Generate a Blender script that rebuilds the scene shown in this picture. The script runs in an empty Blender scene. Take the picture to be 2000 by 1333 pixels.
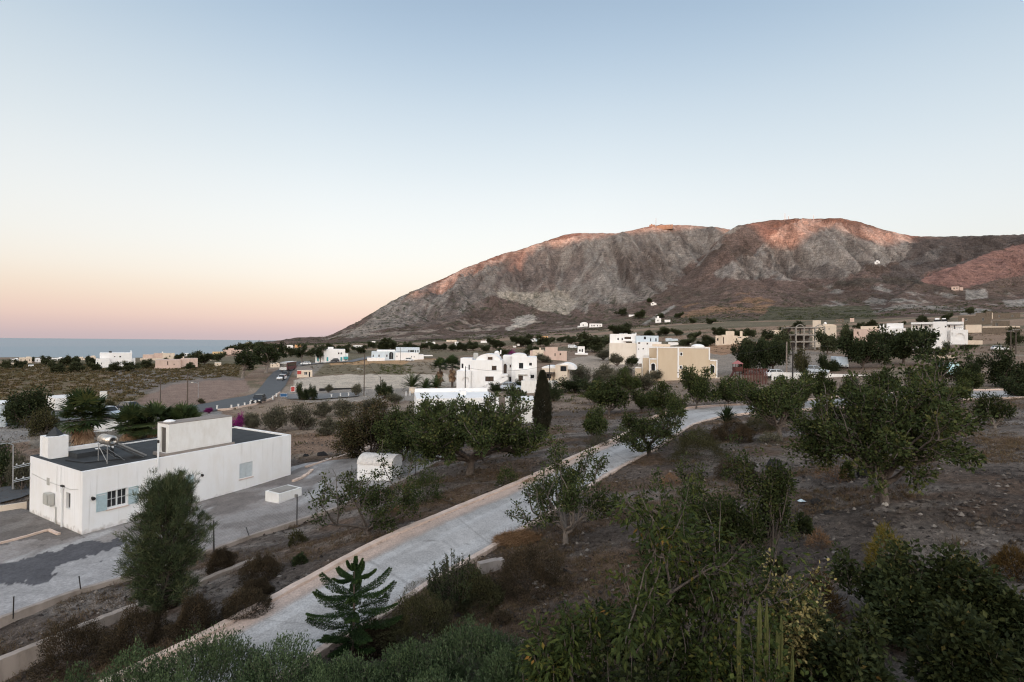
import bpy, math, random
import numpy as np
from mathutils import Vector, Matrix, geometry

scene = bpy.context.scene
COL = scene.collection
rad = math.radians

# ------------------------------------------------------------------ camera
FPX = 970.0                       # focal length in photograph pixels (2000 wide)
CZ = 12.0                         # eye height above datum
ROLL = rad(0.55)
PITCH = 2.5 / FPX
fwd = np.array([0.0, math.cos(PITCH), math.sin(PITCH)])
r0 = np.array([1.0, 0.0, 0.0]); u0 = np.cross(r0, fwd)
RGT = math.cos(ROLL) * r0 + math.sin(ROLL) * u0
UPV = -math.sin(ROLL) * r0 + math.cos(ROLL) * u0
cam_d = bpy.data.cameras.new("camera")
cam_d.sensor_width = 36.0
cam_d.lens = FPX / 2000.0 * 36.0
cam_d.clip_start = 0.1
cam_d.clip_end = 120000.0
cam = bpy.data.objects.new("camera", cam_d)
COL.objects.link(cam)
M = Matrix.Identity(4)
for i in range(3):
    M[i][0] = RGT[i]; M[i][1] = UPV[i]; M[i][2] = -fwd[i]
M[2][3] = CZ
cam.matrix_world = M
scene.camera = cam

# ------------------------------------------------------------------ light and exposure
SUN_EL = rad(3.0)
SUN_AZ = rad(203.0)               # clockwise from +Y, where the sun stands: behind the camera, to the left
sd = np.array([math.sin(SUN_AZ) * math.cos(SUN_EL), math.cos(SUN_AZ) * math.cos(SUN_EL), math.sin(SUN_EL)])
sun_l = bpy.data.lights.new("sun", 'SUN')
sun_l.energy = 8.5
sun_l.angle = rad(0.4)
sun_l.color = (1.0, 0.41, 0.23)
sun = bpy.data.objects.new("sun", sun_l)
COL.objects.link(sun)
sun.rotation_euler = Vector((-sd[0], -sd[1], -sd[2])).to_track_quat('-Z', 'Y').to_euler()

vs = scene.view_settings
vs.view_transform = 'Standard'
vs.look = 'None'
vs.exposure = 0.0
vs.gamma = 1.0

def lin(c):
    return tuple(((x / 255.0) / 12.92 if x / 255.0 <= 0.04045 else ((x / 255.0 + 0.055) / 1.055) ** 2.4) for x in c)

world = bpy.data.worlds.new("World")
scene.world = world
world.use_nodes = True
wn = world.node_tree.nodes; wl = world.node_tree.links
wn.clear()
w_out = wn.new('ShaderNodeOutputWorld')
w_bg = wn.new('ShaderNodeBackground')
w_tc = wn.new('ShaderNodeTexCoord')
w_sep = wn.new('ShaderNodeSeparateXYZ')
wl.new(w_tc.outputs['Generated'], w_sep.inputs[0])
w_ramp = wn.new('ShaderNodeValToRGB')
w_ramp.color_ramp.interpolation = 'B_SPLINE'
stops = [(0.000, (203, 187, 191)), (0.014, (212, 190, 192)), (0.040, (240, 209, 198)), (0.075, (248, 227, 208)),
         (0.115, (252, 243, 231)), (0.165, (249, 248, 243)), (0.235, (243, 246, 246)), (0.320, (227, 236, 241)),
         (0.420, (204, 219, 231)), (0.510, (178, 199, 219)), (0.600, (154, 177, 202)), (1.0, (146, 158, 174))]
cr = w_ramp.color_ramp
while len(cr.elements) > 1:
    cr.elements.remove(cr.elements[-1])
for i, (p, c) in enumerate(stops):
    e = cr.elements[0] if i == 0 else cr.elements.new(p)
    e.position = p
    e.color = lin(c) + (1.0,)
wl.new(w_sep.outputs['Z'], w_ramp.inputs[0])
# the sunset side of the sky, behind the camera, is several times brighter and warmer
w_back = wn.new('ShaderNodeMapRange')
w_back.inputs['From Min'].default_value = 0.25
w_back.inputs['From Max'].default_value = -0.9
w_back.interpolation_type = 'SMOOTHSTEP'
wl.new(w_sep.outputs['Y'], w_back.inputs['Value'])
w_gl = wn.new('ShaderNodeMix'); w_gl.data_type = 'RGBA'
w_gl.inputs['A'].default_value = (1, 1, 1, 1)
w_gl.inputs['B'].default_value = (5.3, 4.4, 3.65, 1)
wl.new(w_back.outputs['Result'], w_gl.inputs['Factor'])
w_mul = wn.new('ShaderNodeMix'); w_mul.data_type = 'RGBA'; w_mul.blend_type = 'MULTIPLY'
w_mul.inputs['Factor'].default_value = 1.0
wl.new(w_ramp.outputs['Color'], w_mul.inputs['A'])
wl.new(w_gl.outputs['Result'], w_mul.inputs['B'])
# the horizon to the left (over the sea) keeps more warmth, the right flank of the sky is cooler and darker
w_side = wn.new('ShaderNodeMapRange')
w_side.inputs['From Min'].default_value = 0.15
w_side.inputs['From Max'].default_value = 0.95
wl.new(w_sep.outputs['X'], w_side.inputs['Value'])
w_cool = wn.new('ShaderNodeMix'); w_cool.data_type = 'RGBA'
w_cool.inputs['A'].default_value = (1, 1, 1, 1)
w_cool.inputs['B'].default_value = (0.80, 0.84, 0.88, 1)
wl.new(w_side.outputs['Result'], w_cool.inputs['Factor'])
w_mul2 = wn.new('ShaderNodeMix'); w_mul2.data_type = 'RGBA'; w_mul2.blend_type = 'MULTIPLY'
w_mul2.inputs['Factor'].default_value = 1.0
wl.new(w_mul.outputs['Result'], w_mul2.inputs['A'])
wl.new(w_cool.outputs['Result'], w_mul2.inputs['B'])
w_left = wn.new('ShaderNodeMapRange')
w_left.inputs['From Min'].default_value = -0.35
w_left.inputs['From Max'].default_value = -0.85
wl.new(w_sep.outputs['X'], w_left.inputs['Value'])
w_dim = wn.new('ShaderNodeMix'); w_dim.data_type = 'RGBA'
w_dim.inputs['A'].default_value = (1, 1, 1, 1)
w_dim.inputs['B'].default_value = (0.90, 0.90, 0.90, 1)
wl.new(w_left.outputs['Result'], w_dim.inputs['Factor'])
w_mul3 = wn.new('ShaderNodeMix'); w_mul3.data_type = 'RGBA'; w_mul3.blend_type = 'MULTIPLY'
w_mul3.inputs['Factor'].default_value = 1.0
wl.new(w_mul2.outputs['Result'], w_mul3.inputs['A'])
wl.new(w_dim.outputs['Result'], w_mul3.inputs['B'])
wl.new(w_mul3.outputs['Result'], w_bg.inputs['Color'])
w_bg.inputs['Strength'].default_value = 1.0
w_sky = wn.new('ShaderNodeTexSky')
w_sky.sky_type = 'NISHITA'
w_sky.sun_disc = False
w_sky.sun_elevation = SUN_EL
w_sky.sun_rotation = SUN_AZ
w_bg2 = wn.new('ShaderNodeBackground')
w_bg2.inputs['Strength'].default_value = 0.02
wl.new(w_sky.outputs['Color'], w_bg2.inputs['Color'])
w_add = wn.new('ShaderNodeAddShader')
wl.new(w_bg.outputs[0], w_add.inputs[0]); wl.new(w_bg2.outputs[0], w_add.inputs[1])
wl.new(w_add.outputs[0], w_out.inputs['Surface'])
scene.cycles.use_denoising = True
scene.cycles.denoising_prefilter = 'FAST'
scene.cycles.filter_width = 1.2
scene.cycles.max_bounces = 6
scene.cycles.diffuse_bounces = 3
scene.cycles.transparent_max_bounces = 4

# ------------------------------------------------------------------ helpers: noise
def _hash(ix, iy, seed):
    h = (ix.astype(np.int64) * 374761393 + iy.astype(np.int64) * 668265263 + seed * 1442695041) & 0x7fffffff
    h = ((h ^ (h >> 13)) * 1274126177) & 0x7fffffff
    h = h ^ (h >> 16)
    return (h & 0xffff) / 65535.0

def vnoise(x, y, seed=0):
    x = np.asarray(x, float); y = np.asarray(y, float)
    ix = np.floor(x); iy = np.floor(y)
    fx = x - ix; fy = y - iy
    fx = fx * fx * (3 - 2 * fx); fy = fy * fy * (3 - 2 * fy)
    a = _hash(ix, iy, seed); b = _hash(ix + 1, iy, seed)
    c = _hash(ix, iy + 1, seed); d = _hash(ix + 1, iy + 1, seed)
    return (a + (b - a) * fx) * (1 - fy) + (c + (d - c) * fx) * fy

def fbm(x, y, seed=0, octv=4, gain=0.5):
    t = 0; amp = 1.0; s = 0
    for k in range(octv):
        t = t + amp * vnoise(x * 2 ** k + 17.3 * k, y * 2 ** k - 9.1 * k, seed + k)
        s += amp; amp *= gain
    return t / s

def ridged(x, y, seed=0, octv=4, gain=0.5):
    t = 0; amp = 1.0; s = 0
    for k in range(octv):
        n = vnoise(x * 2 ** k + 31.7 * k, y * 2 ** k + 5.2 * k, seed + k)
        t = t + amp * (1 - np.abs(2 * n - 1)); s += amp; amp *= gain
    return t / s

def smooth(a, b, x):
    t = np.clip((x - a) / (b - a), 0, 1)
    return t * t * (3 - 2 * t)

# ------------------------------------------------------------------ helpers: photograph pixel <-> world
def ray(x, y):
    d = fwd + (x - 1000.0) / FPX * RGT + (666.5 - y) / FPX * UPV
    return d / d[1]                       # depth 1 along +Y
def px(x, y, D):
    d = ray(x, y)
    return np.array([d[0] * D, D, CZ + d[2] * D])
def project(X, Y, Z):
    vx = X * RGT[0] + Y * RGT[1] + (Z - CZ) * RGT[2]
    vy = X * UPV[0] + Y * UPV[1] + (Z - CZ) * UPV[2]
    vz = X * fwd[0] + Y * fwd[1] + (Z - CZ) * fwd[2]
    vz = np.where(np.abs(vz) < 1e-6, 1e-6, vz)
    return 1000 + FPX * vx / vz, 666.5 - FPX * vy / vz

# ------------------------------------------------------------------ terrain
_cp = []
def cph(x, y, h):                         # ground seen at pixel (x,y) lies h metres from eye level
    d = ray(x, y); D = h / d[2]
    _cp.append((d[0] * D, D, CZ + h))
def cpd(x, y, D):
    _cp.append(tuple(px(x, y, D)))
for a in [(2000,1080,-5.5),(2000,850,-5.0),(2000,775,-4.9),(1730,985,-5.8),(1850,900,-5.3),(1500,1000,-6.6),(1500,880,-6.4),
          (1290,1160,-7.5),(1000,1333,-8.6),(1400,1333,-7.4),(1900,1333,-6.0),(700,1320,-9.3),(390,1255,-9.6),(600,1260,-9.2),(740,1065,-9.0),
          (950,1075,-8.6),(1090,990,-8.2),(1020,945,-8.4),(1215,855,-7.7),(1262,887,-7.5),(1325,801,-7.2),(1410,816,-7.0),(1400,794,-7.0),(1500,791,-6.6),(1675,774,-6.0),
          (1990,768,-5.2),(918,925,-8.9),(1058,848,-8.5),(620,1082,-9.8),(480,1130,-10.2),(250,1240,-10.5),(0,1340,-11.3),(200,1330,-10.7),
          (720,1010,-9.6),(640,1020,-10.3),(880,900,-9.7),(600,960,-10.95),(160,1050,-11.0),(66,1015,-11.05),(567,936,-10.9),(300,1110,-11.0),(100,1150,-11.05),
          (0,1080,-11.05),(0,870,-11.2),(100,800,-11.3),(400,800,-12.0),(300,750,-11.6),(0,715,-11.0),(200,718,-11.2),(450,715,-11.2),
          (430,795,-12.0),(505,785,-11.9),(560,740,-11.5),(570,720,-11.2),(590,712,-11.0),(620,757,-11.2),(560,860,-11.0),(680,800,-10.8),
          (800,775,-10.2),(720,720,-10.5),(1100,745,-8.5),(1100,830,-8.4),(1200,805,-8.0),(1450,747,-6.7),(1600,742,-5.6),(1760,746,-4.9),
          (1990,745,-4.4)]:
    cph(*a)
for a in [(960,758,97),(700,708,225),(850,705,225),(1320,742,102),(1200,708,178),(1060,700,170),(1430,675,200),(1590,684,148),(1840,692,134),
          (1990,690,150),(700,690,300),(900,685,310),(1100,672,330),(1300,660,330),(1500,648,330),(1700,640,330),(1950,634,300),
          (620,690,300),(560,693,320),(700,673,480),(900,668,480),(1100,656,480),(1300,638,480),(1500,628,480),(1700,622,480),(1950,614,480),
          (0,702,420),(200,702,420),(400,692,450),(500,680,560),(0,699,560),(250,698,560),(400,691,560),(600,672,560)]:
    cpd(*a)
_cp = np.array(_cp)
def _uv(X, Y):
    az = np.degrees(np.arctan2(X, Y)); r = np.hypot(X, Y)
    return np.clip(az, -49, 49) / 22.0, np.log(np.clip(r, 9.0, 620.0))
def _phi(d2):
    return np.where(d2 > 1e-12, 0.5 * d2 * np.log(np.maximum(d2, 1e-12)), 0.0)
_ca, _cb = _uv(_cp[:, 0], _cp[:, 1])
_n = len(_cp)
_K = _phi((_ca[:, None] - _ca[None]) ** 2 + (_cb[:, None] - _cb[None]) ** 2) + np.eye(_n) * 0.004
_A = np.zeros((_n + 3, _n + 3)); _A[:_n, :_n] = _K
_A[:_n, _n] = 1; _A[:_n, _n + 1] = _ca; _A[:_n, _n + 2] = _cb
_A[_n:, :_n] = _A[:_n, _n:].T
_w = np.linalg.solve(_A, np.concatenate([_cp[:, 2] - CZ, np.zeros(3)]))

def near_h(X, Y):
    X = np.atleast_1d(np.asarray(X, float)).ravel(); Y = np.atleast_1d(np.asarray(Y, float)).ravel()
    a, b = _uv(X, Y)
    out = np.empty(len(a))
    for i in range(0, len(a), 20000):
        s = slice(i, i + 20000)
        d2 = (a[s, None] - _ca[None]) ** 2 + (b[s, None] - _cb[None]) ** 2
        out[s] = _phi(d2) @ _w[:_n] + _w[_n] + _w[_n + 1] * a[s] + _w[_n + 2] * b[s]
    return CZ + out

# mountain silhouettes in the photograph: main ridge A, nearer massif B, red spur C
def _interp(tab):
    t = np.array(tab, float)
    return lambda x: np.interp(x, t[:, 0], t[:, 1])
SILA = _interp([(-400,760),(0,757),(300,740),(400,712),(440,690),(470,677),(500,672),(530,667),(560,663),(600,659),(640,657),(660,648),(700,627),(740,603),(780,580),(820,562),(860,546),(900,527),(950,507),
                (985,494),(1010,489),(1060,472),(1100,459),(1130,455),(1200,456),(1240,448),(1285,439),(1340,440),(1400,444),(1440,452),(1500,470),(1600,500),(2500,600)])
DA = _interp([(-400,1000),(300,900),(500,760),(640,900),(800,1150),(1000,1450),(1300,1650),(1600,1750),(2500,1750)])
SILB = _interp([(-400,820),(1060,720),(1160,645),(1210,615),(1270,584),(1340,540),(1385,490),(1410,458),(1440,440),(1500,430),(1560,427),(1640,427),(1680,434),
                (1730,450),(1780,461),(1830,462),(1900,461),(2000,458),(2200,470),(2600,560)])
DB = _interp([(1100,600),(1200,900),(1300,1150),(1400,1350),(1550,1500),(2000,1600)])
SILC = _interp([(-400,820),(1600,720),(1690,645),(1740,585),(1790,548),(1850,520),(1910,500),(1960,484),(2000,476),(2200,455),(2600,520)])
DCc = _interp([(1700,620),(1800,820),(2000,1050),(2600,1200)])
D0 = 480.0
def eslope(x, y):
    d = ray(x, y); return d[2]

def _massif(X, Y, xp, sil, Dr, prof, e0, seed, amp):
    D = np.maximum(Y, 1.0)
    es = (666.5 - sil(xp)) / FPX + PITCH + (xp - 1000) / FPX * math.sin(ROLL)
    dr = Dr(xp)
    t = (D - D0) / (dr - D0)
    # gullies run down the slope: displace the face in depth
    n1 = ridged(X / 150.0 + 0.4 * vnoise(X / 300, D / 300, seed + 9), t * 1.3, seed, 5, 0.55) - 0.62
    n2 = fbm(X / 26.0, D / 60.0, seed + 20, 3) - 0.5
    env = smooth(0.12, 0.45, t) * (1 - smooth(0.90, 1.0, t))
    n3 = ridged(X / 48.0 + 0.7 * vnoise(X / 80, D / 90, seed + 5), t * 4.0, seed + 40, 4, 0.6) - 0.6
    tt = t + env * (amp * n1 + 0.13 * n3 + 0.07 * n2)
    g = np.interp(tt, prof[0], prof[1])
    e = e0 + (es - e0) * g
    h = e * D
    back = np.maximum(D - dr, 0)
    h = np.where(D > dr, es * dr - back * 0.28 + es * 0, h)
    return h

PROF_A = ([-0.2,0,0.25,0.45,0.6,0.75,0.88,1.0,1.2],[0,0,0.10,0.24,0.40,0.62,0.83,1.0,1.0])
PROF_B = ([-0.2,0,0.3,0.5,0.64,0.72,0.85,1.0,1.2],[0,0,0.14,0.30,0.43,0.55,0.80,1.0,1.0])
def far_h(X, Y):
    X = np.atleast_1d(np.asarray(X, float)).ravel(); Y = np.atleast_1d(np.asarray(Y, float)).ravel()
    Yc = np.maximum(Y, 1.0)
    xp = 1000 + FPX * X / Yc
    hb = near_h(X * D0 / np.maximum(Yc, D0), np.minimum(Yc, D0)) - CZ
    e0 = hb / D0
    hA = _massif(X, Yc, xp, SILA, DA, PROF_A, e0, 3, 0.34)
    hB = _massif(X, Yc, xp, SILB, DB, PROF_B, e0, 11, 0.36)
    hC = _massif(X, Yc, xp, SILC, DCc, PROF_A, e0, 23, 0.10)
    k = 4.0 + 26.0 * smooth(520, 1000, Yc)
    def smax(p, q):
        return np.maximum(p, q) + np.maximum(k - np.abs(p - q), 0) ** 2 / (4 * k) * smooth(500, 700, Yc)
    h = smax(smax(hA, hB), hC)
    # the coast to the left drops to the sea
    return CZ + h

def H(X, Y):
    X = np.atleast_1d(np.asarray(X, float)).ravel(); Y = np.atleast_1d(np.asarray(Y, float)).ravel()
    r = np.hypot(X, Y)
    out = near_h(X, Y)
    m = (Y > 440) & (np.abs(X) < 1.6 * Y)
    if m.any():
        f = far_h(X[m], Y[m])
        w = smooth(440, 520, Y[m])
        out[m] = out[m] * (1 - w) + f * w
    return out
def Hs(x, y):
    return float(H(np.array([x]), np.array([y]))[0])

_Ds = np.exp(np.linspace(math.log(6.0), math.log(2500.0), 900))
def gp(x, y):
    """point of the terrain seen at photograph pixel (x, y)"""
    d = ray(x, y)
    z = CZ + d[2] * _Ds
    g = H(d[0] * _Ds, _Ds)
    below = np.where(z < g)[0]
    k = below[0] if len(below) else len(_Ds) - 1
    k = max(k, 1)
    a, b = _Ds[k - 1], _Ds[k]
    for _ in range(12):
        m = 0.5 * (a + b)
        if CZ + d[2] * m < Hs(d[0] * m, m): b = m
        else: a = m
    D = 0.5 * (a + b)
    return np.array([d[0] * D, D, Hs(d[0] * D, D)])
def gd(x, D, ypix=700):
    """point of the terrain at pixel column x and depth D"""
    X = (x - 1000.0) / FPX * D
    return np.array([X, D, Hs(X, D)])

def inpoly(x, y, poly):
    c = np.zeros(x.shape, bool)
    n = len(poly); j = n - 1
    for i in range(n):
        xi, yi = poly[i]; xj, yj = poly[j]
        if yi != yj:
            c ^= ((yi > y) != (yj > y)) & (x < (xj - xi) * (y - yi) / (yj - yi) + xi)
        j = i
    return c

# ------------------------------------------------------------------ helpers: meshes and tags
class MB:
    def __init__(s):
        s.v = []; s.f = []; s.n = 0; s.a = []
    def add(s, verts, faces, a=0.5):
        verts = np.asarray(verts, float).reshape(-1, 3)
        if isinstance(faces, np.ndarray):
            s.f.append(faces + s.n)
        else:
            for f in faces:
                s.f.append(np.asarray([f], int) + s.n)
        s.v.append(verts)
        s.a.append(np.full(len(verts), a) if np.isscalar(a) else np.asarray(a, float))
        s.n += len(verts)
        return s
    def box(s, x0, x1, y0, y1, z0, z1, a=0.5):
        v = [(x, y, z) for z in (z0, z1) for y in (y0, y1) for x in (x0, x1)]
        f = np.array([(0,2,3,1),(4,5,7,6),(0,1,5,4),(1,3,7,5),(3,2,6,7),(2,0,4,6)])
        return s.add(v, f, a)
    def prism(s, poly, z0, z1, a=0.5):       # poly in x,y
        n = len(poly)
        v = [(p[0], p[1], z0) for p in poly] + [(p[0], p[1], z1) for p in poly]
        f = [tuple(range(n))[::-1], tuple(range(n, 2 * n))] + [(i, (i + 1) % n, n + (i + 1) % n, n + i) for i in range(n)]
        return s.add(v, f, a)
    def extr_x(s, poly, x0, x1, a=0.5):      # poly in y,z extruded along x
        n = len(poly)
        v = [(x0, p[0], p[1]) for p in poly] + [(x1, p[0], p[1]) for p in poly]
        f = [tuple(range(n)), tuple(range(n, 2 * n))[::-1]] + [(i, n + i, n + (i + 1) % n, (i + 1) % n) for i in range(n)]
        return s.add(v, f, a)
    def extr_y(s, poly, y0, y1, a=0.5):      # poly in x,z extruded along y
        n = len(poly)
        v = [(p[0], y0, p[1]) for p in poly] + [(p[0], y1, p[1]) for p in poly]
        f = [tuple(range(n)), tuple(range(n, 2 * n))[::-1]] + [(i, n + i, n + (i + 1) % n, (i + 1) % n) for i in range(n)]
        return s.add(v, f, a)
    def tube(s, pts, radii, n=6, a=0.5, cap=True):
        pts = np.asarray(pts, float); m = len(pts)
        radii = np.full(m, radii) if np.isscalar(radii) else np.asarray(radii, float)
        t = np.gradient(pts, axis=0)
        t /= np.maximum(np.linalg.norm(t, axis=1, keepdims=True), 1e-9)
        up = np.array([0.0, 0, 1]) if abs(t[0][2]) < 0.9 else np.array([1.0, 0, 0])
        s1 = np.cross(t, up); s1 /= np.maximum(np.linalg.norm(s1, axis=1, keepdims=True), 1e-9)
        s2 = np.cross(t, s1)
        ang = np.arange(n) * 2 * math.pi / n
        ring = (np.cos(ang)[None, :, None] * s1[:, None] + np.sin(ang)[None, :, None] * s2[:, None]) * radii[:, None, None] + pts[:, None]
        i = np.arange(m - 1)[:, None] * n; j = np.arange(n)[None]
        k = (np.arange(n)[None] + 1) % n
        f = np.stack([i + j, i + k, i + n + k, i + n + j], -1).reshape(-1, 4)
        s.add(ring.reshape(-1, 3), f, a)
        if cap:
            base = s.n - m * n
            s.f.append(np.array([list(range(n))]) + base)
            s.f.append(np.array([list(range(n))[::-1]]) + base + (m - 1) * n)
        return s
    def rod(s, p, q, r, n=6, a=0.5):
        return s.tube([p, q], r, n, a)
    def lathe(s, prof, c=(0, 0, 0), n=16, a=0.5):   # prof of (r, z)
        m = len(prof)
        ang = np.arange(n) * 2 * math.pi / n
        v = np.array([[(c[0] + r * math.cos(t), c[1] + r * math.sin(t), c[2] + z) for t in ang] for r, z in prof]).reshape(-1, 3)
        i = np.arange(m - 1)[:, None] * n; j = np.arange(n)[None]; k = (j + 1) % n
        f = np.stack([i + j, i + k, i + n + k, i + n + j], -1).reshape(-1, 4)
        s.add(v, f, a)
        base = s.n - m * n
        s.f.append(np.array([list(range(n))[::-1]]) + base)
        s.f.append(np.array([list(range(n))]) + base + (m - 1) * n)
        return s
    def leaves(s, pos, axis, nrm, L, W, a=None, fold=0.15):
        n = len(pos)
        L = np.broadcast_to(np.asarray(L, float), (n,))[:, None]; W = np.broadcast_to(np.asarray(W, float), (n,))[:, None]
        side = np.cross(axis, nrm); side /= np.maximum(np.linalg.norm(side, axis=1, keepdims=True), 1e-9)
        nn = np.cross(side, axis)
        mid = pos + axis * L * 0.45 + nn * W * fold
        v = np.stack([pos, mid + side * W * 0.5, pos + axis * L, mid - side * W * 0.5], 1).reshape(-1, 3)
        f = np.arange(4 * n).reshape(-1, 4)
        if a is None: a = np.random.default_rng(n).random(n)
        return s.add(v, f, np.repeat(a, 4))
    def join(s, o, M4=None):
        for v, a in zip(o.v, o.a):
            pass
        V = np.concatenate(o.v); A = np.concatenate(o.a)
        if M4 is not None:
            V = V @ np.asarray(M4)[:3, :3].T + np.asarray(M4)[:3, 3]
        for f in o.f: s.f.append(f + s.n)
        s.v.append(V); s.a.append(A); s.n += len(V)
        return s
    def build(s, name, mat, parent=None, loc=None, smooth=False, rz=0.0):
        me = bpy.data.meshes.new(name)
        V = np.concatenate(s.v)
        lt = np.concatenate([np.full(len(f), f.shape[1]) for f in s.f])
        li = np.concatenate([f.ravel() for f in s.f])
        me.vertices.add(len(V)); me.vertices.foreach_set('co', V.ravel())
        me.loops.add(len(li)); me.loops.foreach_set('vertex_index', li.astype(np.int32))
        me.polygons.add(len(lt))
        ls = np.concatenate([[0], np.cumsum(lt)[:-1]])
        me.polygons.foreach_set('loop_start', ls.astype(np.int32))
        me.polygons.foreach_set('loop_total', lt.astype(np.int32))
        me.polygons.foreach_set('use_smooth', np.full(len(lt), bool(smooth)))
        at = me.attributes.new('v', 'FLOAT', 'POINT'); at.data.foreach_set('value', np.concatenate(s.a))
        me.update(calc_edges=True)
        me.validate()
        me.materials.append(mat)
        o = bpy.data.objects.new(name, me)
        COL.objects.link(o)
        if loc is not None: o.location = tuple(loc)
        if rz: o.rotation_euler = (0, 0, rz)
        if parent is not None: o.parent = parent
        return o

def tag(o, label=None, cat=None, group=None, kind=None):
    if label: o['label'] = label
    if cat: o['category'] = cat
    if group: o['group'] = group
    if kind: o['kind'] = kind
    return o
def empty(name, loc, label=None, cat=None, group=None, rz=0.0):
    o = bpy.data.objects.new(name, None); COL.objects.link(o)
    o.empty_display_size = 0.2
    o.location = tuple(loc); o.rotation_euler = (0, 0, rz)
    return tag(o, label, cat, group)
def dup(root, loc, rz=0.0, scale=(1, 1, 1), label=None, group=None, cat=None):
    c = root.copy(); COL.objects.link(c)
    c.location = tuple(loc); c.rotation_euler = (0, 0, rz); c.scale = scale
    if label: c['label'] = label
    if group: c['group'] = group
    if cat: c['category'] = cat
    for ch in list(root.children):
        k = ch.copy(); COL.objects.link(k); k.parent = c
        for g in list(ch.children):
            q = g.copy(); COL.objects.link(q); q.parent = k
    return c
def unit(v):
    v = np.asarray(v, float); return v / max(np.linalg.norm(v), 1e-9)

# ------------------------------------------------------------------ materials
def new_mat(name):
    m = bpy.data.materials.new(name); m.use_nodes = True
    nt = m.node_tree; b = nt.nodes['Principled BSDF']
    return m, nt, b
def simple(name, col, rough=0.8, metal=0.0, noise=0.0, nscale=4.0, bump=0.0, spec=0.3):
    m, nt, b = new_mat(name)
    b.inputs['Roughness'].default_value = rough
    b.inputs['Metallic'].default_value = metal
    b.inputs['Specular IOR Level'].default_value = spec
    b.inputs['Base Color'].default_value = tuple(col) + (1,)
    if noise or bump:
        tc = nt.nodes.new('ShaderNodeTexCoord')
        nz = nt.nodes.new('ShaderNodeTexNoise'); nz.inputs['Scale'].default_value = nscale
        nz.inputs['Detail'].default_value = 6; nz.inputs['Roughness'].default_value = 0.65
        nt.links.new(tc.outputs['Object'], nz.inputs['Vector'])
        if noise:
            rp = nt.nodes.new('ShaderNodeValToRGB')
            rp.color_ramp.elements[0].position = 0.3; rp.color_ramp.elements[1].position = 0.7
            rp.color_ramp.elements[0].color = tuple(c * (1 - noise) for c in col) + (1,)
            rp.color_ramp.elements[1].color = tuple(min(1, c * (1 + noise * 0.5)) for c in col) + (1,)
            nt.links.new(nz.outputs['Fac'], rp.inputs[0]); nt.links.new(rp.outputs[0], b.inputs['Base Color'])
        if bump:
            bp = nt.nodes.new('ShaderNodeBump'); bp.inputs['Strength'].default_value = bump
            bp.inputs['Distance'].default_value = 0.03
            nt.links.new(nz.outputs['Fac'], bp.inputs['Height']); nt.links.new(bp.outputs[0], b.inputs['Normal'])
    return m
def leafmat(name, cols, rough=0.75, spec=0.08, transl=0.0):
    """colour varies from leaf to leaf through the mesh attribute v"""
    m, nt, b = new_mat(name)
    at = nt.nodes.new('ShaderNodeAttribute'); at.attribute_name = 'v'
    rp = nt.nodes.new('ShaderNodeValToRGB')
    while len(rp.color_ramp.elements) > 1: rp.color_ramp.elements.remove(rp.color_ramp.elements[-1])
    for i, (p, c) in enumerate(cols):
        e = rp.color_ramp.elements[0] if i == 0 else rp.color_ramp.elements.new(p)
        e.position = p; e.color = tuple(c) + (1,)
    oi = nt.nodes.new('ShaderNodeObjectInfo')
    hs = nt.nodes.new('ShaderNodeHueSaturation')
    mr = nt.nodes.new('ShaderNodeMapRange'); mr.inputs['To Min'].default_value = 0.8; mr.inputs['To Max'].default_value = 1.2
    nt.links.new(oi.outputs['Random'], mr.inputs['Value']); nt.links.new(mr.outputs[0], hs.inputs['Value'])
    nt.links.new(at.outputs['Fac'], rp.inputs[0]); nt.links.new(rp.outputs[0], hs.inputs['Color'])
    nt.links.new(hs.outputs[0], b.inputs['Base Color'])
    b.inputs['Roughness'].default_value = rough
    b.inputs['Specular IOR Level'].default_value = spec
    return m

def zone_mat(name, fine=((3.0, 0.5), (40.0, 0.35)), bump=0.5, bdist=0.05, rough=0.95, coord='Object'):
    """base colour from the ground-type attribute 'col', broken up by noise of real size"""
    m, nt, b = new_mat(name)
    b.inputs['Roughness'].default_value = rough
    b.inputs['Specular IOR Level'].default_value = 0.1
    at = nt.nodes.new('ShaderNodeAttribute'); at.attribute_name = 'col'
    tc = nt.nodes.new('ShaderNodeTexCoord')
    prev = at.outputs['Color']; hts = []
    for sc, am in fine:
        nz = nt.nodes.new('ShaderNodeTexNoise'); nz.inputs['Scale'].default_value = sc
        nz.inputs['Detail'].default_value = 5; nz.inputs['Roughness'].default_value = 0.7
        nt.links.new(tc.outputs[coord], nz.inputs['Vector'])
        mr = nt.nodes.new('ShaderNodeMapRange')
        mr.inputs['From Min'].default_value = 0.3; mr.inputs['From Max'].default_value = 0.7
        mr.inputs['To Min'].default_value = 1 - am; mr.inputs['To Max'].default_value = 1 + am
        nt.links.new(nz.outputs['Fac'], mr.inputs['Value'])
        mx = nt.nodes.new('ShaderNodeMix'); mx.data_type = 'RGBA'; mx.blend_type = 'MULTIPLY'
        mx.inputs['Factor'].default_value = 1
        nt.links.new(prev, mx.inputs['A']); nt.links.new(mr.outputs[0], mx.inputs['B'])
        prev = mx.outputs['Result']; hts.append(nz.outputs['Fac'])
    nt.links.new(prev, b.inputs['Base Color'])
    bp = nt.nodes.new('ShaderNodeBump'); bp.inputs['Strength'].default_value = bump; bp.inputs['Distance'].default_value = bdist
    nt.links.new(hts[-1], bp.inputs['Height']); nt.links.new(bp.outputs[0], b.inputs['Normal'])
    return m

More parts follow.
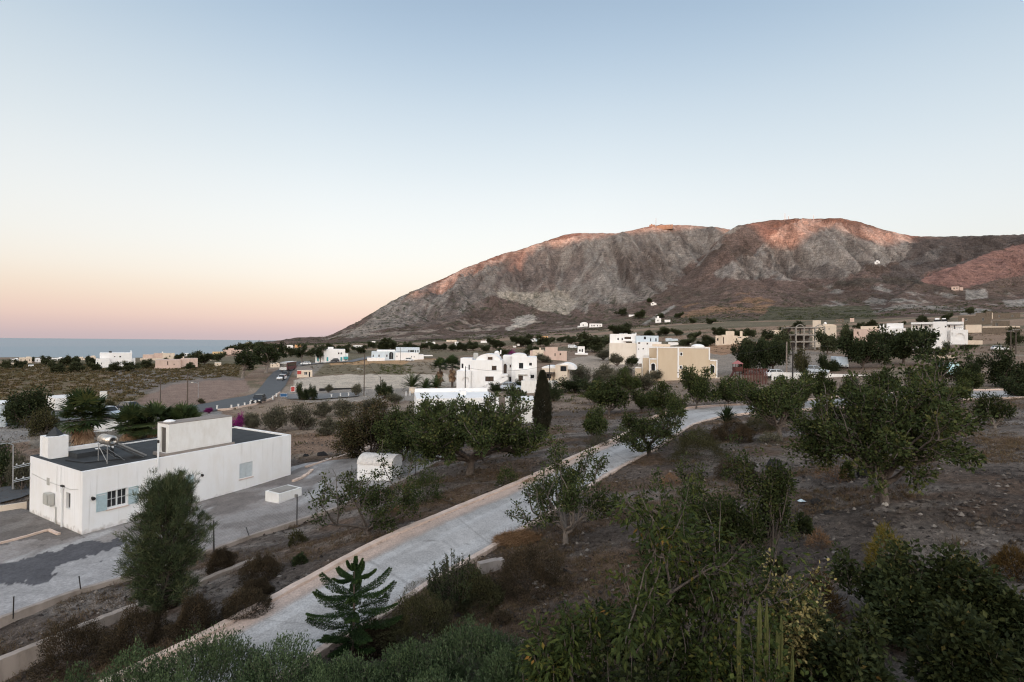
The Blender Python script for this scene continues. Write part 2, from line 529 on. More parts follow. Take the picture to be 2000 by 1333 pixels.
def grid_mesh(name, P, mat, cols=None, smooth=True):
    """P: (n, m, 3) grid of points"""
    n, m = P.shape[:2]
    i = np.arange(n - 1)[:, None] * m; j = np.arange(m - 1)[None]
    f = np.stack([i + j, i + j + 1, i + m + j + 1, i + m + j], -1).reshape(-1, 4)
    mb = MB(); mb.add(P.reshape(-1, 3), f)
    o = mb.build(name, mat, smooth=smooth)
    if cols is not None:
        ca = o.data.color_attributes.new('col', 'FLOAT_COLOR', 'POINT')
        c4 = np.concatenate([cols.reshape(-1, 3), np.ones((n * m, 1))], 1)
        ca.data.foreach_set('color', c4.ravel())
    return o
# ================================================================== SETTING: ground, mountain, hills, sea
def paint(c, m, col, fac=1.0):
    fac = np.broadcast_to(np.asarray(fac, float), m.shape)
    w = (m * fac)[:, None]
    return c * (1 - w) + np.asarray(col) * w

def ground_cols(X, Y, Z):
    xp, yp = project(X, Y, Z)
    r = np.hypot(X, Y)
    jit = 5.0
    nj = (fbm(X / (0.05 * r + .5), Y / (0.09 * r + .5), 71, 3) - 0.5)
    nk = fbm(X / (0.02 * r + .3), Y / (0.05 * r + .3), 73, 3) - 0.5
    xj = xp + nj * 26 + nk * 14; yj = yp + nj * 9 + nk * 9
    big = fbm(X / 6.0, Y / 6.0, 5, 4)
    fine = fbm(X / 0.9, Y / 0.9, 9, 3)
    c = np.empty((len(X), 3)); c[:] = (0.118, 0.094, 0.080)
    # garden soil: lighter trodden ash and darker lava grit
    c = paint(c, np.ones(len(X)), (0.185, 0.155, 0.135), smooth(0.48, 0.72, big) * 0.7)
    c = paint(c, np.ones(len(X)), (0.070, 0.056, 0.049), smooth(0.50, 0.30, fbm(X / 2.5, Y / 2.5, 33, 3)) * 0.7)
    c = paint(c, np.ones(len(X)), (0.125, 0.078, 0.052), smooth(0.60, 0.75, fbm(X / 3.0 + 40, Y / 3.0, 55, 3)) * 0.6)
    c = paint(c, np.ones(len(X)), (0.150, 0.098, 0.066), smooth(0.54, 0.70, fbm(X / 4.5 + 11, Y / 2.2, 57, 4)) * 0.75)
    c = paint(c, np.ones(len(X)), (0.225, 0.195, 0.175), smooth(0.60, 0.72, fbm(X / 7.0 + 31, Y / 1.6, 59, 4)) * 0.7)
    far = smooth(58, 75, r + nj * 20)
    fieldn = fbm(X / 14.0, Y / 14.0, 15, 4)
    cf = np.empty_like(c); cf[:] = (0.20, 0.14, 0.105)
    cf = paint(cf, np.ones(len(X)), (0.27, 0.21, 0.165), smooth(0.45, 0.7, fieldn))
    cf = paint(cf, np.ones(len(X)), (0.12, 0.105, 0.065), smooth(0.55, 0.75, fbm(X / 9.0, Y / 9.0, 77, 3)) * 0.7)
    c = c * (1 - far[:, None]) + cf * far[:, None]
    def P(poly, col, f=1.0):
        nonlocal c
        c = paint(c, inpoly(xj, yj, poly) & (r < 620), col, f)
    vine = smooth(0.42, 0.6, fbm(X / 3.0, Y / 3.0, 91, 3))
    LP = [(-60,706),(520,706),(480,735),(380,742),(310,752),(262,785),(225,800),(-60,800)]
    P(LP, (0.175, 0.125, 0.085)); P(LP, (0.10, 0.088, 0.045), vine * 0.8)
    P([(230,720),(400,730),(480,738),(470,746),(330,753),(290,768),(250,775),(200,760)], (0.185, 0.165, 0.160), 0.55)
    P([(255,800),(285,772),(330,752),(400,745),(480,741),(492,765),(405,790),(380,803),(300,806)], (0.235, 0.165, 0.135))
    P([(572,740),(600,733),(780,732),(905,735),(890,757),(620,764),(566,765)], (0.46, 0.39, 0.32))
    P([(560,763),(900,758),(1000,762),(900,785),(620,785),(560,780)], (0.27, 0.235, 0.205))
    P([(600,704),(870,706),(850,732),(610,731)], (0.155, 0.125, 0.082))
    P([(640,703),(860,703),(850,710),(640,713)], (0.36, 0.225, 0.125))
    P([(800,706),(900,704),(900,732),(790,730)], (0.25, 0.20, 0.155), 0.7)
    P([(450,800),(560,785),(700,790),(720,850),(690,885),(570,900),(520,850)], (0.25, 0.19, 0.145), 0.8)
    P([(540,850),(700,850),(690,885),(570,890)], (0.20, 0.105, 0.062), 0.45)
    P([(1100,700),(1170,697),(1250,703),(1250,728),(1180,738),(1080,722)], (0.33, 0.27, 0.22))
    P([(1370,668),(1490,668),(1500,690),(1390,694)], (0.31, 0.185, 0.115))
    P([(1385,692),(1570,684),(1640,700),(1600,725),(1385,738)], (0.26, 0.215, 0.18))
    P([(-50,806),(230,800),(330,800),(420,792),(440,815),(240,850),(-50,870)], (0.27, 0.25, 0.235))
    P([(60,835),(330,822),(330,860),(60,880)], (0.20, 0.17, 0.14))
    P([(1100,752),(1500,745),(1720,748),(1720,768),(1400,785),(1200,800),(1060,800)], (0.22, 0.165, 0.13), 0.8)
    P([(560,700),(640,700),(600,735),(575,735)], (0.28, 0.25, 0.23), 0.5)
    # far plain: bands of fields
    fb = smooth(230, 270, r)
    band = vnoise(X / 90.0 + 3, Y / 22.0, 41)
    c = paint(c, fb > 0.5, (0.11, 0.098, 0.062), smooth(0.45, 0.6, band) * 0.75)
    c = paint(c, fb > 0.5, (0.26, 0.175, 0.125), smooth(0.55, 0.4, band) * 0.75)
    return c

ground_m = zone_mat("ground_soil", fine=((0.35, 0.25), (4.0, 0.60), (26.0, 0.60)), bump=1.0, bdist=0.08)
az_f = np.arange(-55, 55.01, 0.22)
az_b = np.concatenate([np.arange(57, 303, 4.0)])
az = np.radians(np.concatenate([az_f, az_b, [305.0]]))
rr = np.exp(np.linspace(math.log(4.0), math.log(560.0), 380))
A_, R_ = np.meshgrid(az, rr, indexing='ij')
X_ = (R_ * np.sin(A_)).ravel(); Y_ = (R_ * np.cos(A_)).ravel()
# the flank behind the camera: blend right and left edge heights
def full_h(X, Y):
    azd = np.degrees(np.arctan2(X, Y)); r = np.hypot(X, Y)
    h = H(X, Y)
    m = np.abs(azd) > 54
    if m.any():
        rm = np.minimum(r[m], 430.0)
        l = H(rm * math.sin(rad(-54)), rm * math.cos(rad(54))); q = H(rm * math.sin(rad(54)), rm * math.cos(rad(54)))
        a = azd[m] % 360
        w = smooth(54, 306, a)
        h[m] = q * (1 - w) + l * w
    return h
Z_ = full_h(X_, Y_)
Zc = Z_.copy()
rel = (fbm(X_ / 4.0, Y_ / 2.5, 199, 3) - 0.5) * 0.30 + (fbm(X_ / 1.3, Y_ / 1.3, 201, 4) - 0.5) * 0.18 + (fbm(X_ / 0.35, Y_ / 0.35, 207, 2) - 0.5) * 0.05
Z_ = Z_ + rel * smooth(8, 12, R_.ravel()) * (1 - 0.6 * smooth(60, 90, R_.ravel()))
gc = ground_cols(X_, Y_, Zc)
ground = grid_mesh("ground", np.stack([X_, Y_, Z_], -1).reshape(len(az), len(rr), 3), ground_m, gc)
tag(ground, "dark volcanic garden soil and dry brown fields", "ground", kind='structure')

# ---- mountain
def mtn_cols(X, Y, Z):
    xp, yp = project(X, Y, Z)
    n0 = fbm(X / 60.0, Y / 80.0, 301, 4)
    nj = n0 - 0.5
    xj = xp + nj * 50; yj = yp + (fbm(X / 45.0 + 9, Y / 60.0, 311, 3) - 0.5) * 22
    one = np.ones(len(X), bool)
    c = np.empty((len(X), 3)); c[:] = (0.160, 0.113, 0.096)
    c = paint(c, one, (0.125, 0.090, 0.074), smooth(0.42, 0.62, fbm(X / 110.0, Y / 110.0, 321, 3)))
    streak = ridged(X / 28.0 + 0.8 * vnoise(X / 90, Z / 40, 5), Z / 120.0, 331, 4)
    sx = xp + 0.55 * (yp - 520) * np.where(xp < 1180, 1, -0.7)
    rib = ridged(sx / 30.0 + 1.6 * fbm(xp / 70, yp / 50, 5, 2), yp / 105.0, 335, 4, 0.6)
    rock = smooth(0.50, 0.70, 0.55 * streak + 0.45 * rib + 0.25 * nj)
    veg = smooth(0.52, 0.36, rib)
    A = [(640,662),(700,640),(760,585),(860,545),(1010,488),(1150,452),(1300,436),(1450,436),(1390,490),(1310,555),(1190,625),(1120,605),(980,575),(800,640),(720,660)]
    ia = inpoly(xj, yj, A)
    c = paint(c, ia, (0.175, 0.140, 0.122), 0.65)
    c = paint(c, ia, (0.27, 0.235, 0.208), rock * 0.75)
    A2 = [(1150,470),(1300,440),(1400,445),(1370,500),(1300,550),(1200,610),(1130,560)]
    c = paint(c, inpoly(xj, yj, A2), (0.22, 0.19, 0.17), 0.35 + 0.3 * rock)
    c = paint(c, inpoly(xj, yj, [(1010,500),(1130,470),(1160,560),(1040,566),(960,560)]), (0.15, 0.112, 0.10), 0.6)
    c = paint(c, inpoly(xj, yj, [(820,560),(900,540),(960,560),(960,600),(830,640),(760,640)]), (0.19, 0.155, 0.14), 0.5)
    c = paint(c, ia, (0.115, 0.088, 0.076), veg * 0.75)
    B = [(1470,500),(1510,440),(1600,425),(1720,445),(1790,470),(1785,500),(1740,520),(1690,520),(1650,548),(1560,545),(1480,548),(1400,545),(1380,535),(1430,505)]
    ib = inpoly(xj, yj, B)
    c = paint(c, ib, (0.215, 0.176, 0.155), 0.8)
    c = paint(c, ib, (0.30, 0.262, 0.235), rock * 0.8)
    c = paint(c, ib, (0.11, 0.085, 0.075), smooth(0.6, 0.75, ridged(X / 35.0, Z / 80.0 + 4, 341, 3)) * 0.6)
    c = paint(c, ib, (0.10, 0.078, 0.07), veg * 0.8)
    c = paint(c, inpoly(xj, yj, [(1770,515),(1840,480),(1845,500),(1780,525)]), (0.33, 0.30, 0.28), 0.8)
    gl = ridged(sx / 24.0 + 2.0 * fbm(xp / 60, yp / 40, 15, 2), yp / 150.0, 345, 2)
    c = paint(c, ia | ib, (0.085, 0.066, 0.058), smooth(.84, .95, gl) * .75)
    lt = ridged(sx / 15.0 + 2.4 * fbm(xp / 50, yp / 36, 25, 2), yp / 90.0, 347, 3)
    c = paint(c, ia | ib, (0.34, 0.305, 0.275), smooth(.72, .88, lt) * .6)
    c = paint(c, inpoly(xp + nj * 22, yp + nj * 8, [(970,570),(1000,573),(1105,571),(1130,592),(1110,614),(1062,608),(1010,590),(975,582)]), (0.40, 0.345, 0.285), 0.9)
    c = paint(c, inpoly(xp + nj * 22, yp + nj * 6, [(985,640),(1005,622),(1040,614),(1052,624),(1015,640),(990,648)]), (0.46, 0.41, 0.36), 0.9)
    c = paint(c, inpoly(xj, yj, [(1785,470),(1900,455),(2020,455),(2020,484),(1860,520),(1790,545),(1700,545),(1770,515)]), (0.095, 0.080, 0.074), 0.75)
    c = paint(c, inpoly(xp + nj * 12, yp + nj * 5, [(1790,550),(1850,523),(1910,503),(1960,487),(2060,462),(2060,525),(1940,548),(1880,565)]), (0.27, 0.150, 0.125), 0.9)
    c = paint(c, inpoly(xj, yj, [(1640,548),(1780,540),(1800,552),(1640,562)]), (0.07, 0.062, 0.05), 0.7)
    # lower slopes: terraces, dry fields, ash cliffs
    low = smooth(585, 600, yp + nj * 16) * (xp > 1150) 
    c = paint(c, low > 0.5, (0.155, 0.108, 0.088), 0.7)
    blot = smooth(0.60, 0.70, fbm(X / 24.0, Y / 42.0, 351, 4))
    c = paint(c, inpoly(xj, yj, [(1590,560),(1760,560),(1860,575),(1990,570),(1990,622),(1800,632),(1620,612)]), (0.30, 0.27, 0.245), blot * 0.9)
    c = paint(c, inpoly(xj, yj, [(640,658),(760,618),(1000,625),(1180,640),(1180,660),(640,668)]), (0.36, 0.30, 0.255), smooth(0.58, 0.70, fbm(X / 40.0, Y / 30.0, 352, 3)) * 0.7)
    for pl in ([(1884,567),(1926,566),(1930,583),(1890,587)], [(1876,607),(1900,602),(1938,606),(1936,620),(1872,622)], [(1958,586),(2030,583),(2030,600),(1966,600)]):
        c = paint(c, inpoly(xp + nj * 8, yp + nj * 4, pl), (0.32, 0.29, 0.265), 0.9)
    c = paint(c, inpoly(xj, yj, [(1330,600),(1440,570),(1530,590),(1480,612),(1330,622)]), (0.27, 0.165, 0.10), smooth(0.4, 0.6, vnoise(X / 60.0, Y / 20.0, 361)) * 0.8)
    c = paint(c, inpoly(xp + nj * 14, yp + nj * 6, [(1500,601),(1700,598),(1715,628),(1480,628)]), (0.10, 0.10, 0.062), 0.8)
    c = paint(c, inpoly(xj, yj, [(1180,618),(1480,618),(1480,650),(1180,650)]), (0.12, 0.105, 0.068), smooth(0.5, 0.6, vnoise(X / 70.0, Y / 25.0, 371)) * 0.8)
    c = paint(c, inpoly(xp, yp, [(1252,634),(1316,596),(1322,599),(1262,634)]), (0.34, 0.31, 0.28), 0.9)
    c = paint(c, inpoly(xp, yp, [(1150,648),(1330,632),(1330,635),(1200,645),(1150,652)]), (0.34, 0.30, 0.27), 0.7)
    sh = smooth(0.66, 0.74, fbm(X / 9.0, Y / 13.0, 381, 2)) * smooth(540, 600, yp)
    c = paint(c, one, (0.055, 0.058, 0.036), sh * 0.75)
    return c

mtn_m = zone_mat("mountain_rock", fine=((0.02, 0.25), (0.10, 0.42), (0.40, 0.42)), bump=1.0, bdist=5.0)
# terrace lines on the mountain: thin bands at constant height
nt = mtn_m.node_tree
b_ = nt.nodes['Principled BSDF']
src = b_.inputs['Base Color'].links[0].from_socket
wv = nt.nodes.new('ShaderNodeTexWave'); wv.wave_type = 'BANDS'; wv.bands_direction = 'Z'
wv.inputs['Scale'].default_value = 0.045; wv.inputs['Distortion'].default_value = 5.0
wv.inputs['Detail'].default_value = 3.0; wv.inputs['Detail Scale'].default_value = 0.35
tcm = nt.nodes.new('ShaderNodeTexCoord'); nt.links.new(tcm.outputs['Object'], wv.inputs['Vector'])
mr_ = nt.nodes.new('ShaderNodeMapRange'); mr_.inputs['From Min'].default_value = 0.0; mr_.inputs['From Max'].default_value = 0.5
mr_.inputs['To Min'].default_value = 0.89; mr_.inputs['To Max'].default_value = 1.04
nt.links.new(wv.outputs['Fac'], mr_.inputs['Value'])
mm = nt.nodes.new('ShaderNodeMix'); mm.data_type = 'RGBA'; mm.blend_type = 'MULTIPLY'; mm.inputs['Factor'].default_value = 1.0
nt.links.new(src, mm.inputs['A']); nt.links.new(mr_.outputs[0], mm.inputs['B']); nt.links.new(mm.outputs['Result'], b_.inputs['Base Color'])

um = np.linspace(-1.45, 1.35, 760)
dm = np.concatenate([np.linspace(470, 800, 110), np.linspace(803, 1900, 300), np.linspace(1920, 2600, 14)])
U_, D_ = np.meshgrid(um, dm, indexing='ij')
X_ = (U_ * D_).ravel(); Y_ = D_.ravel()
Z_ = far_h(X_, Y_)
Zc = Z_.copy()
Z_ = Z_ + (fbm(X_ / 14, Y_ / 14, 401, 3) - 0.5) * 5.0 * smooth(520, 800, Y_) - 0.5 * (1 - smooth(490, 530, Y_))
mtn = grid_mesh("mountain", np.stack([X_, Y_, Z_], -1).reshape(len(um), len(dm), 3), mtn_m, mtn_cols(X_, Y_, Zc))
tag(mtn, "rocky brown mountain with grey cliffs rising behind the plain", "mountain", kind='structure')

# ---- hills added unseen behind the viewer, crest shaped to shade the plain and leave only the upper mountain in the last sun
def boundary(x, y):
    d = ray(x, y); Ds = np.linspace(560, 2000, 1500)
    z = CZ + d[2] * Ds; g = far_h(d[0] * Ds, Ds)
    k = np.where(z < g)[0]
    D = Ds[k[0]] if len(k) else DA(x)
    return np.array([d[0] * D, D, CZ + d[2] * D])
hor = unit([sd[0], sd[1], 0]); lat = np.array([hor[1], -hor[0], 0])
SB = 3000.0
lits = []
for x, y in [(780,596),(850,552),(900,542),(960,541),(1008,532),(1012,476),(1055,462),(1075,485),(1120,472),(1180,464),(1240,455),(1290,452),(1350,446),(1400,446),(1480,446),
             (1500,478),(1550,486),(1565,470),(1595,450),(1625,434),(1640,446),(1680,466),(1740,478),(1780,472),(1830,452),(2000,436)]:
    p = boundary(x, y)
    L = SB - p @ hor
    lits.append((p @ lat, p[2] + math.tan(SUN_EL) * L))
lits = np.array(sorted(lits))
qs = np.linspace(-4200, 4200, 420); ss = np.concatenate([np.linspace(500, 2900, 26), np.linspace(2940, 3060, 7), np.linspace(3100, 5200, 16)])
Q_, S_ = np.meshgrid(qs, ss, indexing='ij')
crest = np.interp(qs, lits[:, 0], lits[:, 1], left=lits[0, 1], right=lits[-1, 1])
prof = np.exp(-np.abs((S_ - SB) / 900.0) ** 1.35)
Zh = -5 + (crest[:, None] + 5) * prof + (fbm(Q_ / 160, S_ / 160, 77, 4) - 0.5) * 60 * (1 - np.exp(-((S_ - SB) / 250.0) ** 2))
Ph = Q_[..., None] * lat + S_[..., None] * hor
Ph[..., 2] = Zh
shade_hills = grid_mesh("shade_hills", Ph, mtn_m, np.broadcast_to(np.array([0.15, 0.11, 0.09]), Ph.shape).copy())
tag(shade_hills, "brown hills behind the viewer", "shade_hills", kind='structure')

# ---- sea
sea_m, nt, b = new_mat("sea_water")
b.inputs['Base Color'].default_value = (0.20, 0.255, 0.295, 1)
b.inputs['Roughness'].default_value = 0.45
b.inputs['Specular IOR Level'].default_value = 0.22
tc = nt.nodes.new('ShaderNodeTexCoord'); mp = nt.nodes.new('ShaderNodeMapping'); mp.inputs['Scale'].default_value = (0.02, 0.06, 1)
nz = nt.nodes.new('ShaderNodeTexNoise'); nz.inputs['Scale'].default_value = 1.0; nz.inputs['Detail'].default_value = 6
nt.links.new(tc.outputs['Object'], mp.inputs[0]); nt.links.new(mp.outputs[0], nz.inputs['Vector'])
bp = nt.nodes.new('ShaderNodeBump'); bp.inputs['Strength'].default_value = 0.6; bp.inputs['Distance'].default_value = 3.0
nt.links.new(nz.outputs['Fac'], bp.inputs['Height']); nt.links.new(bp.outputs[0], b.inputs['Normal'])
ang = np.linspace(0, 2 * math.pi, 97)
rs = np.array([10, 400, 1000, 2500, 6000, 15000, 40000, 80000.0])
P = np.stack([np.sin(ang)[:, None] * rs, np.cos(ang)[:, None] * rs, np.full((97, len(rs)), CZ - 58.0)], -1)
sea = grid_mesh("sea", P, sea_m)
tag(sea, "calm blue grey sea out to the horizon", "sea", kind='structure')
# ================================================================== PLANTS: builders
def rot_about(v, k, a):
    return v * math.cos(a) + np.cross(k, v) * math.sin(a) + k * (k @ v) * (1 - math.cos(a))

def skeleton(rng, n_main=5, trunk=0.3, levels=2, lean=0.0, up=0.55, kids=4, wob=0.18, ratio=0.62, asym=0.3):
    """branch paths of a tree about 1 high; returns (paths, anchors, dirs)"""
    paths = []; anch = []; dirs = []
    p = np.zeros(3); d = unit([lean, rng.normal(0, .05), 1.0])
    tr = [p.copy()]
    for i in range(4):
        p = p + d * trunk / 4; tr.append(p.copy()); d = unit(d + rng.normal(0, wob * .5, 3) * [1, 1, .3])
    paths.append((np.array(tr), np.array([1.25, 1.0, 0.9, 0.85, 0.8]) * 0.055))
    def branch(p, d, L, r, lv):
        pts = [p.copy()]; n = 5
        for i in range(n):
            d = unit(d + rng.normal(0, wob, 3) + np.array([0, 0, 0.10]))
            p = p + d * L / n; pts.append(p.copy())
            if lv == 0 or (lv == 1 and i >= 3):
                anch.append(p.copy()); dirs.append(d.copy())
        pts = np.array(pts)
        paths.append((pts, np.linspace(r, r * 0.45, n + 1)))
        if lv > 0:
            for k in range(kids):
                q = pts[rng.integers(2, n + 1)]
                ax = unit(rng.normal(0, 1, 3))
                dd = unit(rot_about(d, unit(np.cross(d, ax)), rng.uniform(.4, 1.1)))
                branch(q, dd, L * ratio * rng.uniform(.75, 1.2), r * 0.5, lv - 1)
    for k in range(n_main):
        a = 2 * math.pi * (k + rng.uniform(-.3, .3)) / n_main
        el = rng.uniform(up - .35, up + .35)
        dd = unit([math.cos(a) * math.cos(el), math.sin(a) * math.cos(el), math.sin(el)])
        L = (1 - trunk) * rng.uniform(.6 - asym * .4, .6 + asym)
        branch(tr[-1] if rng.random() < .7 else tr[-2], dd, L, 0.036, levels)
    return paths, np.array(anch), np.array(dirs)

def fit(paths, anch, W, Ht, pad):
    """scale a skeleton to crown width W and height Ht (pad = leaf reach)"""
    ex = max(np.abs(np.percentile(anch[:, 0], [1, 99])).mean(), np.abs(np.percentile(anch[:, 1], [1, 99])).mean())
    sx = max(W / 2 - pad, 0.1) / ex; sz = max(Ht - pad, 0.1) / np.percentile(anch[:, 2], 99)
    S = np.array([sx, sx, sz])
    return [(p * S, r * (sx + sz) / 2) for p, r in paths], anch * S

def tree_parts(seed, W, Ht, n_leaf, L, Wl, clump=0.3, droop=0.0, trunk=0.3, rscale=1.0, sides=6, tw=True, fold=0.15, zmin=0.0, keep=1.0, **kw):
    rng = np.random.default_rng(seed)
    paths, anch, dirs = skeleton(rng, trunk=trunk, **kw)
    paths, anch = fit(paths, anch, W, Ht, clump * 0.7)
    if zmin > 0:
        m = anch[:, 2] > zmin * Ht; anch = anch[m]; dirs = dirs[m]
    if keep < 1:
        m = rng.random(len(anch)) < keep; anch = anch[m]; dirs = dirs[m]
    tb = MB()
    for k, (p, r) in enumerate(paths):
        if not tw and len(p) and r[0] < paths[0][1][0] * 0.18: continue
        tb.tube(p, np.maximum(r * rscale, 0.004), sides if k < 8 else 4, a=rng.random())
    cb = MB()
    k = rng.integers(0, len(anch), n_leaf)
    off = rng.normal(0, 1, (n_leaf, 3)); off /= np.linalg.norm(off, axis=1, keepdims=True)
    rr = clump * rng.random(n_leaf) ** 0.5
    pos = anch[k] + off * rr[:, None] * np.array([1, 1, .75])
    ax = off * 0.8 + dirs[k] * 0.5 + rng.normal(0, .35, (n_leaf, 3)); ax[:, 2] += 0.1 - droop
    ax /= np.linalg.norm(ax, axis=1, keepdims=True)
    nr = rng.normal(0, .6, (n_leaf, 3)); nr[:, 2] += 1.0
    # shoots differ in colour a little as wholes
    tone = rng.random(len(anch))
    a = np.clip(0.55 * tone[k] + 0.45 * rng.random(n_leaf), 0, 1)
    cb.leaves(pos, ax, nr, L * rng.uniform(.7, 1.25, n_leaf), Wl * rng.uniform(.75, 1.2, n_leaf), a, fold)
    return tb, cb

def make_tree(name, loc, label, cat, group, seed, W, Ht, n_leaf, L, Wl, leaf, bark, rz=0.0, **kw):
    tb, cb = tree_parts(seed, W, Ht, n_leaf, L, Wl, **kw)
    root = empty(name, loc, label, cat, group, rz)
    tb.build('trunk', bark, root, smooth=True)
    cb.build('crown', leaf, root)
    root['W'] = W; root['Ht'] = Ht
    return root

def mound_mb(rng, W, Dp, Ht, n, L, Wl, rag=0.12, core=True, flat=1.0, upr=0.3):
    """a dome of short outward blades"""
    mb = MB()
    th = rng.uniform(0, 2 * math.pi, n); cz = rng.random(n) ** 0.9
    sz = np.sqrt(1 - cz * cz)
    d = np.stack([np.cos(th) * sz, np.sin(th) * sz, cz], 1)
    lump = 1 + rag * (2 * fbm(th * 1.6 + 7, cz * 4, int(W * 997) % 91, 3) - 1) * 2
    rad_ = (0.55 + 0.45 * rng.random(n) ** 0.4) * lump
    S = np.array([W / 2, Dp / 2, Ht])
    pos = d * rad_[:, None] * S
    ax = d * np.array([1, 1, 1.0]) + rng.normal(0, .45, (n, 3)); ax[:, 2] += upr
    ax /= np.linalg.norm(ax, axis=1, keepdims=True)
    nr = rng.normal(0, 1, (n, 3))
    a = np.clip(0.5 * fbm(pos[:, 0] * 3 + 5, pos[:, 1] * 3 + pos[:, 2] * 2, 5, 2) + 0.5 * rng.random(n), 0, 1)
    mb.leaves(pos, ax, nr, L * rng.uniform(.6, 1.3, n), Wl * rng.uniform(.7, 1.3, n), a)
    return mb

def twig_mb(rng, W, Dp, Ht, n, r=0.008):
    mb = MB()
    for k in range(n):
        th = rng.uniform(0, 2 * math.pi); cz = rng.uniform(.25, .95); sz = math.sqrt(1 - cz * cz)
        e = np.array([math.cos(th) * sz * W / 2, math.sin(th) * sz * Dp / 2, cz * Ht]) * rng.uniform(.6, .9)
        b = np.array([e[0] * .15, e[1] * .15, -0.05])
        m = (b + e) / 2 + rng.normal(0, .06 * W, 3)
        mb.tube([b, m, e], [r * 1.6, r, r * .5], 4, rng.random())
    return mb

def make_mound(name, loc, label, cat, group, seed, W, Dp, Ht, n, L, Wl, leaf, bark, rag=0.12, upr=0.3, rz=0.0, ntw=14, tr=0.008):
    rng = np.random.default_rng(seed)
    root = empty(name, loc, label, cat, group, rz)
    mound_mb(rng, W, Dp, Ht, n, L, Wl, rag, upr=upr).build('foliage', leaf, root)
    twig_mb(rng, W, Dp, Ht, ntw, tr).build('stem', bark, root)
    root['W'] = W; root['Ht'] = Ht
    return root

def frond(mb, rng, base, az, el, L, nleaf, ll, lw, sag=0.6, a=0.5, tbr=None):
    """pinnate palm frond"""
    d = np.array([math.cos(az) * math.cos(el), math.sin(az) * math.cos(el), math.sin(el)])
    pts = [np.array(base, float)]; n = 9
    for i in range(n):
        d = unit(d + np.array([0, 0, -sag / n * (0.5 + i / n)]))
        pts.append(pts[-1] + d * L / n)
    pts = np.array(pts)
    (tbr or mb).tube(pts, np.linspace(0.022, 0.006, n + 1) * L / 1.6, 4, a)
    t = np.linspace(.12, 1.0, nleaf)
    P = np.stack([np.interp(t * n, np.arange(n + 1), pts[:, k]) for k in range(3)], 1)
    T = np.gradient(P, axis=0); T /= np.linalg.norm(T, axis=1, keepdims=True)
    S = np.cross(T, [0, 0, 1.0]); S /= np.maximum(np.linalg.norm(S, axis=1, keepdims=True), 1e-6)
    U = np.cross(S, T)
    for sg in (-1, 1):
        ax = S * sg * .8 + T * .55 + U * 0.25 + rng.normal(0, .06, (nleaf, 3)); ax /= np.linalg.norm(ax, axis=1, keepdims=True)
        l = ll * np.sin(np.clip(t * 3.0 + .25, 0, math.pi)) ** .6
        mb.leaves(P, ax, U, np.maximum(l, .05), lw, np.clip(a + rng.normal(0, .15, nleaf), 0, 1), 0.05)

def fan(mb, rng, base, az, el, pl, R, nseg, a, sb=None, droop=0.2):
    """fan palm leaf: stalk and a pleated half disc of pointed segments"""
    d = np.array([math.cos(az) * math.cos(el), math.sin(az) * math.cos(el), math.sin(el)])
    tip = np.array(base, float) + d * pl
    (sb or mb).tube([base, (np.array(base) + tip) / 2 + [0, 0, .05 * pl], tip], [.025, .018, .012], 4, a)
    s = unit(np.cross(d, [0, 0, 1.0])); u = np.cross(s, d)
    th = np.linspace(-1.9, 1.9, nseg)
    ax = np.cos(th)[:, None] * d + np.sin(th)[:, None] * s + np.array([0, 0, -droop]) + rng.normal(0, .04, (nseg, 3))
    ax /= np.linalg.norm(ax, axis=1, keepdims=True)
    mb.leaves(np.repeat(tip[None], nseg, 0), ax, np.repeat(u[None], nseg, 0), R * (0.8 + .2 * np.cos(th)), R * 0.17, np.clip(a + rng.normal(0, .12, nseg), 0, 1), 0.12)

def sword_mb(rng, base, n, L, W, spread=1.3, a0=0.3):
    mb = MB()
    az = rng.uniform(0, 2 * math.pi, n); el = rng.uniform(math.pi / 2 - spread, math.pi / 2, n)
    ax = np.stack([np.cos(az) * np.cos(el), np.sin(az) * np.cos(el), np.sin(el)], 1)
    nr = np.stack([-np.cos(az) * np.sin(el), -np.sin(az) * np.sin(el), np.cos(el)], 1)
    mb.leaves(np.repeat(np.array(base, float)[None], n, 0), ax, nr, L * rng.uniform(.75, 1.1, n), W, np.clip(a0 + rng.normal(0, .25, n), 0, 1), 0.3)
    return mb

BARK = simple("bark_grey", (0.125, 0.102, 0.088), 0.95, noise=0.5, nscale=9, bump=0.6)
BARK_D = simple("bark_dark", (0.085, 0.066, 0.055), 0.95, noise=0.5, nscale=12, bump=0.5)
BARK_P = simple("bark_pale", (0.20, 0.17, 0.15), 0.9, noise=0.4, nscale=5, bump=0.4)
L_PIST = leafmat("leaf_pistachio", [(0, (0.016, 0.023, 0.009)), (.4, (0.032, 0.044, 0.016)), (.75, (0.058, 0.070, 0.024)), (1, (0.115, 0.105, 0.038))])
L_PISTB = leafmat("leaf_pistachio_browning", [(0, (0.035, 0.040, 0.018)), (.5, (0.060, 0.054, 0.025)), (1, (0.105, 0.066, 0.034))])
L_NEAR = leafmat("leaf_broad_glossy", [(0, (0.012, 0.018, 0.006)), (.5, (0.027, 0.038, 0.011)), (.85, (0.058, 0.068, 0.018)), (.95, (0.12, 0.090, 0.020)), (1, (0.16, 0.075, 0.02))], rough=0.6, spec=0.06)
L_PINE = leafmat("needle_pine", [(0, (0.022, 0.033, 0.017)), (.6, (0.048, 0.062, 0.030)), (1, (0.110, 0.112, 0.052))], rough=0.7)
L_NORF = leafmat("needle_norfolk", [(0, (0.013, 0.026, 0.010)), (.6, (0.028, 0.050, 0.016)), (1, (0.064, 0.092, 0.028))], rough=0.5)
L_CYP = leafmat("needle_cypress", [(0, (0.020, 0.022, 0.014)), (.6, (0.036, 0.034, 0.022)), (1, (0.062, 0.048, 0.030))], rough=0.8)
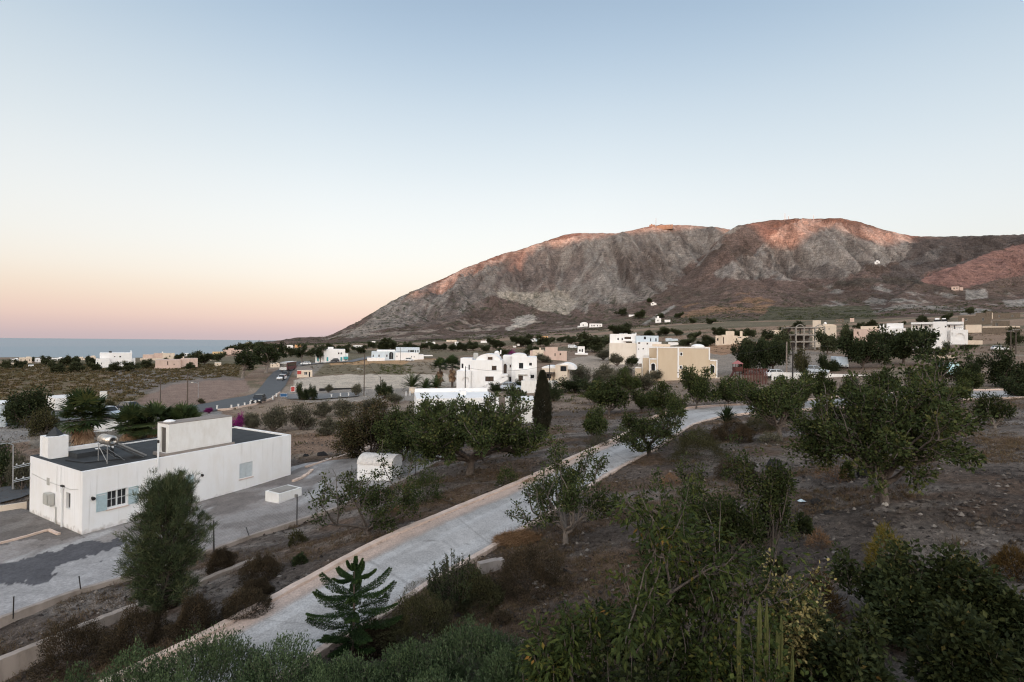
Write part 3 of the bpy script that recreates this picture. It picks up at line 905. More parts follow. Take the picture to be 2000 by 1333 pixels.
L_DARK = leafmat("leaf_dark", [(0, (0.018, 0.026, 0.013)), (.6, (0.030, 0.040, 0.018)), (1, (0.056, 0.062, 0.026))], rough=0.7)
L_FAR = leafmat("leaf_far_green", [(0, (0.032, 0.040, 0.022)), (.6, (0.050, 0.058, 0.030)), (1, (0.082, 0.082, 0.042))], rough=0.8)
L_OLIVE = leafmat("leaf_olive", [(0, (0.024, 0.038, 0.018)), (.5, (0.050, 0.074, 0.034)), (1, (0.105, 0.138, 0.068))], rough=0.5)
L_GREYB = leafmat("leaf_grey_bush", [(0, (0.058, 0.056, 0.040)), (.5, (0.088, 0.084, 0.058)), (1, (0.140, 0.128, 0.090))], rough=0.8)
L_THYME = leafmat("leaf_thyme", [(0, (0.022, 0.019, 0.013)), (.5, (0.050, 0.038, 0.024)), (1, (0.115, 0.078, 0.046))], rough=0.9)
L_THYMG = leafmat("leaf_thyme_green", [(0, (0.026, 0.028, 0.014)), (.5, (0.052, 0.050, 0.024)), (1, (0.086, 0.076, 0.034))], rough=0.9)
L_PALM = leafmat("leaf_palm", [(0, (0.022, 0.036, 0.016)), (.6, (0.042, 0.062, 0.024)), (1, (0.100, 0.110, 0.040))], rough=0.45)
L_DEAD = leafmat("leaf_palm_dead", [(0, (0.13, 0.075, 0.045)), (.5, (0.22, 0.14, 0.09)), (1, (0.36, 0.26, 0.18))], rough=0.8)
L_YELL = leafmat("leaf_yellow_green", [(0, (0.060, 0.058, 0.014)), (.5, (0.130, 0.105, 0.020)), (1, (0.22, 0.16, 0.03))], rough=0.6)
L_VARI = leafmat("leaf_variegated", [(0, (0.035, 0.05, 0.018)), (.45, (0.075, 0.08, 0.03)), (.6, (0.24, 0.19, 0.07)), (1, (0.42, 0.34, 0.16))], rough=0.5)
L_FIG = leafmat("leaf_bougain_green", [(0, (0.011, 0.016, 0.007)), (.6, (0.026, 0.033, 0.013)), (.92, (0.056, 0.062, 0.022)), (1, (0.11, 0.062, 0.02))], rough=0.6, spec=0.06)
L_MAG = leafmat("flower_magenta", [(0, (0.10, 0.012, 0.07)), (.6, (0.20, 0.02, 0.14)), (1, (0.30, 0.05, 0.20))], rough=0.7)
L_STRAW = leafmat("straw", [(0, (0.10, 0.055, 0.03)), (.5, (0.19, 0.11, 0.06)), (1, (0.30, 0.19, 0.11))], rough=0.9)
L_CACT = simple("cactus_skin", (0.085, 0.090, 0.028), 0.7, noise=0.3, nscale=14)
# ================================================================== NEAR STRUCTURES
def plaster(name, col, dirt=0.12, sc=0.9, rough=0.85, bump=0.15):
    m, nt, b = new_mat(name)
    b.inputs['Roughness'].default_value = rough; b.inputs['Specular IOR Level'].default_value = 0.2
    tc = nt.nodes.new('ShaderNodeTexCoord')
    mp = nt.nodes.new('ShaderNodeMapping'); mp.inputs['Scale'].default_value = (1, 1, 0.35)
    nt.links.new(tc.outputs['Object'], mp.inputs[0])
    n1 = nt.nodes.new('ShaderNodeTexNoise'); n1.inputs['Scale'].default_value = sc; n1.inputs['Detail'].default_value = 8; n1.inputs['Roughness'].default_value = 0.7
    nt.links.new(mp.outputs[0], n1.inputs['Vector'])
    rp = nt.nodes.new('ShaderNodeValToRGB'); e = rp.color_ramp.elements
    e[0].position = 0.30; e[0].color = tuple(c * (1 - dirt) * k for c, k in zip(col, (1, .97, .93))) + (1,)
    e[1].position = 0.58; e[1].color = tuple(col) + (1,)
    nt.links.new(n1.outputs['Fac'], rp.inputs[0]); nt.links.new(rp.outputs[0], b.inputs['Base Color'])
    n2 = nt.nodes.new('ShaderNodeTexNoise'); n2.inputs['Scale'].default_value = 18; n2.inputs['Detail'].default_value = 4
    nt.links.new(tc.outputs['Object'], n2.inputs['Vector'])
    bp = nt.nodes.new('ShaderNodeBump'); bp.inputs['Strength'].default_value = bump; bp.inputs['Distance'].default_value = 0.02
    nt.links.new(n2.outputs['Fac'], bp.inputs['Height']); nt.links.new(bp.outputs[0], b.inputs['Normal'])
    return m
WHITE = plaster("white_plaster", (0.81, 0.80, 0.80), 0.07, 1.3)
def weathered(name):
    """whitewash with rain streaks and splashed dirt along its foot"""
    m = plaster(name, (0.81, 0.80, 0.80), 0.07, 1.3); nt = m.node_tree; b = nt.nodes['Principled BSDF']
    src = b.inputs['Base Color'].links[0].from_socket
    tc = nt.nodes.new('ShaderNodeTexCoord'); sp = nt.nodes.new('ShaderNodeSeparateXYZ'); nt.links.new(tc.outputs['Object'], sp.inputs[0])
    nz = nt.nodes.new('ShaderNodeTexNoise'); nz.inputs['Scale'].default_value = 3.5; nz.inputs['Detail'].default_value = 7; nt.links.new(tc.outputs['Object'], nz.inputs['Vector'])
    ad = nt.nodes.new('ShaderNodeMath'); ad.operation = 'MULTIPLY_ADD'; ad.inputs[1].default_value = -1.1; nt.links.new(nz.outputs['Fac'], ad.inputs[0]); nt.links.new(sp.outputs['Z'], ad.inputs[2])
    mr = nt.nodes.new('ShaderNodeMapRange'); mr.inputs['From Min'].default_value = -.18; mr.inputs['From Max'].default_value = -.62; mr.inputs['To Max'].default_value = .75
    nt.links.new(ad.outputs[0], mr.inputs['Value'])
    mx = nt.nodes.new('ShaderNodeMix'); mx.data_type = 'RGBA'; mx.inputs['B'].default_value = (.30, .24, .19, 1)
    nt.links.new(mr.outputs[0], mx.inputs['Factor']); nt.links.new(src, mx.inputs['A'])
    mp = nt.nodes.new('ShaderNodeMapping'); mp.inputs['Scale'].default_value = (5.0, 5.0, .22); nt.links.new(tc.outputs['Object'], mp.inputs[0])
    n2 = nt.nodes.new('ShaderNodeTexNoise'); n2.inputs['Scale'].default_value = 1.0; n2.inputs['Detail'].default_value = 5; nt.links.new(mp.outputs[0], n2.inputs['Vector'])
    m2 = nt.nodes.new('ShaderNodeMapRange'); m2.inputs['From Min'].default_value = .60; m2.inputs['From Max'].default_value = .80; m2.inputs['To Max'].default_value = .45
    nt.links.new(n2.outputs['Fac'], m2.inputs['Value'])
    m3 = nt.nodes.new('ShaderNodeMix'); m3.data_type = 'RGBA'; m3.inputs['B'].default_value = (.42, .39, .36, 1)
    nt.links.new(m2.outputs[0], m3.inputs['Factor']); nt.links.new(mx.outputs['Result'], m3.inputs['A']); nt.links.new(m3.outputs['Result'], b.inputs['Base Color'])
    return m
WHITE_W = plaster("white_plaster_worn", (0.77, 0.755, 0.735), 0.14, 2.2)
CREAM = plaster("cream_plaster", (0.66, 0.56, 0.46), 0.12)
PINKC = plaster("pink_plaster", (0.58, 0.44, 0.38), 0.12)
BEIGE = plaster("beige_plaster", (0.58, 0.475, 0.355), 0.07)
OCHRE = plaster("ochre_plaster", (0.62, 0.46, 0.26), 0.12)
ORANGE = plaster("orange_plaster", (0.70, 0.40, 0.20), 0.12)
LBLUE = plaster("pale_blue_plaster", (0.55, 0.62, 0.68), 0.10)
TURQ = simple("turquoise_paint", (0.06, 0.30, 0.32), 0.6)
GREYC = plaster("raw_concrete", (0.30, 0.275, 0.25), 0.30, 1.5)
GREYW = plaster("grey_render", (0.27, 0.235, 0.215), 0.25, 1.5)
STONE = plaster("brown_stone", (0.17, 0.135, 0.105), 0.40, 2.5, bump=0.6)
KERB = plaster("pinkish_cement", (0.62, 0.485, 0.41), 0.25, 2.0, bump=0.4)
BLOCK = plaster("concrete_block", (0.36, 0.31, 0.285), 0.30, 3.0, bump=0.4)
WALLC = plaster("garden_wall_cement", (0.34, 0.285, 0.25), 0.40, 1.2, bump=0.5)
PANE = simple("window_glass_dark", (0.022, 0.024, 0.027), 0.12, spec=0.5)
PANE_B = simple("window_brown", (0.07, 0.045, 0.035), 0.3, spec=0.4)
WOODW = simple("white_painted_wood", (0.72, 0.72, 0.72), 0.5)
SHUT = simple("pale_blue_shutter", (0.40, 0.50, 0.53), 0.6, noise=0.15, nscale=5)
SHUTG = simple("grey_white_shutter", (0.52, 0.56, 0.58), 0.6, noise=0.12, nscale=5)
ROOFD = simple("dark_roof_felt", (0.040, 0.043, 0.047), 0.85, noise=0.35, nscale=1.2, bump=0.2)
STEEL = simple("galvanised_steel", (0.36, 0.37, 0.38), 0.4, 0.7)
TANKM = simple("polished_tank", (0.62, 0.56, 0.50), 0.32, 0.85)
DARKM = simple("dark_iron", (0.030, 0.027, 0.026), 0.6, 0.3)
BLACK = simple("black_rubber", (0.012, 0.012, 0.013), 0.7)
PLAST = simple("grey_plastic", (0.42, 0.41, 0.38), 0.6)
WOODP = simple("weathered_pole_wood", (0.105, 0.082, 0.068), 0.9, noise=0.4, nscale=8)
LAVA = simple("black_lava_rock", (0.028, 0.026, 0.027), 0.95, noise=0.5, nscale=6, bump=0.8)
ROCKB = simple("brown_rock", (0.12, 0.095, 0.085), 0.95, noise=0.5, nscale=6, bump=0.8)
ROCKW = simple("pale_pumice", (0.40, 0.37, 0.34), 0.95, noise=0.3, nscale=9, bump=0.6)

def holed(mb, x0, x1, z0, z1, holes, y0, y1, axis='x'):
    """wall panel with openings; local plane x-z (or y-z), thickness y0..y1"""
    loops = [[(x0, z0), (x1, z0), (x1, z1), (x0, z1)]] + [list(h) for h in holes]
    tri = geometry.tessellate_polygon([[Vector((p[0], p[1], 0)) for p in l] for l in loops])
    pts = [p for l in loops for p in l]; n = len(pts)
    def m(p, y): return (p[0], y, p[1]) if axis == 'x' else (y, p[0], p[1])
    v = [m(p, y0) for p in pts] + [m(p, y1) for p in pts]
    f = [tuple(t) for t in tri] + [tuple(n + i for i in t)[::-1] for t in tri]
    b = 0
    for l in loops:
        k = len(l)
        f += [(b + i, b + (i + 1) % k, n + b + (i + 1) % k, n + b + i) for i in range(k)]
        b += k
    mb.add(v, f)
def rect(x0, x1, z0, z1): return [(x0, z0), (x1, z0), (x1, z1), (x0, z1)]
def arch(x0, x1, z0, z1, n=10):
    r = (x1 - x0) / 2; c = (x0 + x1) / 2; zs = max(z1 - r, z0 + 0.02); rz = z1 - zs
    return [(x0, z0), (x1, z0)] + [(c + r * math.cos(t), zs + rz * math.sin(t)) for t in np.linspace(0, math.pi, n + 1)]
def frame_box(mb, x0, x1, z0, z1, w, y0, y1):
    mb.box(x0, x1, y0, y1, z0, z0 + w); mb.box(x0, x1, y0, y1, z1 - w, z1)
    mb.box(x0, x0 + w, y0, y1, z0 + w, z1 - w); mb.box(x1 - w, x1, y0, y1, z0 + w, z1 - w)

# ------------------------------------------------------------------ the long white house on the left
hB = px(160, 1049, 27.4); hz = CZ - 10.96
e1 = np.array([.4895, .872, 0]); e2 = np.array([-.872, .4895, 0])
HB = np.array([hB[0], hB[1], hz]); HRZ = math.atan2(.872, .4895)
def HL(s, t, z=0.0): return HB + e1 * s + e2 * t + np.array([0, 0, z])
LH, WH, HH = 13.1, 7.3, 3.58
house = empty('flat_roofed_house', HB, 'long white flat-roofed house with dark roof and pale blue shutters, nearest house, left side', 'house', rz=HRZ)
w = MB()
w.box(0.25, LH, 0.25, WH, -0.6, HH - 0.16)
holed(w, 0, LH, -0.6, HH, [rect(1.15, 2.15, 1.22, 2.2), rect(4.45, 5.35, 1.2, 2.15), rect(8.95, 9.95, 1.10, 2.16)], 0, 0.25)
holed(w, 0.25, WH, -0.6, HH, [rect(1.5, 2.05, 1.25, 2.15)], 0, 0.25, 'y')
w.box(LH - 0.2, LH - 0.003, 0.26, WH, HH - 0.16, HH); w.box(0.26, LH - 0.21, WH - 0.2, WH - .003, HH - 0.16, HH - 0.02)
w.build('wall', weathered('weathered_whitewash'), house)
rf = MB(); rf.box(0.26, LH - 0.21, 0.26, WH - 0.21, HH - 0.15, HH - 0.11)
rf.box(0.03, 0.24, 0.27, WH - .02, HH + .002, HH + 0.035); rf.box(0.03, LH - .02, WH - .19, WH - .01, HH - .015, HH + 0.05)
rfo = rf.build('roof', ROOFD, house)
sm_ = MB()
for k in range(1, 13): sm_.box(k * 1.0, k * 1.0 + 0.05, 0.27, WH - 0.22, HH - 0.108, HH - 0.098)
sm_.build('roof_seam', simple("roof_seam_felt", (0.058, 0.060, 0.064), 0.8), rfo)
def win_unit(par, x0, x1, z0, z1, y, muntin=True, mat=PANE, fr=WOODW, leaves=2):
    f = MB(); frame_box(f, x0, x1, z0, z1, 0.05, y, y + 0.05)
    wd = (x1 - x0) / leaves
    for k in range(1, leaves): f.box(x0 + k * wd - .035, x0 + k * wd + .035, y - .004, y + .046, z0 + .05, z1 - .05)
    if muntin:
        for k in range(leaves):
            a = x0 + k * wd + .05; c = x0 + (k + 1) * wd - .05
            f.box((a + c) / 2 - .012, (a + c) / 2 + .012, y + .01, y + .04, z0 + .05, z1 - .05)
            f.box(a, c, y + .012, y + .038, (z0 + z1) / 2 - .012, (z0 + z1) / 2 + .012)
    o = f.build('window', fr, par)
    p = MB(); p.box(x0 + .05, x1 - .05, y + .052, y + .06, z0 + .05, z1 - .05)
    p.build('pane', mat, o)
    return o
win_unit(house, 1.15, 2.15, 1.22, 2.2, 0.12)
win_unit(house, 4.45, 5.35, 1.2, 2.15, 0.12)
def shutter(par, x0, x1, z0, z1, y0, y1, mat):
    s = MB(); frame_box(s, x0, x1, z0, z1, 0.06, y0, y1)
    n = int((z1 - z0 - .12) / 0.06)
    for k in range(n):
        z = z0 + .06 + k * 0.06
        s.extr_x([(y0 + .008, z), (y0 + .02, z), (y1 - .006, z + .05), (y1 - .018, z + .05)], x0 + .06, x1 - .06)
    return s.build('shutter', mat, par)
shutter(house, 0.62, 1.12, 1.18, 2.18, -0.05, -0.012, SHUT)
shutter(house, 2.18, 2.68, 1.18, 2.18, -0.05, -0.012, SHUT)
shutter(house, 5.38, 5.83, 1.18, 2.13, -0.05, -0.012, SHUT)
o = shutter(house, 8.96, 9.44, 1.12, 2.14, 0.04, 0.09, SHUTG); shutter(house, 9.46, 9.94, 1.12, 2.14, 0.04, 0.09, SHUTG)
for a, b, z in ((1.08, 2.22, 1.17), (4.4, 5.4, 1.15), (8.9, 10.0, 1.05)):
    sl = MB(); sl.box(a, b, -0.06, 0.12, z - .05, z - .003); sl.build('window_sill', KERB, house)
f = MB(); f.box(0.12, 0.17, 1.5, 2.05, 1.25, 2.15); f.build('window', PANE, house)
# narrow recess with drain, meter box, vents, cables on the short wall
f = MB(); f.tube([(-0.07, 2.42, 0.1), (-0.07, 2.42, 2.3)], 0.045, 8); f.box(-0.14, -0.003, 2.33, 2.50, 2.28, 2.42); f.build('drain_pipe', WOODW, house)
f = MB(); f.tube([(-0.05, 3.32, 0.0), (-0.05, 3.32, 1.1)], 0.03, 8); f.build('drain_pipe', PLAST, house)
f = MB(); f.box(-0.32, -0.03, 3.55, 4.25, 1.2, 1.85); f.box(-0.36, -.33, 3.62, 4.18, 1.26, 1.8); f.box(-.2, -.002, 3.6, 3.66, 1.1, 1.2); f.box(-.2, -.002, 4.1, 4.16, 1.1, 1.2)
f.build('cooling_unit', PLAST, house)
f = MB(); f.box(-0.03, -0.002, 4.35, 4.68, 2.2, 2.62)
for k in range(4): f.box(-.045, -.03, 4.38, 4.65, 2.25 + k * .09, 2.29 + k * .09)
f.build('vent_grille', PLAST, house)
f = MB(); f.box(-0.1, -0.002, 2.25, 2.6, 2.42, 2.5)
f.build('wall_lamp', DARKM, house)
f = MB(); f.tube([(6.35, -0.14, 1.95), (6.35, 0.0, 2.0)], [.09, .06], 10); f.build('vent_hood', DARKM, house)
f = MB(); f.tube([(0.45, -0.16, 2.0), (0.45, 0.0, 2.05)], [.1, .07], 10); f.build('vent_hood', DARKM, house)
f = MB(); f.tube([(3.72, -0.06, 2.9), (3.72, -0.06, 4.55)], 0.05, 8); f.build('vent_pipe', WOODW, house)
f = MB(); f.tube([(3.72, -0.06, 4.553), (3.72, -0.06, 4.72)], 0.06, 8); f.build('vent_cap', DARKM, house)
f = MB()
for y in (2.75, 3.3): f.tube([(-.012, y, 3.5), (-.012, y, 2.0)], .008, 4)
f.tube([(-.03, 6.9, 2.55), (-.05, 4.5, 2.42), (-.05, 1.5, 2.42), (-.01, 0.5, 2.55)], .012, 5)
f.build('wall_cable', PLAST, house)
# rooftop room
f = MB(); f.box(4.7, 8.62, 0.4, 1.75, HH - .09, HH + 1.95); holed(f, 0.402, 1.748, HH - .09, HH + 1.95, [rect(.72, 1.36, HH + .1, HH + 1.72)], 4.52, 4.697, 'y')
rr_ = f.build('stair_head', WHITE_W, house)
f = MB(); f.box(4.505, 8.66, 0.39, 1.76, HH + 1.952, HH + 2.0); f.build('roof', GREYW, rr_)
f = MB(); f.box(4.6, 4.66, .73, 1.35, HH + .1, HH + 1.71); f.box(4.585, 4.6, .78, 1.3, HH + .95, HH + 1.0); f.build('door', simple("grey_brown_door", (0.10, 0.088, 0.08), 0.7, noise=.3), rr_)
f = MB(); f.box(4.4, 8.75, 0.262, .39, HH - .09, HH + .14); f.box(4.3, 4.5, .30, 1.85, HH - .09, HH + .10); f.build('plinth', GREYW, rr_)
f = MB(); f.lathe([(.32, 0), (.34, .05), (.2, .12), (.02, .15)], (4.95, 1.2, HH + 2.0), 14); f.build('vent_cap', WHITE, rr_)
# chimney
f = MB(); f.box(0.35, 1.35, 5.75, 6.95, HH - .1, HH + 1.25)
ch = f.build('chimney', WHITE, house)
f = MB(); f.lathe([(.45, 0), (.40, .08), (.02, .55)], (0.85, 6.3, HH + 1.252), 4); f.build('chimney_cap', ROOFD, ch)
f = MB(); f.box(1.36, 3.9, 6.1, 6.28, HH - .1, HH + .42); f.build('parapet', WHITE, house)
f = MB(); f.box(1.37, 3.3, 4.6, 5.9, HH - .1, HH + .2); f.build('roof_box', ROOFD, house)
# solar water heater (rests on the roof)
sh = empty('solar_water_heater', HL(1.7, 1.3, HH - .108), 'solar water heater with steel tank and tilted black panel on the dark roof', 'solar heater', rz=HRZ)
f = MB(); ax0 = np.array([0.25, 0.1, 1.35]); ax1 = np.array([0.25, 1.45, 1.35])
dirt = ax1 - ax0; ts = [0, .03, .05, .5, .95, .97, 1]; rs_ = [.18, .26, .3, .3, .3, .26, .18]
f.tube([ax0 + dirt * t for t in ts], rs_, 20); f.build('tank', TANKM, sh, smooth=True)
f = MB()
for t in (.22, .5, .78): f.tube([ax0 + dirt * (t - .012), ax0 + dirt * (t + .012)], .308, 20)
f.build('tank_strap', STEEL, sh)
f = MB()
for y in (.2, 1.35):
    f.rod((0.02, y, 0), (0.02, y, 1.1), .028); f.rod((.5, y, 1.05), (.02, y, 1.05), .024); f.rod((.05, y, .9), (.9, y, .05), .02)
    f.rod((.45, y, 1.08), (1.95, y, 0.04), .028)
f.rod((.02, .2, .1), (.02, 1.35, 1.0), .018); f.rod((.02, .2, 1.05), (.02, 1.35, 1.05), .024)
f.build('stand', STEEL, sh)
f = MB()
v = np.array([(.5, .1, 1.12), (2.02, .1, .1), (2.02, 1.45, .1), (.5, 1.45, 1.12)]); nrm = unit(np.cross(v[1] - v[0], v[3] - v[0]))
f.add(np.concatenate([v, v + nrm * .09]), [(0, 3, 2, 1), (4, 5, 6, 7), (0, 1, 5, 4), (1, 2, 6, 5), (2, 3, 7, 6), (3, 0, 4, 7)])
pn = f.build('panel_frame', STEEL, sh)
u_ = (v[1] - v[0]); w_ = (v[3] - v[0]); b0 = v[0] + nrm * .093
f = MB(); q = np.array([b0 + u_ * a + w_ * b for a, b in ((.03, .03), (.97, .03), (.97, .97), (.03, .97))]); f.add(np.concatenate([q, q + nrm * .006]), [(0, 3, 2, 1), (4, 5, 6, 7), (0, 1, 5, 4), (1, 2, 6, 5), (2, 3, 7, 6), (3, 0, 4, 7)])
f.build('collector', simple("solar_collector", (0.012, 0.013, 0.016), 0.2, spec=.5), pn)
f = MB(); f.tube([(.2, .3, 1.05), (.4, .25, .4), (.9, .3, .12), (-.6, 1.5, .03), (-.9, 3.2, .03)], .03, 6); f.build('hose', BLACK, sh)
f = MB(); f.lathe([(.02, 0), (.14, .02), (.16, .08), (.03, .1)], (0, 0, 0), 10)
tag(f.build('roof_debris', WHITE_W, None, HL(2.6, 5.0, HH + .2)), 'crumpled pale scrap lying on the dark roof box', 'debris')
# power bracket on the far corner
pb = empty('cable_bracket', HL(0.0, 7.3, 2.2), 'steel cable bracket with crossarms on the corner of the long white house', 'bracket', rz=HRZ)
f = MB(); f.tube([(-.75, .1, -.5), (-.75, .1, 2.2)], .035, 6); f.tube([(-.75, .1, 2.2), (-1.0, .2, 2.35), (-1.4, .3, 2.3)], .02, 6); f.build('post', STEEL, pb)
for z in (.0, .85):
    f = MB(); f.rod((-.75, .1, z), (-.02, -.1, z + .1), .025); f.rod((-.75, .1, z - .1), (-.02, -.1, z), .02)
    for k in range(2): f.lathe([(.03, 0), (.05, .04), (.03, .1)], (-.3 - .3 * k, .0 + .05 * k, z + .08), 8)
    f.build('crossarm', STEEL, pb)

# ------------------------------------------------------------------ terrace around the house
def flat(x, y, h):
    d = ray(x, y); D = h / d[2]
    return np.array([d[0] * D, D, CZ + h])
edge_px = [(-150,1268),(0,1213),(150,1158),(330,1108),(490,1050),(640,1001),(760,955),(895,884)]
edge = np.array([flat(x, y, -10.86 + 0.9 * smooth(300, 900, x)) for x, y in edge_px])
tpos = []
def terr_z(X, Y):
    xp, _ = project(X, Y, np.full_like(X, CZ - 10.9))
    return CZ - 10.90 + 0.9 * smooth(300, 900, xp)
# strip from the wall edge to the plinth line of the house and beyond
inner_px = [(-150,985),(0,985),(66,1000),(160,1000),(480,935),(600,905),(700,895),(800,872)]
inn = np.array([flat(x, y, -10.88 + 0.8 * smooth(300, 900, x)) for x, y in inner_px])
s_ = np.linspace(0, 1, 150)
def resample(P, n):
    d = np.concatenate([[0], np.cumsum(np.linalg.norm(np.diff(P[:, :2], axis=0), axis=1))]); t = np.linspace(0, d[-1], n)
    return np.stack([np.interp(t, d, P[:, k]) for k in range(3)], 1)
Eg = np.stack([np.interp(np.linspace(0, 7, 220), np.arange(8), edge[:, k]) for k in range(3)], 1)
Ig = np.stack([np.interp(np.linspace(0, 7, 220), np.arange(8), inn[:, k]) for k in range(3)], 1)
tt = np.linspace(0, 1, 90)[None, :, None]
TP = Eg[:, None] * (1 - tt) + Ig[:, None] * tt
flatP = TP.reshape(-1, 3)
xp, yp = project(flatP[:, 0], flatP[:, 1], flatP[:, 2])
nj = fbm(flatP[:, 0] / 1.6, flatP[:, 1] / 1.6, 501, 4) - .5; nk = fbm(flatP[:, 0] / .5, flatP[:, 1] / .5, 507, 3) - .5
xj = xp + nj * 60 + nk * 40; yj = yp + nj * 26 + nk * 16
c = np.empty((len(flatP), 3)); c[:] = (0.27, 0.245, 0.235)
c = paint(c, np.ones(len(flatP)), (0.17, 0.148, 0.138), smooth(0.45, .65, fbm(flatP[:, 0] / 2.2, flatP[:, 1] / 2.2, 511, 4)) * .8)
c = paint(c, np.ones(len(flatP)), (0.39, 0.375, 0.37), smooth(0.55, .7, fbm(flatP[:, 0] / 1.2 + 9, flatP[:, 1] / 3.0, 521, 4)) * .8)
near_ = inpoly(xj, yj, [(-200,1140),(260,1055),(300,1075),(330,1108),(300,1130),(0,1215),(-200,1280)])
c = paint(c, near_, (0.37, 0.355, 0.355), .75)
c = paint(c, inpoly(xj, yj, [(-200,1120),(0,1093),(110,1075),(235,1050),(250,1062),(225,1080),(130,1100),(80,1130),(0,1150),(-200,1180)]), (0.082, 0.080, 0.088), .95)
c = paint(c, inpoly(xj, yj, [(600,905),(760,880),(800,870),(895,884),(760,930),(640,945)]), (0.24, 0.22, 0.21), .5)
c = paint(c, inpoly(xj, yj, [(-200,985),(66,985),(160,1049),(60,1060),(0,1065),(-200,1080)]), (0.13, 0.115, 0.105), .8)
terr_m = zone_mat("worn_concrete", fine=((1.2, 0.2), (9.0, 0.25), (60.0, 0.2)), bump=0.4, bdist=0.03)
TP[..., 2] += 0.03
tag(grid_mesh("terrace", TP, terr_m, c), "worn concrete yard around the white house", "yard", kind='structure')

def ribbon_wall(name, P, thick, z_dn, z_up, mat, label, cat, parent=None, top=None, wob=0.0, seed=1, side=1):
    """wall that follows a polyline; P are points of its top edge line"""
    n = len(P); rng = np.random.default_rng(seed)
    T = np.gradient(P[:, :2], axis=0); T /= np.linalg.norm(T, axis=1, keepdims=True)
    N = np.stack([-T[:, 1], T[:, 0]], 1) * side
    w = wob * (rng.random(n) - .5)
    a = np.concatenate([P[:, :2] + w[:, None] * N, (P[:, 2] + z_up + w)[:, None]], 1); b = np.concatenate([P[:, :2] + N * thick, (P[:, 2] + z_up + w)[:, None]], 1)
    a0 = a.copy(); a0[:, 2] = P[:, 2] - z_dn; b0 = b.copy(); b0[:, 2] = P[:, 2] - z_dn
    mb = MB(); V = np.stack([a0, a, b, b0], 1)
    i = np.arange(n - 1)[:, None] * 4; j = np.arange(4)[None]; k = (j + 1) % 4
    mb.add(V.reshape(-1, 3), np.stack([i + j, i + k, i + 4 + k, i + 4 + j], -1).reshape(-1, 4))
    mb.f.append(np.array([[0, 1, 2, 3]])); mb.f.append(np.array([[3, 2, 1, 0]]) + 4 * (n - 1))
    o = mb.build(name, mat, parent)
    if label: tag(o, label, cat)
    return o
def pxline(pts, h0=None, n=60, raise_=0.0):
    P = np.array([gp(x, y) if h0 is None else flat(x, y, h0(x) if callable(h0) else h0) for x, y in pts])
    P = resample(P, n); P[:, 2] += raise_
    return P
ribbon_wall("retaining_wall", resample(edge, 120), 0.22, 1.3, 0.10, WALLC, "low grey cement retaining wall below the chain-link fence", "wall", wob=0.02, side=1)
w2 = np.array([flat(x, y, h) for x, y, h in [(-120,1342,-10.55),(0,1290,-10.5),(200,1208,-10.4),(390,1137,-10.3),(505,1090,-10.1)]])
ribbon_wall("garden_wall", resample(w2, 70), 0.28, 1.1, 0.0, WALLC, "second cement garden wall with pale top, in front of the fence wall", "wall", wob=0.02)
pl = np.array([HL(-.45, 7.3, 0), HL(-.45, -.55, 0), HL(14.5, -.55, 0.1)])
ribbon_wall("house_plinth", resample(pl, 60), 0.16, 0.6, 0.10, KERB, "narrow pale kerb round the foot of the long white house", "kerb", wob=0.015)
f = MB(); f.box(-.3, 13.6, -.42, -.01, -.5, .03); f.box(-.3, -.01, -.42, 7.3, -.5, .028)
tag(f.build("house_apron", GREYW, None, HB, rz=HRZ), "dark cement apron along the foot of the white house", "apron", kind='structure')
lw = np.array([flat(x, y, -10.9) for x, y in [(-120,1105),(0,1066),(60,1050),(92,1040),(112,1048)]])
ribbon_wall("yard_kerb", resample(lw, 30), 0.14, 0.3, 0.16, KERB, "pale yard kerb running left from the corner of the white house", "kerb", wob=0.02)
lw = np.array([flat(x, y, -10.6) for x, y in [(-100,1005),(0,992),(52,984)]])
ribbon_wall("yard_wall", resample(lw, 20), 0.16, 0.6, 0.10, CREAM, "short cream yard wall at the left edge beside the white house", "wall", wob=0.02)
for k, (pts, lab) in enumerate([([(600,913),(650,897),(700,884),(735,868)], "low pale kerb wall bordering the yard behind the white house"),
                   ([(575,940),(590,935),(605,926),(613,918)], "broken pale kerb stones beside the far end of the white house"),]):
    P = np.array([flat(x, y, -10.4) for x, y in pts])
    ribbon_wall("yard_kerb", resample(P, 30), 0.25, 0.4, 0.08, KERB, lab, "kerb", wob=0.05, seed=5 + k)

# small white cube with a cement hatch
q = flat(568, 985, -10.83)
cb_ = empty('cistern_box', q + np.array([0, 0, 0]), 'small white cube-shaped cistern box with a grey cement hatch in the yard', 'cistern', rz=HRZ)
f = MB(); f.box(-.95, .75, -.1, 1.3, -.3, .92); f.build('wall', WHITE_W, cb_)
f = MB(); f.box(-.80, .55, .05, 1.15, .923, .95); f.build('hatch', GREYC, cb_)
f = MB(); f.box(.2, .34, -.115, -.1, .35, .6); f.build('crack_patch', GREYC, cb_)
# vaulted pump house
q = flat(735, 945, -10.35)
ph_ = empty('vaulted_pump_house', q, 'small white barrel-vaulted pump house behind the sparse pistachio tree', 'pump house', rz=HRZ - 1.25)
f = MB(); n = 14
poly = [(-.9, 0 - .3), (-.9, 1.35)] + [(.9 * -math.cos(t), 1.35 + .55 * math.sin(t)) for t in np.linspace(0, math.pi, n)][1:-1] + [(.9, 1.35), (.9, -.3)]
f.extr_x([(y + .9, z) for y, z in poly], -1.5, 1.2); f.build('wall', WHITE, ph_)
f = MB()
pol2 = [(.97 * -math.cos(t) + .9, 1.37 + .60 * math.sin(t)) for t in np.linspace(0, math.pi, n)]; pol3 = [(.905 * -math.cos(t) + .9, 1.37 + .553 * math.sin(t)) for t in np.linspace(math.pi, 0, n)]
f.extr_x(pol2 + pol3, -1.52, 1.22); f.build('roof', plaster("vault_skin", (.62, .58, .55), .3, 2), ph_)

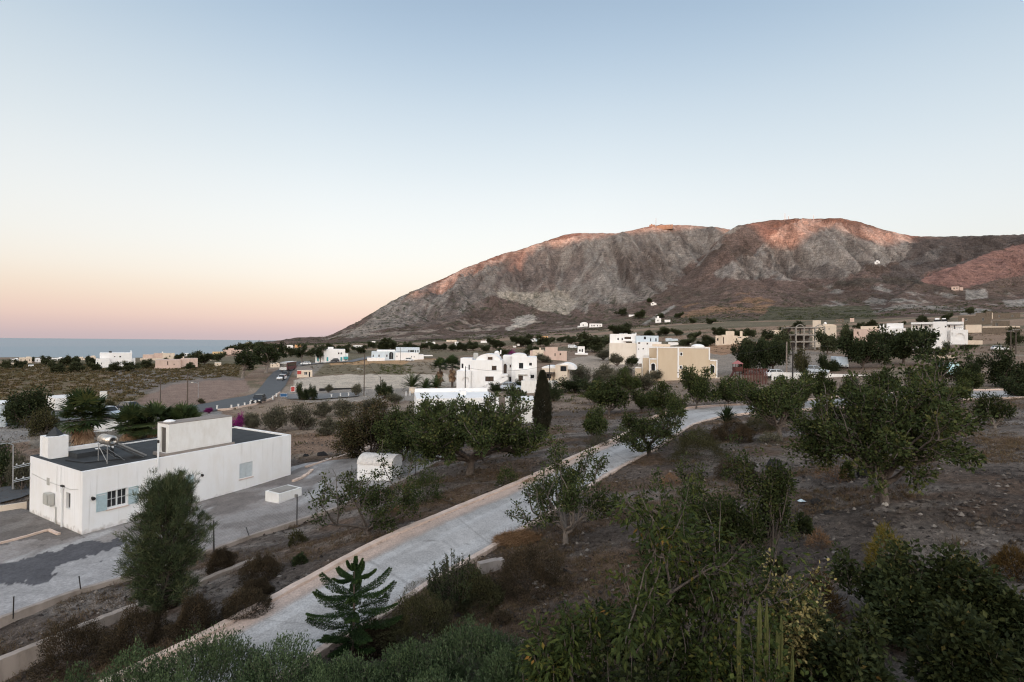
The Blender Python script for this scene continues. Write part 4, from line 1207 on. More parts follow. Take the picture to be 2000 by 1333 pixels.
# chain-link fence along the terrace edge
ed = resample(edge, 400)
def edge_at(x):
    xp, _ = project(ed[:, 0], ed[:, 1], ed[:, 2]); k = int(np.argmin(np.abs(xp - x))); return ed[k]
fence = empty('chain_link_fence', edge_at(418), 'rusty chain-link fence on iron posts along the cement retaining wall', 'fence')
fl = np.array(fence.location)
for x, h in ((418, 1.55), (580, 1.6), (730, 1.5), (812, 1.4), (880, 1.4)):
    p = edge_at(x) - fl
    f = MB(); f.tube([p + [0, 0, -.2], p + [0, 0, h]], .03, 6); f.build('post', DARKM, fence)
p = edge_at(418) - fl
f = MB(); f.tube([p + [0.0, 0, 1.25], p + [.75, -1.15, -.35]], .03, 6); f.build('brace', DARKM, fence)
f = MB()
seg = [edge_at(x) for x in np.linspace(418, 880, 80)]
seg = resample(np.array(seg), 260) - fl
hts = 1.35
cum = np.concatenate([[0], np.cumsum(np.linalg.norm(np.diff(seg, axis=0), axis=1))])
Lt = cum[-1]
def on(t, z): return np.array([np.interp(t, cum, seg[:, k]) for k in range(3)]) + [0, 0, z + .1]
for t0 in np.arange(-hts, Lt, 0.17):
    for sg in (1, -1):
        a, b = (t0, t0 + hts)
        za, zb = (0, hts) if sg > 0 else (hts, 0)
        if a < 0: za = za + sg * (0 - a); a = 0
        if b > Lt: zb = zb - sg * (b - Lt); b = Lt
        if b - a < .05: continue
        f.tube([on(a, za), on(b, zb)], .0028, 3, cap=False)
f.tube([on(t, hts) for t in np.linspace(0, Lt, 30)], .004, 4)
f.build('mesh', STEEL, fence)
for k, (x, yt, lab) in enumerate([(25, 1170, 'short rusty stake on the retaining wall at the left edge'), (158, 1136, 'leaning rusty stake on the retaining wall left of the pine'), (490, 1040, 'short bent rod lying by the chain-link fence')]):
    p = edge_at(x); f = MB(); f.tube([(0, 0, -.1), (-.12 * k, 0.02, .75 - .1 * k)], .022, 6)
    tag(f.build('iron_stake', DARKM, None, p), lab, 'stake')

# ------------------------------------------------------------------ the driveway
def spline(pts, n):
    P = np.array(pts, float); m = len(P)
    t = np.linspace(0, m - 1, n); out = []
    for tt_ in t:
        i = min(int(tt_), m - 2); f_ = tt_ - i
        p0 = P[max(i - 1, 0)]; p1 = P[i]; p2 = P[i + 1]; p3 = P[min(i + 2, m - 1)]
        out.append(.5 * ((2 * p1) + (-p0 + p2) * f_ + (2 * p0 - 5 * p1 + 4 * p2 - p3) * f_ ** 2 + (-p0 + 3 * p1 - 3 * p2 + p3) * f_ ** 3))
    return np.array(out)
Lk = [(20,1440,-10.6),(250,1320,-9.95),(390,1255,-9.6),(560,1163,-9.3),(740,1065,-9.0),(880,1003,-8.7),(1020,945,-8.4),(1130,893,-8.0),(1215,855,-7.7),(1262,826,-7.45),(1295,810,-7.3),(1330,801,-7.2),(1400,794,-7.0),(1500,790,-6.7),(1610,780,-6.3),(1690,773,-6.0),(1800,770,-5.6),(1900,768,-5.4),(2060,764,-5.1),(2300,758,-4.8)]
Rk = [(330,1480,-10.2),(560,1330,-9.5),(650,1255,-9.2),(740,1205,-9.05),(840,1140,-8.85),(960,1068,-8.55),(1080,995,-8.2),(1190,925,-7.8),(1262,887,-7.5),(1310,857,-7.35),(1350,834,-7.25),(1380,824,-7.15),(1420,814,-7.0),(1500,808,-6.75),(1610,800,-6.4),(1700,795,-6.1),(1800,790,-5.8),(1900,788,-5.6),(2060,786,-5.3),(2300,784,-5.0)]
LP = np.array([flat(*a) for a in Lk]); RP = np.array([flat(*a) for a in Rk])
nL = 1000
LS = spline(LP, nL); RS = spline(RP, nL)
z_ = np.maximum(LS[:, 2], H(LS[:, 0], LS[:, 1]) + .03); zr = np.maximum(RS[:, 2], H(RS[:, 0], RS[:, 1]) + .03)
ker = np.ones(51) / 51
def smooth1(a): return np.convolve(np.pad(a, 25, mode='edge'), ker, 'valid')
LS[:, 2] = smooth1(z_) + .04; RS[:, 2] = smooth1(zr) + .04
tt = np.linspace(0, 1, 40)[None, :, None]
DP = LS[:, None] * (1 - tt) + RS[:, None] * tt
fp = DP.reshape(-1, 3); tl = np.broadcast_to(tt, DP.shape[:2] + (1,)).reshape(-1)
nz1 = fbm(fp[:, 0] / .8, fp[:, 1] / .8, 601, 4) - .5
c = np.empty((len(fp), 3)); c[:] = (0.43, 0.41, 0.40)
c = paint(c, np.ones(len(fp)), (0.31, 0.295, 0.287), smooth(.45, .65, fbm(fp[:, 0] / 2.0, fp[:, 1] / 2.0, 603, 4)) * .5)
sl_ = np.broadcast_to(np.linspace(0, 70, nL)[:, None, None], DP.shape[:2] + (1,)).reshape(-1)
c = paint(c, np.ones(len(fp)), (0.25, 0.24, 0.235), smooth(.5, .75, fbm(tl * 2.5, sl_ / .16, 605, 3)) * .3)
c = paint(c, np.ones(len(fp)), (0.50, 0.485, 0.48), smooth(.52, .68, fbm(tl * 7.0, sl_ / 9.0, 607, 3)) * .6)
c = paint(c, np.ones(len(fp)), (0.20, 0.17, 0.145), smooth(.62, .72, fbm(fp[:, 0] / .7 + 50, fp[:, 1] / .7, 609, 4)) * smooth(.75, 1.0, tl) * .8)
c = paint(c, (sl_ % 4.6) < .075, (0.20, 0.185, 0.175), .4)
c = paint(c, np.ones(len(fp)), (0.17, 0.155, 0.145), smooth(.955, .985, ridged(fp[:, 0] / 2.6, fp[:, 1] / 2.6, 611, 2)) * .6)
c = paint(c, np.ones(len(fp)), (0.52, 0.385, 0.315), smooth(.24, .13, tl + nz1 * .08) * .85)
c = paint(c, np.ones(len(fp)), (0.235, 0.20, 0.18), smooth(.07, .02, np.abs(tl - .17 + nz1 * .1)) * .35)
drive_m = zone_mat("brushed_cement", fine=((2.0, 0.12), (14.0, 0.28), (55.0, 0.22)), bump=0.35, bdist=0.02)
tag(grid_mesh("driveway", DP, drive_m, c), "pale cement driveway curving through the garden", "driveway", kind='structure')
ribbon_wall("driveway_kerb", LS[::5], 0.30, 0.5, 0.10, KERB, "raised pinkish kerb along the left edge of the driveway", "kerb", wob=0.03, side=1, seed=3)
ribbon_wall("driveway_kerb", RS[::5], 0.24, 0.9, 0.06, plaster("kerb_block", (.58, .46, .395), .35, 2.4, bump=.5), "raised cement block kerb along the right edge of the driveway", "kerb", wob=0.03, side=-1, seed=4)
# the bed of the driveway is cut into the soil
gco = np.empty(len(ground.data.vertices) * 3); ground.data.vertices.foreach_get('co', gco); gco = gco.reshape(-1, 3)
dpoly = [tuple(p[:2]) for p in LS[::13]] + [tuple(p[:2]) for p in RS[::-13]]
m = inpoly(gco[:, 0], gco[:, 1], dpoly) & (gco[:, 1] < 90)
ids = np.where(m)[0]; mid = (LS[:, :2] + RS[:, :2]) / 2; mz = np.minimum(LS[:, 2], RS[:, 2])
for i in ids:
    k = int(np.argmin(((mid - gco[i, :2]) ** 2).sum(1))); gco[i, 2] = min(gco[i, 2], mz[k] - .12)
tpoly = [tuple(p[:2]) for p in Eg[::4]] + [tuple(p[:2]) for p in Ig[::-4]]
m = inpoly(gco[:, 0], gco[:, 1], tpoly) & (gco[:, 1] < 90)
gco[m, 2] = np.minimum(gco[m, 2], terr_z(gco[m, 0], gco[m, 1]) - .06)
ground.data.vertices.foreach_set('co', gco.ravel()); ground.data.update()
PALEC = plaster('pale_cream_plaster', (.72, .65, .57), .1)
# ================================================================== BUILDINGS ON THE PLAIN AND THE SLOPES
def building(name, label, cat, D, yb, xc, blocks, opens=(), yaw=0.0, group=None, extras=(), zoff=0.0):
    """blocks: (x0, x1, ytop, ybot, front, back, mat) in photograph pixels, front/back in metres from the facade line.
       opens: (block, x0, x1, ytop, ybot, kind). All converted to metres at depth D."""
    sink = 0
    if (D > 170 or name == 'stone_wall') and name != 'monastery':
        k = 0; sink = 0
        while gp(xc, yb + k)[1] > max(1.8 * D, 900) and k < 24 and D < 900: k += 1
        D = gp(xc, yb + k)[1]; yb += k; sink = k
    s = D / FPX
    base = px(xc, yb, D)
    gz = Hs(base[0], base[1])
    base[2] += zoff
    face = -math.atan2(base[0], base[1]); cphi = math.cos(face)
    root = empty(name, base, label, cat, group, yaw + face)
    def X(x): return (x - xc) * s * cphi
    def Z(y): return (yb - y) * s
    bymat = {}
    for bi, b in enumerate(blocks):
        x0, x1, yt, ybt, y0, y1, mat = b[:7]
        mb = bymat.setdefault(mat.name, (mat, MB()))[1]
        hs = [o for o in opens if o[0] == bi]
        z0 = Z(ybt) - (1.5 + max(base[2] - gz, 0) if ybt >= yb - 1 - sink else 0); z1 = Z(yt)
        if hs:
            polys = []
            for o in hs:
                polys.append(arch(X(o[1]), X(o[2]), Z(o[4]), Z(o[3])) if 'arch' in o[5] else rect(X(o[1]), X(o[2]), Z(o[4]), Z(o[3])))
            holed(mb, X(x0), X(x1), z0, z1, polys, y0, y0 + .28)
            mb.box(X(x0), X(x1), y0 + .281, y1, z0, z1 - .003)
        else:
            mb.box(X(x0), X(x1), y0, y1, z0, z1)
    first = True
    for mat, mb in bymat.values():
        mb.build('wall', mat, root); first = False
    for o in opens:
        bi, x0, x1, yt, ybt, kind = o
        y0 = blocks[bi][4]
        a, c, d, e = X(x0), X(x1), Z(ybt), Z(yt)
        pm = PANE_B if 'brown' in kind else PANE
        if 'open' in kind: continue
        nm = 'door' if 'door' in kind else 'window'
        pn = MB()
        if 'arch' in kind: pn.extr_y(arch(a + .01, c - .01, d + .01, e - .01), y0 + .2, y0 + .24)
        else: pn.box(a + .01, c - .01, y0 + .2, y0 + .24, d + .01, e - .01)
        wo = pn.build(nm, pm, root)
        if 'frame' in kind:
            fr = MB(); t = .09
            if 'arch' in kind:
                P1 = arch(a - .16, c + .16, d, e + .16); P0 = arch(a - .002, c + .002, d + .01, e + .002)
                tri_loops = P1; 
                holed_ = MB(); 
                loops = [P1, P0]
                fr.extr_y([P1[0], P1[1]] + P1[2:] + [P1[0]][:0], y0 - .05, y0 - .004) if False else None
                n = len(P1)
                v = [(p[0], y, p[1]) for y in (y0 - .05, y0 - .004) for p in P1] + [(p[0], y, p[1]) for y in (y0 - .05, y0 - .004) for p in P0]
                f = []
                for i in range(1, n):
                    j = (i + 1) % n
                    f += [(i, j, 2 * n + j, 2 * n + i), (i, n + i, n + j, j), (2 * n + i, 2 * n + j, 3 * n + j, 3 * n + i)]
                fr.add(v, f)
            else: frame_box(fr, a - .12, c + .12, d - .12, e + .12, .119, y0 - .05, y0 - .004)
            fr.build('frame', WHITE, wo)
        elif (x1 - x0) * s > 0.7:
            fr = MB(); t = .05
            if 'arch' not in kind: frame_box(fr, a + .012, c - .012, d + .012, e - .012, t, y0 + .15, y0 + .195)
            fr.box((a + c) / 2 - .03, (a + c) / 2 + .03, y0 + .155, y0 + .19, d + .065, e - .065)
            fr.build('frame', DARKM if 'brown' in kind or 'darkf' in kind else WOODW, wo)
    for e in extras:
        k = e[0]
        if k == 'vault':       # x0,x1,ytop,ybase,y0,y1,mat : barrel vault along the depth
            _, x0, x1, yt, ybt, y0, y1, mat = e
            c = (X(x0) + X(x1)) / 2; r = (X(x1) - X(x0)) / 2; z0 = Z(ybt); hz_ = Z(yt) - z0
            m = MB(); m.extr_y([(c + r * math.cos(t), z0 + hz_ * math.sin(t)) for t in np.linspace(0, math.pi, 15)], y0, y1)
            m.build('vault', mat, root)
        elif k == 'dome':
            _, x0, x1, yt, ybt, yc, mat = e
            r = (X(x1) - X(x0)) / 2; z0 = Z(ybt); hz_ = Z(yt) - z0
            m = MB(); m.lathe([(max(r * math.cos(t), .02), hz_ * math.sin(t)) for t in np.linspace(0, math.pi / 2, 8)], ((X(x0) + X(x1)) / 2, yc, z0), 18)
            m.build('dome', mat, root, smooth=True)
        elif k == 'box':       # part name, x0,x1,yt,yb,y0,y1,mat
            _, nm, x0, x1, yt, ybt, y0, y1, mat = e
            m = MB(); m.box(X(x0), X(x1), y0, y1, Z(ybt), Z(yt)); m.build(nm, mat, root)
        elif k == 'stair':
            _, x0, y0p, x1, y1p, w, ya, yb_, mat = e
            m = MB(); a, b = (X(x0), Z(y0p)), (X(x1), Z(y1p)); t = w * s
            m.extr_y([a, b, (b[0], b[1] - t * 1.3), (a[0], a[1] - t * 1.3)][::-1], ya, yb_); m.build('staircase', mat, root)
        elif k == 'trim':      # white bands: list of (x0,x1,yt,yb) in front of y0
            _, rects, y0, mat = e
            for x0, x1, yt, ybt in rects:
                m = MB(); m.box(X(x0), X(x1), y0 - .06, y0 - .003, Z(ybt), Z(yt)); m.build('trim', mat, root)
        elif k == 'tank':
            _, x0, x1, yt, ybt, yc, mat = e
            r = (X(x1) - X(x0)) / 2; m = MB(); m.lathe([(r, 0), (r, (Z(yt) - Z(ybt)) * .85), (r * .6, Z(yt) - Z(ybt))], ((X(x0) + X(x1)) / 2, yc, Z(ybt)), 12)
            m.build('water_tank', mat, root)
        elif k == 'rail':
            _, x0, x1, yt, ybt, y0, mat = e
            m = MB(); n = max(3, int((X(x1) - X(x0)) / .35))
            for i in range(n + 1):
                xx = X(x0) + (X(x1) - X(x0)) * i / n; m.rod((xx, y0, Z(ybt)), (xx, y0, Z(yt)), .03, 4)
            m.rod((X(x0), y0, Z(yt)), (X(x1), y0, Z(yt)), .04, 4); m.build('railing', mat, root)
    return root

# ---- two-storey white house in the middle
building('two_storey_house', 'two-storey white house with round vaults, dark windows and an outside stair, middle of the plain', 'house', 97, 760, 970,
  [(892,919.5,725,762,-.6,5,WHITE), (897,920,701,725.2,1.2,6,WHITE), (920.2,980.6,704,761,0,8,WHITE), (980.9,999,695,758,2.2,8.2,WHITE), (999.2,1048,697,757,.2,8.4,WHITE), (1007,1035,721,756,-1.2,.19,WHITE)],
  [(0,902.5,917,737,751,'arch open'),(2,960,969.4,715,724,'brown'),(2,947.5,964,736,745.6,'brown'),(3,982,988.5,712,731,'arch brown door'),(3,994.5,997.3,713.5,719,'brown'),
   (1,899,903,712,721,'darkf'),(1,913,915.5,714,724,'darkf'),(4,1013,1021.5,709,720,'darkf'),(4,1033,1038.5,708.5,714,'darkf'),(5,1012.5,1021.3,733,744,'brown'),(4,1036,1043,732,738.5,'darkf'),(3,993.5,997.5,738,750,'door darkf')],
  yaw=-0.06,
  extras=[('vault',929,976,692,704,.6,7,WHITE),('vault',995,1029.5,690.5,697,.3,8,WHITE),('stair',951,754.5,992,732,7,-1.6,-.1,WHITE),('box','landing',980,992,731,735,-1.6,2.19,WHITE),
          ('tank',921,931,690.5,702,2.5,PLAST),('box','vault_window',952,961,698,703,.3,.58,PANE_B),('box','sky_light',1027.5,1032,692,695.5,1,1.6,PANE),('box','lintel',1012,1030,730.5,732.2,-1.35,-1.21,GREYC)])
building('annexe_house', 'low cream house with white vaulted roofs and a pergola beside the two-storey house', 'house', 95, 742, 1090,
  [(1058,1085,720,742,0,5,CREAM),(1085.2,1108,713,742,-.8,5,CREAM)],[(0,1067,1076,731.5,740,'darkf'),(1,1095,1107,715,725,'darkf')],yaw=-.1,
  extras=[('vault',1057,1087,715.5,720,0,5,WHITE),('vault',1086,1124,709.5,722,.6,5.5,WHITE),('box','pergola',1057,1084,727.5,729.5,-2,-.1,WOODP),('box','pergola_post',1081.5,1082.7,729.6,742,-1.9,-1.75,WOODP)])
building('garden_wall', 'low white rendered wall in front of the two-storey house, beside the cypress', 'wall', 88, 762, 1060, [(1018,1090,744,762,0,.4,WHITE_W)], yaw=.1)
building('low_house', 'long low pinkish house with a raised middle on the slope behind the two-storey house', 'house', 165, 700, 1075,
  [(1035,1107,686,700,0,7,PINKC),(1065,1089,678.5,700,-.4,6,PINKC),(1040,1062,684,700,-.2,3,CREAM)],[(0,1093,1096,690,694,'brown'),(1,1083,1085,690,696,'brown')],extras=[('box','chimney',1053,1056,680,684,1,1.6,CREAM)])
building('gate_house', 'tiny white domed chapel tower peeking over the two-storey house', 'chapel', 150, 702, 970, [(965,976,691,704,0,2,WHITE)],extras=[('dome',965,976,685.5,691,1,WHITE),('box','belfry',976.5,979,684,692,0,.5,WHITE)],opens=[(0,969,971.5,693,698,'arch')])
# ---- flat white roofs behind the big pistachio
building('flat_roofed_house', 'low white flat-roofed house hidden behind the big pistachio tree', 'house', 66, 822, 895, [(814,976,778,824,0,9,WHITE)], yaw=.12,
  extras=[('box','parapet',815,975,770.5,777.9,8.4,8.9,WHITE),('box','chimney',906,918,769,777.9,4,5,WHITE)], opens=[(0,850,857,795,812,'door'),(0,930,942,792,803,'')])
building('cistern_house', 'small windowless white block with one grey rendered side, left of the cypress', 'shed', 55, 820, 1040, [(1011,1071,782,822,0,4.2,WHITE_W)], yaw=.42,
  extras=[('box','side_render',1071.1,1073,783,822,.05,4.2,GREYW)])
# ---- beige building with white bands
bt = [(1282,1385,678,680.3),(1282,1284.3,680.4,738),(1323,1326,680.4,738),(1382.6,1385,680.4,702),]
building('beige_building', 'large beige two-storey building with white corner bands and a small white dome', 'building', 101, 739, 1320,
  [(1282,1385,678,739,0,11,BEIGE),(1265,1281.8,679,739,3,11,BEIGE),(1251,1266.8,698,739,1.5,8,BEIGE),(1267,1281.9,701,739,-.6,2.9,BEIGE),(1385.2,1399,702,739,0.1,9,BEIGE),(1238,1250.8,720,739,.6,4,BEIGE)],
  [(0,1328.3,1332.2,689,694.5,'frame'),(0,1327.8,1331.4,715,720.2,'frame'),(3,1271.4,1279,711,725.5,'arch frame'),(4,1386,1393.6,712.5,727,'arch frame')],
  extras=[('dome',1350,1378,672,678,5.5,WHITE),('trim',bt,0,WHITE),('trim',[(1265,1281.5,679,681)],3,WHITE),('trim',[(1251,1266.5,698,700.5),(1251,1252.6,700.6,738)],1.5,WHITE),
          ('trim',[(1267,1281.8,701,703.3),(1267,1268.6,703.4,738)],-.6,WHITE),('trim',[(1385.3,1399,702,704.4),(1397,1399,704.5,738)],.1,WHITE),('trim',[(1238,1250.5,720,721.8)],.6,WHITE),
          ('box','roof_parapet',1270,1308,672.5,677.9,6,6.4,CREAM)])
building('garden_ramp_wall', 'low pale ramp wall running right from the beige building', 'wall', 98, 742, 1410, [(1396,1432,738,746,0,.4,CREAM)], yaw=.25)
# ---- white hotel complex
building('hotel', 'white three-storey hotel block with balconies behind the beige building', 'hotel', 178, 710, 1240,
  [(1190,1241,653,705,0,10,WHITE),(1241.2,1285,656,705,-.5,9,LBLUE),(1190,1243,671,710,-2.5,-.1,PALEC),(1243.2,1290,668,712,-3,-.6,WHITE)],
  [(0,1205,1208,661,665,''),(0,1213.5,1216,661,665,''),(0,1219,1232,658.5,663,'brown'),(0,1222,1234,668,670.5,'brown'),(1,1257,1261,658,663,''),(1,1269,1271,661,667,'door'),(1,1279,1281.5,661,667,'door'),(3,1246,1250,669,672,'brown'),(3,1254.5,1257,680,682.5,''),(3,1246,1248,681,683,''),(3,1262,1265,670,673,'brown')],
  extras=[('box','balcony',1218,1234,664.3,666.8,-1.2,-.01,WHITE),('box','solar_panel',1208,1216,651,652.9,2,3,STEEL),('box','solar_panel',1217,1225,651,652.9,2,3,STEEL),('box','solar_panel',1233,1240,651,652.9,2,3,STEEL),('box','chimney',1240.5,1242.5,650,655.9,1,1.6,WHITE)])
building('shed', 'small white two-storey hut with railing beside the dark round tree', 'hut', 172, 693, 1135, [(1128,1142,677,691,0,3,WHITE),(1123,1148,690,694,-.6,3.4,WHITE)],[(0,1131,1134,683,687,''),(0,1136,1138.5,682,688,'door')])
building('cream_house', 'cream house with stepped roof at the right of the orange field', 'house', 200, 673, 1430,
  [(1397,1440,656,673,0,8,CREAM),(1417,1434,647,656,1,7,CREAM),(1409,1430,654.5,673,-.5,0,CREAM),(1440.2,1461,657,671,.5,8,CREAM),(1445,1450,647,657,2,5,CREAM)],
  [(0,1400,1403,661,666,''),(2,1412,1414,659,672,'brown'),(3,1439.5+2,1448,658.5,660.5,'')])
building('cream_cottage', 'cream cottage with stepped parapet between the trees, left of the concrete frame', 'house', 190, 665, 1510, [(1494,1528,650,667,0,7,CREAM),(1505,1528,645,650,.6,6,CREAM)],[(1,1508,1510,647,649,''),(0,1520,1523,654,659,'')])
# ---- unfinished concrete frame
cf = empty('concrete_frame', px(1590, 680, 148), 'unfinished three-storey concrete building frame with arched roof beams', 'building')
s = 148 / FPX
def cX(x): return (x - 1590) * s
def cZ(y): return (680 - y) * s
for yt in (639, 653.5, 667):
    m = MB(); m.box(cX(1554), cX(1612), 0, 8, cZ(yt + 2.2), cZ(yt)); m.build('floor_slab', GREYC, cf)
for x in (1554, 1569.5, 1591, 1610):
    for y in (0.02, 7.6):
        m = MB(); m.box(cX(x), cX(x + 2), y, y + .35, -1.5, cZ(639.1 + 2.2)); m.build('column', GREYC, cf)
for x0, x1 in ((1555, 1571), (1593, 1612)):
    m = MB(); m.tube([(cX(x0) + (cX(x1) - cX(x0)) * t, .2, cZ(639) + 4.2 * s * math.sin(math.pi * t)) for t in np.linspace(0, 1, 9)], .14, 5); m.build('roof_arch', GREYC, cf)
m = MB(); m.box(cX(1556), cX(1568), 7.4, 7.59, cZ(653), cZ(642)); m.box(cX(1573), cX(1609), 7.4, 7.59, cZ(667), cZ(656)); m.box(cX(1573), cX(1609), 7.4, 7.59, cZ(680), cZ(670)); m.build('infill_wall', GREYW, cf)
building('cream_house', 'cream house with tower and vaulted roof behind the concrete frame', 'house', 165, 660, 1600, [(1587,1603,626,660,0,3,CREAM),(1603.2,1633,637,660,-.3,5,CREAM)],[(1,1606,1610,643,645,''),(1,1618,1620,642,644,'')],extras=[('dome',1608,1615,629,634,1.5,WHITE),('vault',1603,1632,633.5,637,0,5,CREAM)])
building('pink_house', 'low pinkish house half hidden behind the tall dark pine, left of the arcaded hotel', 'house', 140, 663, 1715, [(1666,1716,643,664,0,7,PINKC),(1680,1716,637,643.5,1,7,CREAM),(1690,1768,641,660,2,9,WHITE),(1732,1764,631.5,641,3,9,WHITE),(1718,1727,633.5,641,2.4,5,WHITE)],[(0,1673,1676,648,653,'brown')])
# ---- arcaded white hotel on the right
building('arcaded_hotel', 'large white hotel with arched loggias and roof panels on the right slope', 'hotel', 132, 690, 1845,
  [(1821,1849,628.5,690,-.8,9,WHITE),(1777,1820.8,633,690,.6,9,WHITE),(1849.2,1881,634.5,675,.4,9,WHITE),(1777,1820.7,629.5,633,-.9,9,WHITE),(1849.3,1881,629.5,634.3,-.9,9,WHITE),(1856,1889,645,673,-1.4,.38,WHITE),(1778,1820.6,650,690,-1.0,.58,WHITE),(1885,1915,635,650,1.5,8,CREAM),(1880,1916,665,673,-.6,8,CREAM)],
  [(1,1786,1790,636,643,'door'),(1,1805,1809,636,643,'door'),(0,1848-.1-3,1848.2,637,640,''),(2,1852,1855,635.5,640,''),(2,1863,1865,636,643,'door'),(5,1865,1883,651.5,663.5,'arch open'),(5,1857.5,1861,650.5,657,'arch open'),(6,1796,1804,651,661.5,'arch open'),(6,1809,1819.5,650.7,661.5,'arch open'),(6,1809,1818,670,681,'arch open')],
  extras=[('box','solar_panel',1823,1838,623.5,628.4,3,4,PANE),('box','solar_panel',1839,1850,623,628.4,3,4,PANE),('box','water_tank',1825,1834,620.5,623.4,3,4,WHITE),('box','water_tank',1839,1847,621,622.9,3,4,WHITE),('box','chimney',1878,1882,622,629.4,1,1.6,PINKC),('rail',1856,1880,641,644.5,-1.3,STEEL),('box','basement_wall',1795,1820,683,690,-1.6,-1.01,PINKC)])
building('ruined_stone_house', 'brown stone terrace house with flat roof on the slope above the arcaded hotel', 'house', 215, 634, 1920, [(1870,1935,617,634,0,8,STONE),(1905,1925,611,617,2,7,STONE)],[(0,1884,1889,622,626,''),(0,1918,1922,621,627,'door')])
building('stone_terrace_house', 'long brown stone house with pale vertical strip, upper right slope', 'house', 235, 623, 1955, [(1938,1992,612,625,0,8,STONE),(1925,1938,608,625,.6,5,STONE)],[(0,1950,1953,616,620,''),(0,1975,1979,616,620,'')],extras=[('trim',[(1937,1939,611,625)],0,CREAM)])
building('stone_wall', 'pale rough stone terrace wall at the right edge below the brown houses', 'wall', 150, 652, 1960, [(1918,1992,639,652,0,.8,STONE),(1918,1992,637.5,640,-.05,.85,CREAM)])
building('stone_barn', 'small brown stone barn with dark doorway under the terrace houses', 'barn', 190, 640, 1955, [(1938,1972,627,640,0,5,STONE)],[(0,1944,1949,631,637,'door')])
# ---- white houses along the far road
building('corner_house', 'white corner house with two small arched windows and turquoise doors by the far road', 'house', 228, 708, 652,
  [(632,674,682.5,708,0,9,WHITE),(640,651,678.5,682.6,2,5,WHITE),(674.2,680,691,707,.6,7,WHITE),(616,631.8,693,708,1,6,WHITE)],
  [(0,660,662.8,688.5,692.5,'arch'),(0,665,668.3,688.5,692.5,'arch')],
  extras=[('box','door',638,641,698,706,-.1,-.004,TURQ),('box','door',665,668,698,705,-.1,-.004,TURQ),('box','awning',671,680,697,702,-1.2,.55,TURQ),('box','door',619.5,622.5,697,706,.9,.995,TURQ)])
building('modern_house', 'long modern white house with grey upper storey and big windows by the far road', 'house', 238, 704, 775,
  [(726,776,687,704,0,9,LBLUE),(736,772,684,687.2,1,9,WHITE),(772.2,818,689,704,-.6,9,WHITE),(773,820,679,689,.8,9,LBLUE),(818.2,828,693,704,-.4,8,WHITE),(718,752,699,705,-1.6,-.1,WHITE)],
  [(0,728,731,693,698,''),(0,739,742,693,698,''),(0,754,757,693,698,''),(0,760,768,688,702,'arch'),(3,797,800,683.5,688.8,'door'),(3,801,809,684,688.5,''),(3,811,813,684,688.8,''),(3,815,818,684,688.5,''),(2,774.5,776,695,698,''),(2,803,804.5,696,698.5,''),(2,808.5,810,696,698.5,'')],
  extras=[('box','terrace_wall',828,846,694,695.8,-.4,4,WHITE),('rail',773,796,686.5,688.8,.3,DARKM)])
# ---- left seaside houses
building('seaside_house', 'large white two-storey house on the left with the sea behind it', 'house', 205, 719, 228,
  [(195,258,689.5,719,0,9,WHITE),(188,214,700,720,-2,-.1,WHITE),(258.2,265,701,714,1,8,WHITE)],[(0,203.5,206,700,704,''),(0,209,211.5,701,704,''),(0,233,236.5,696,698.5,''),(1,190,192.5,707,712,''),(1,198,199.5,708,711.5,''),(0,222.5,225,696,698,'')],
  extras=[('tank',212,218,686.5,689.4,3,DARKM),('box','chimney',255,257,685,689.4,2,2.6,WHITE)])
building('pink_house', 'pinkish house with raised centre on the shore, right of the large seaside house', 'house', 230, 704, 305, [(279,300,693,703,0,7,PINKC),(300.2,317,690.5,704,.4,7,PINKC),(317.2,342,690.5,703,-.2,6,CREAM),(274,320,700,704,-1,-.25,CREAM)],[(2,331,333,695,698,'')],extras=[('box','chimney',316.5,318.5,687.5,690.4,1,1.5,WHITE)])
building('pale_pink_house', 'low pale pink flat house on the left plain with a dark shrub before it', 'house', 206, 720, 345, [(304,353,703,720,0,7,PINKC),(353.2,387,701,718,1,7,PINKC),(302,346,718,722,-.6,-.05,PINKC)],[(0,326.5,328.5,706,713,'brown'),(0,339,341,711,713,'')],extras=[('box','chimney',357,359.5,697.5,701.9,3,3.6,CREAM)])
building('shore_villa', 'yellow villa stepping up the hillside above the left shore', 'villa', 330, 695, 440, [(415,436,687.5,697,0,7,OCHRE),(436.2,452,684,693,1,8,PINKC),(452.2,472,684,691,2,8,PINKC),(446,457,681,684,2,7,PINKC)],[(0,419,421,690,693,''),(0,426,428,690,693,''),(2,456,458,686,689,''),(2,464,466,686,689,'')])
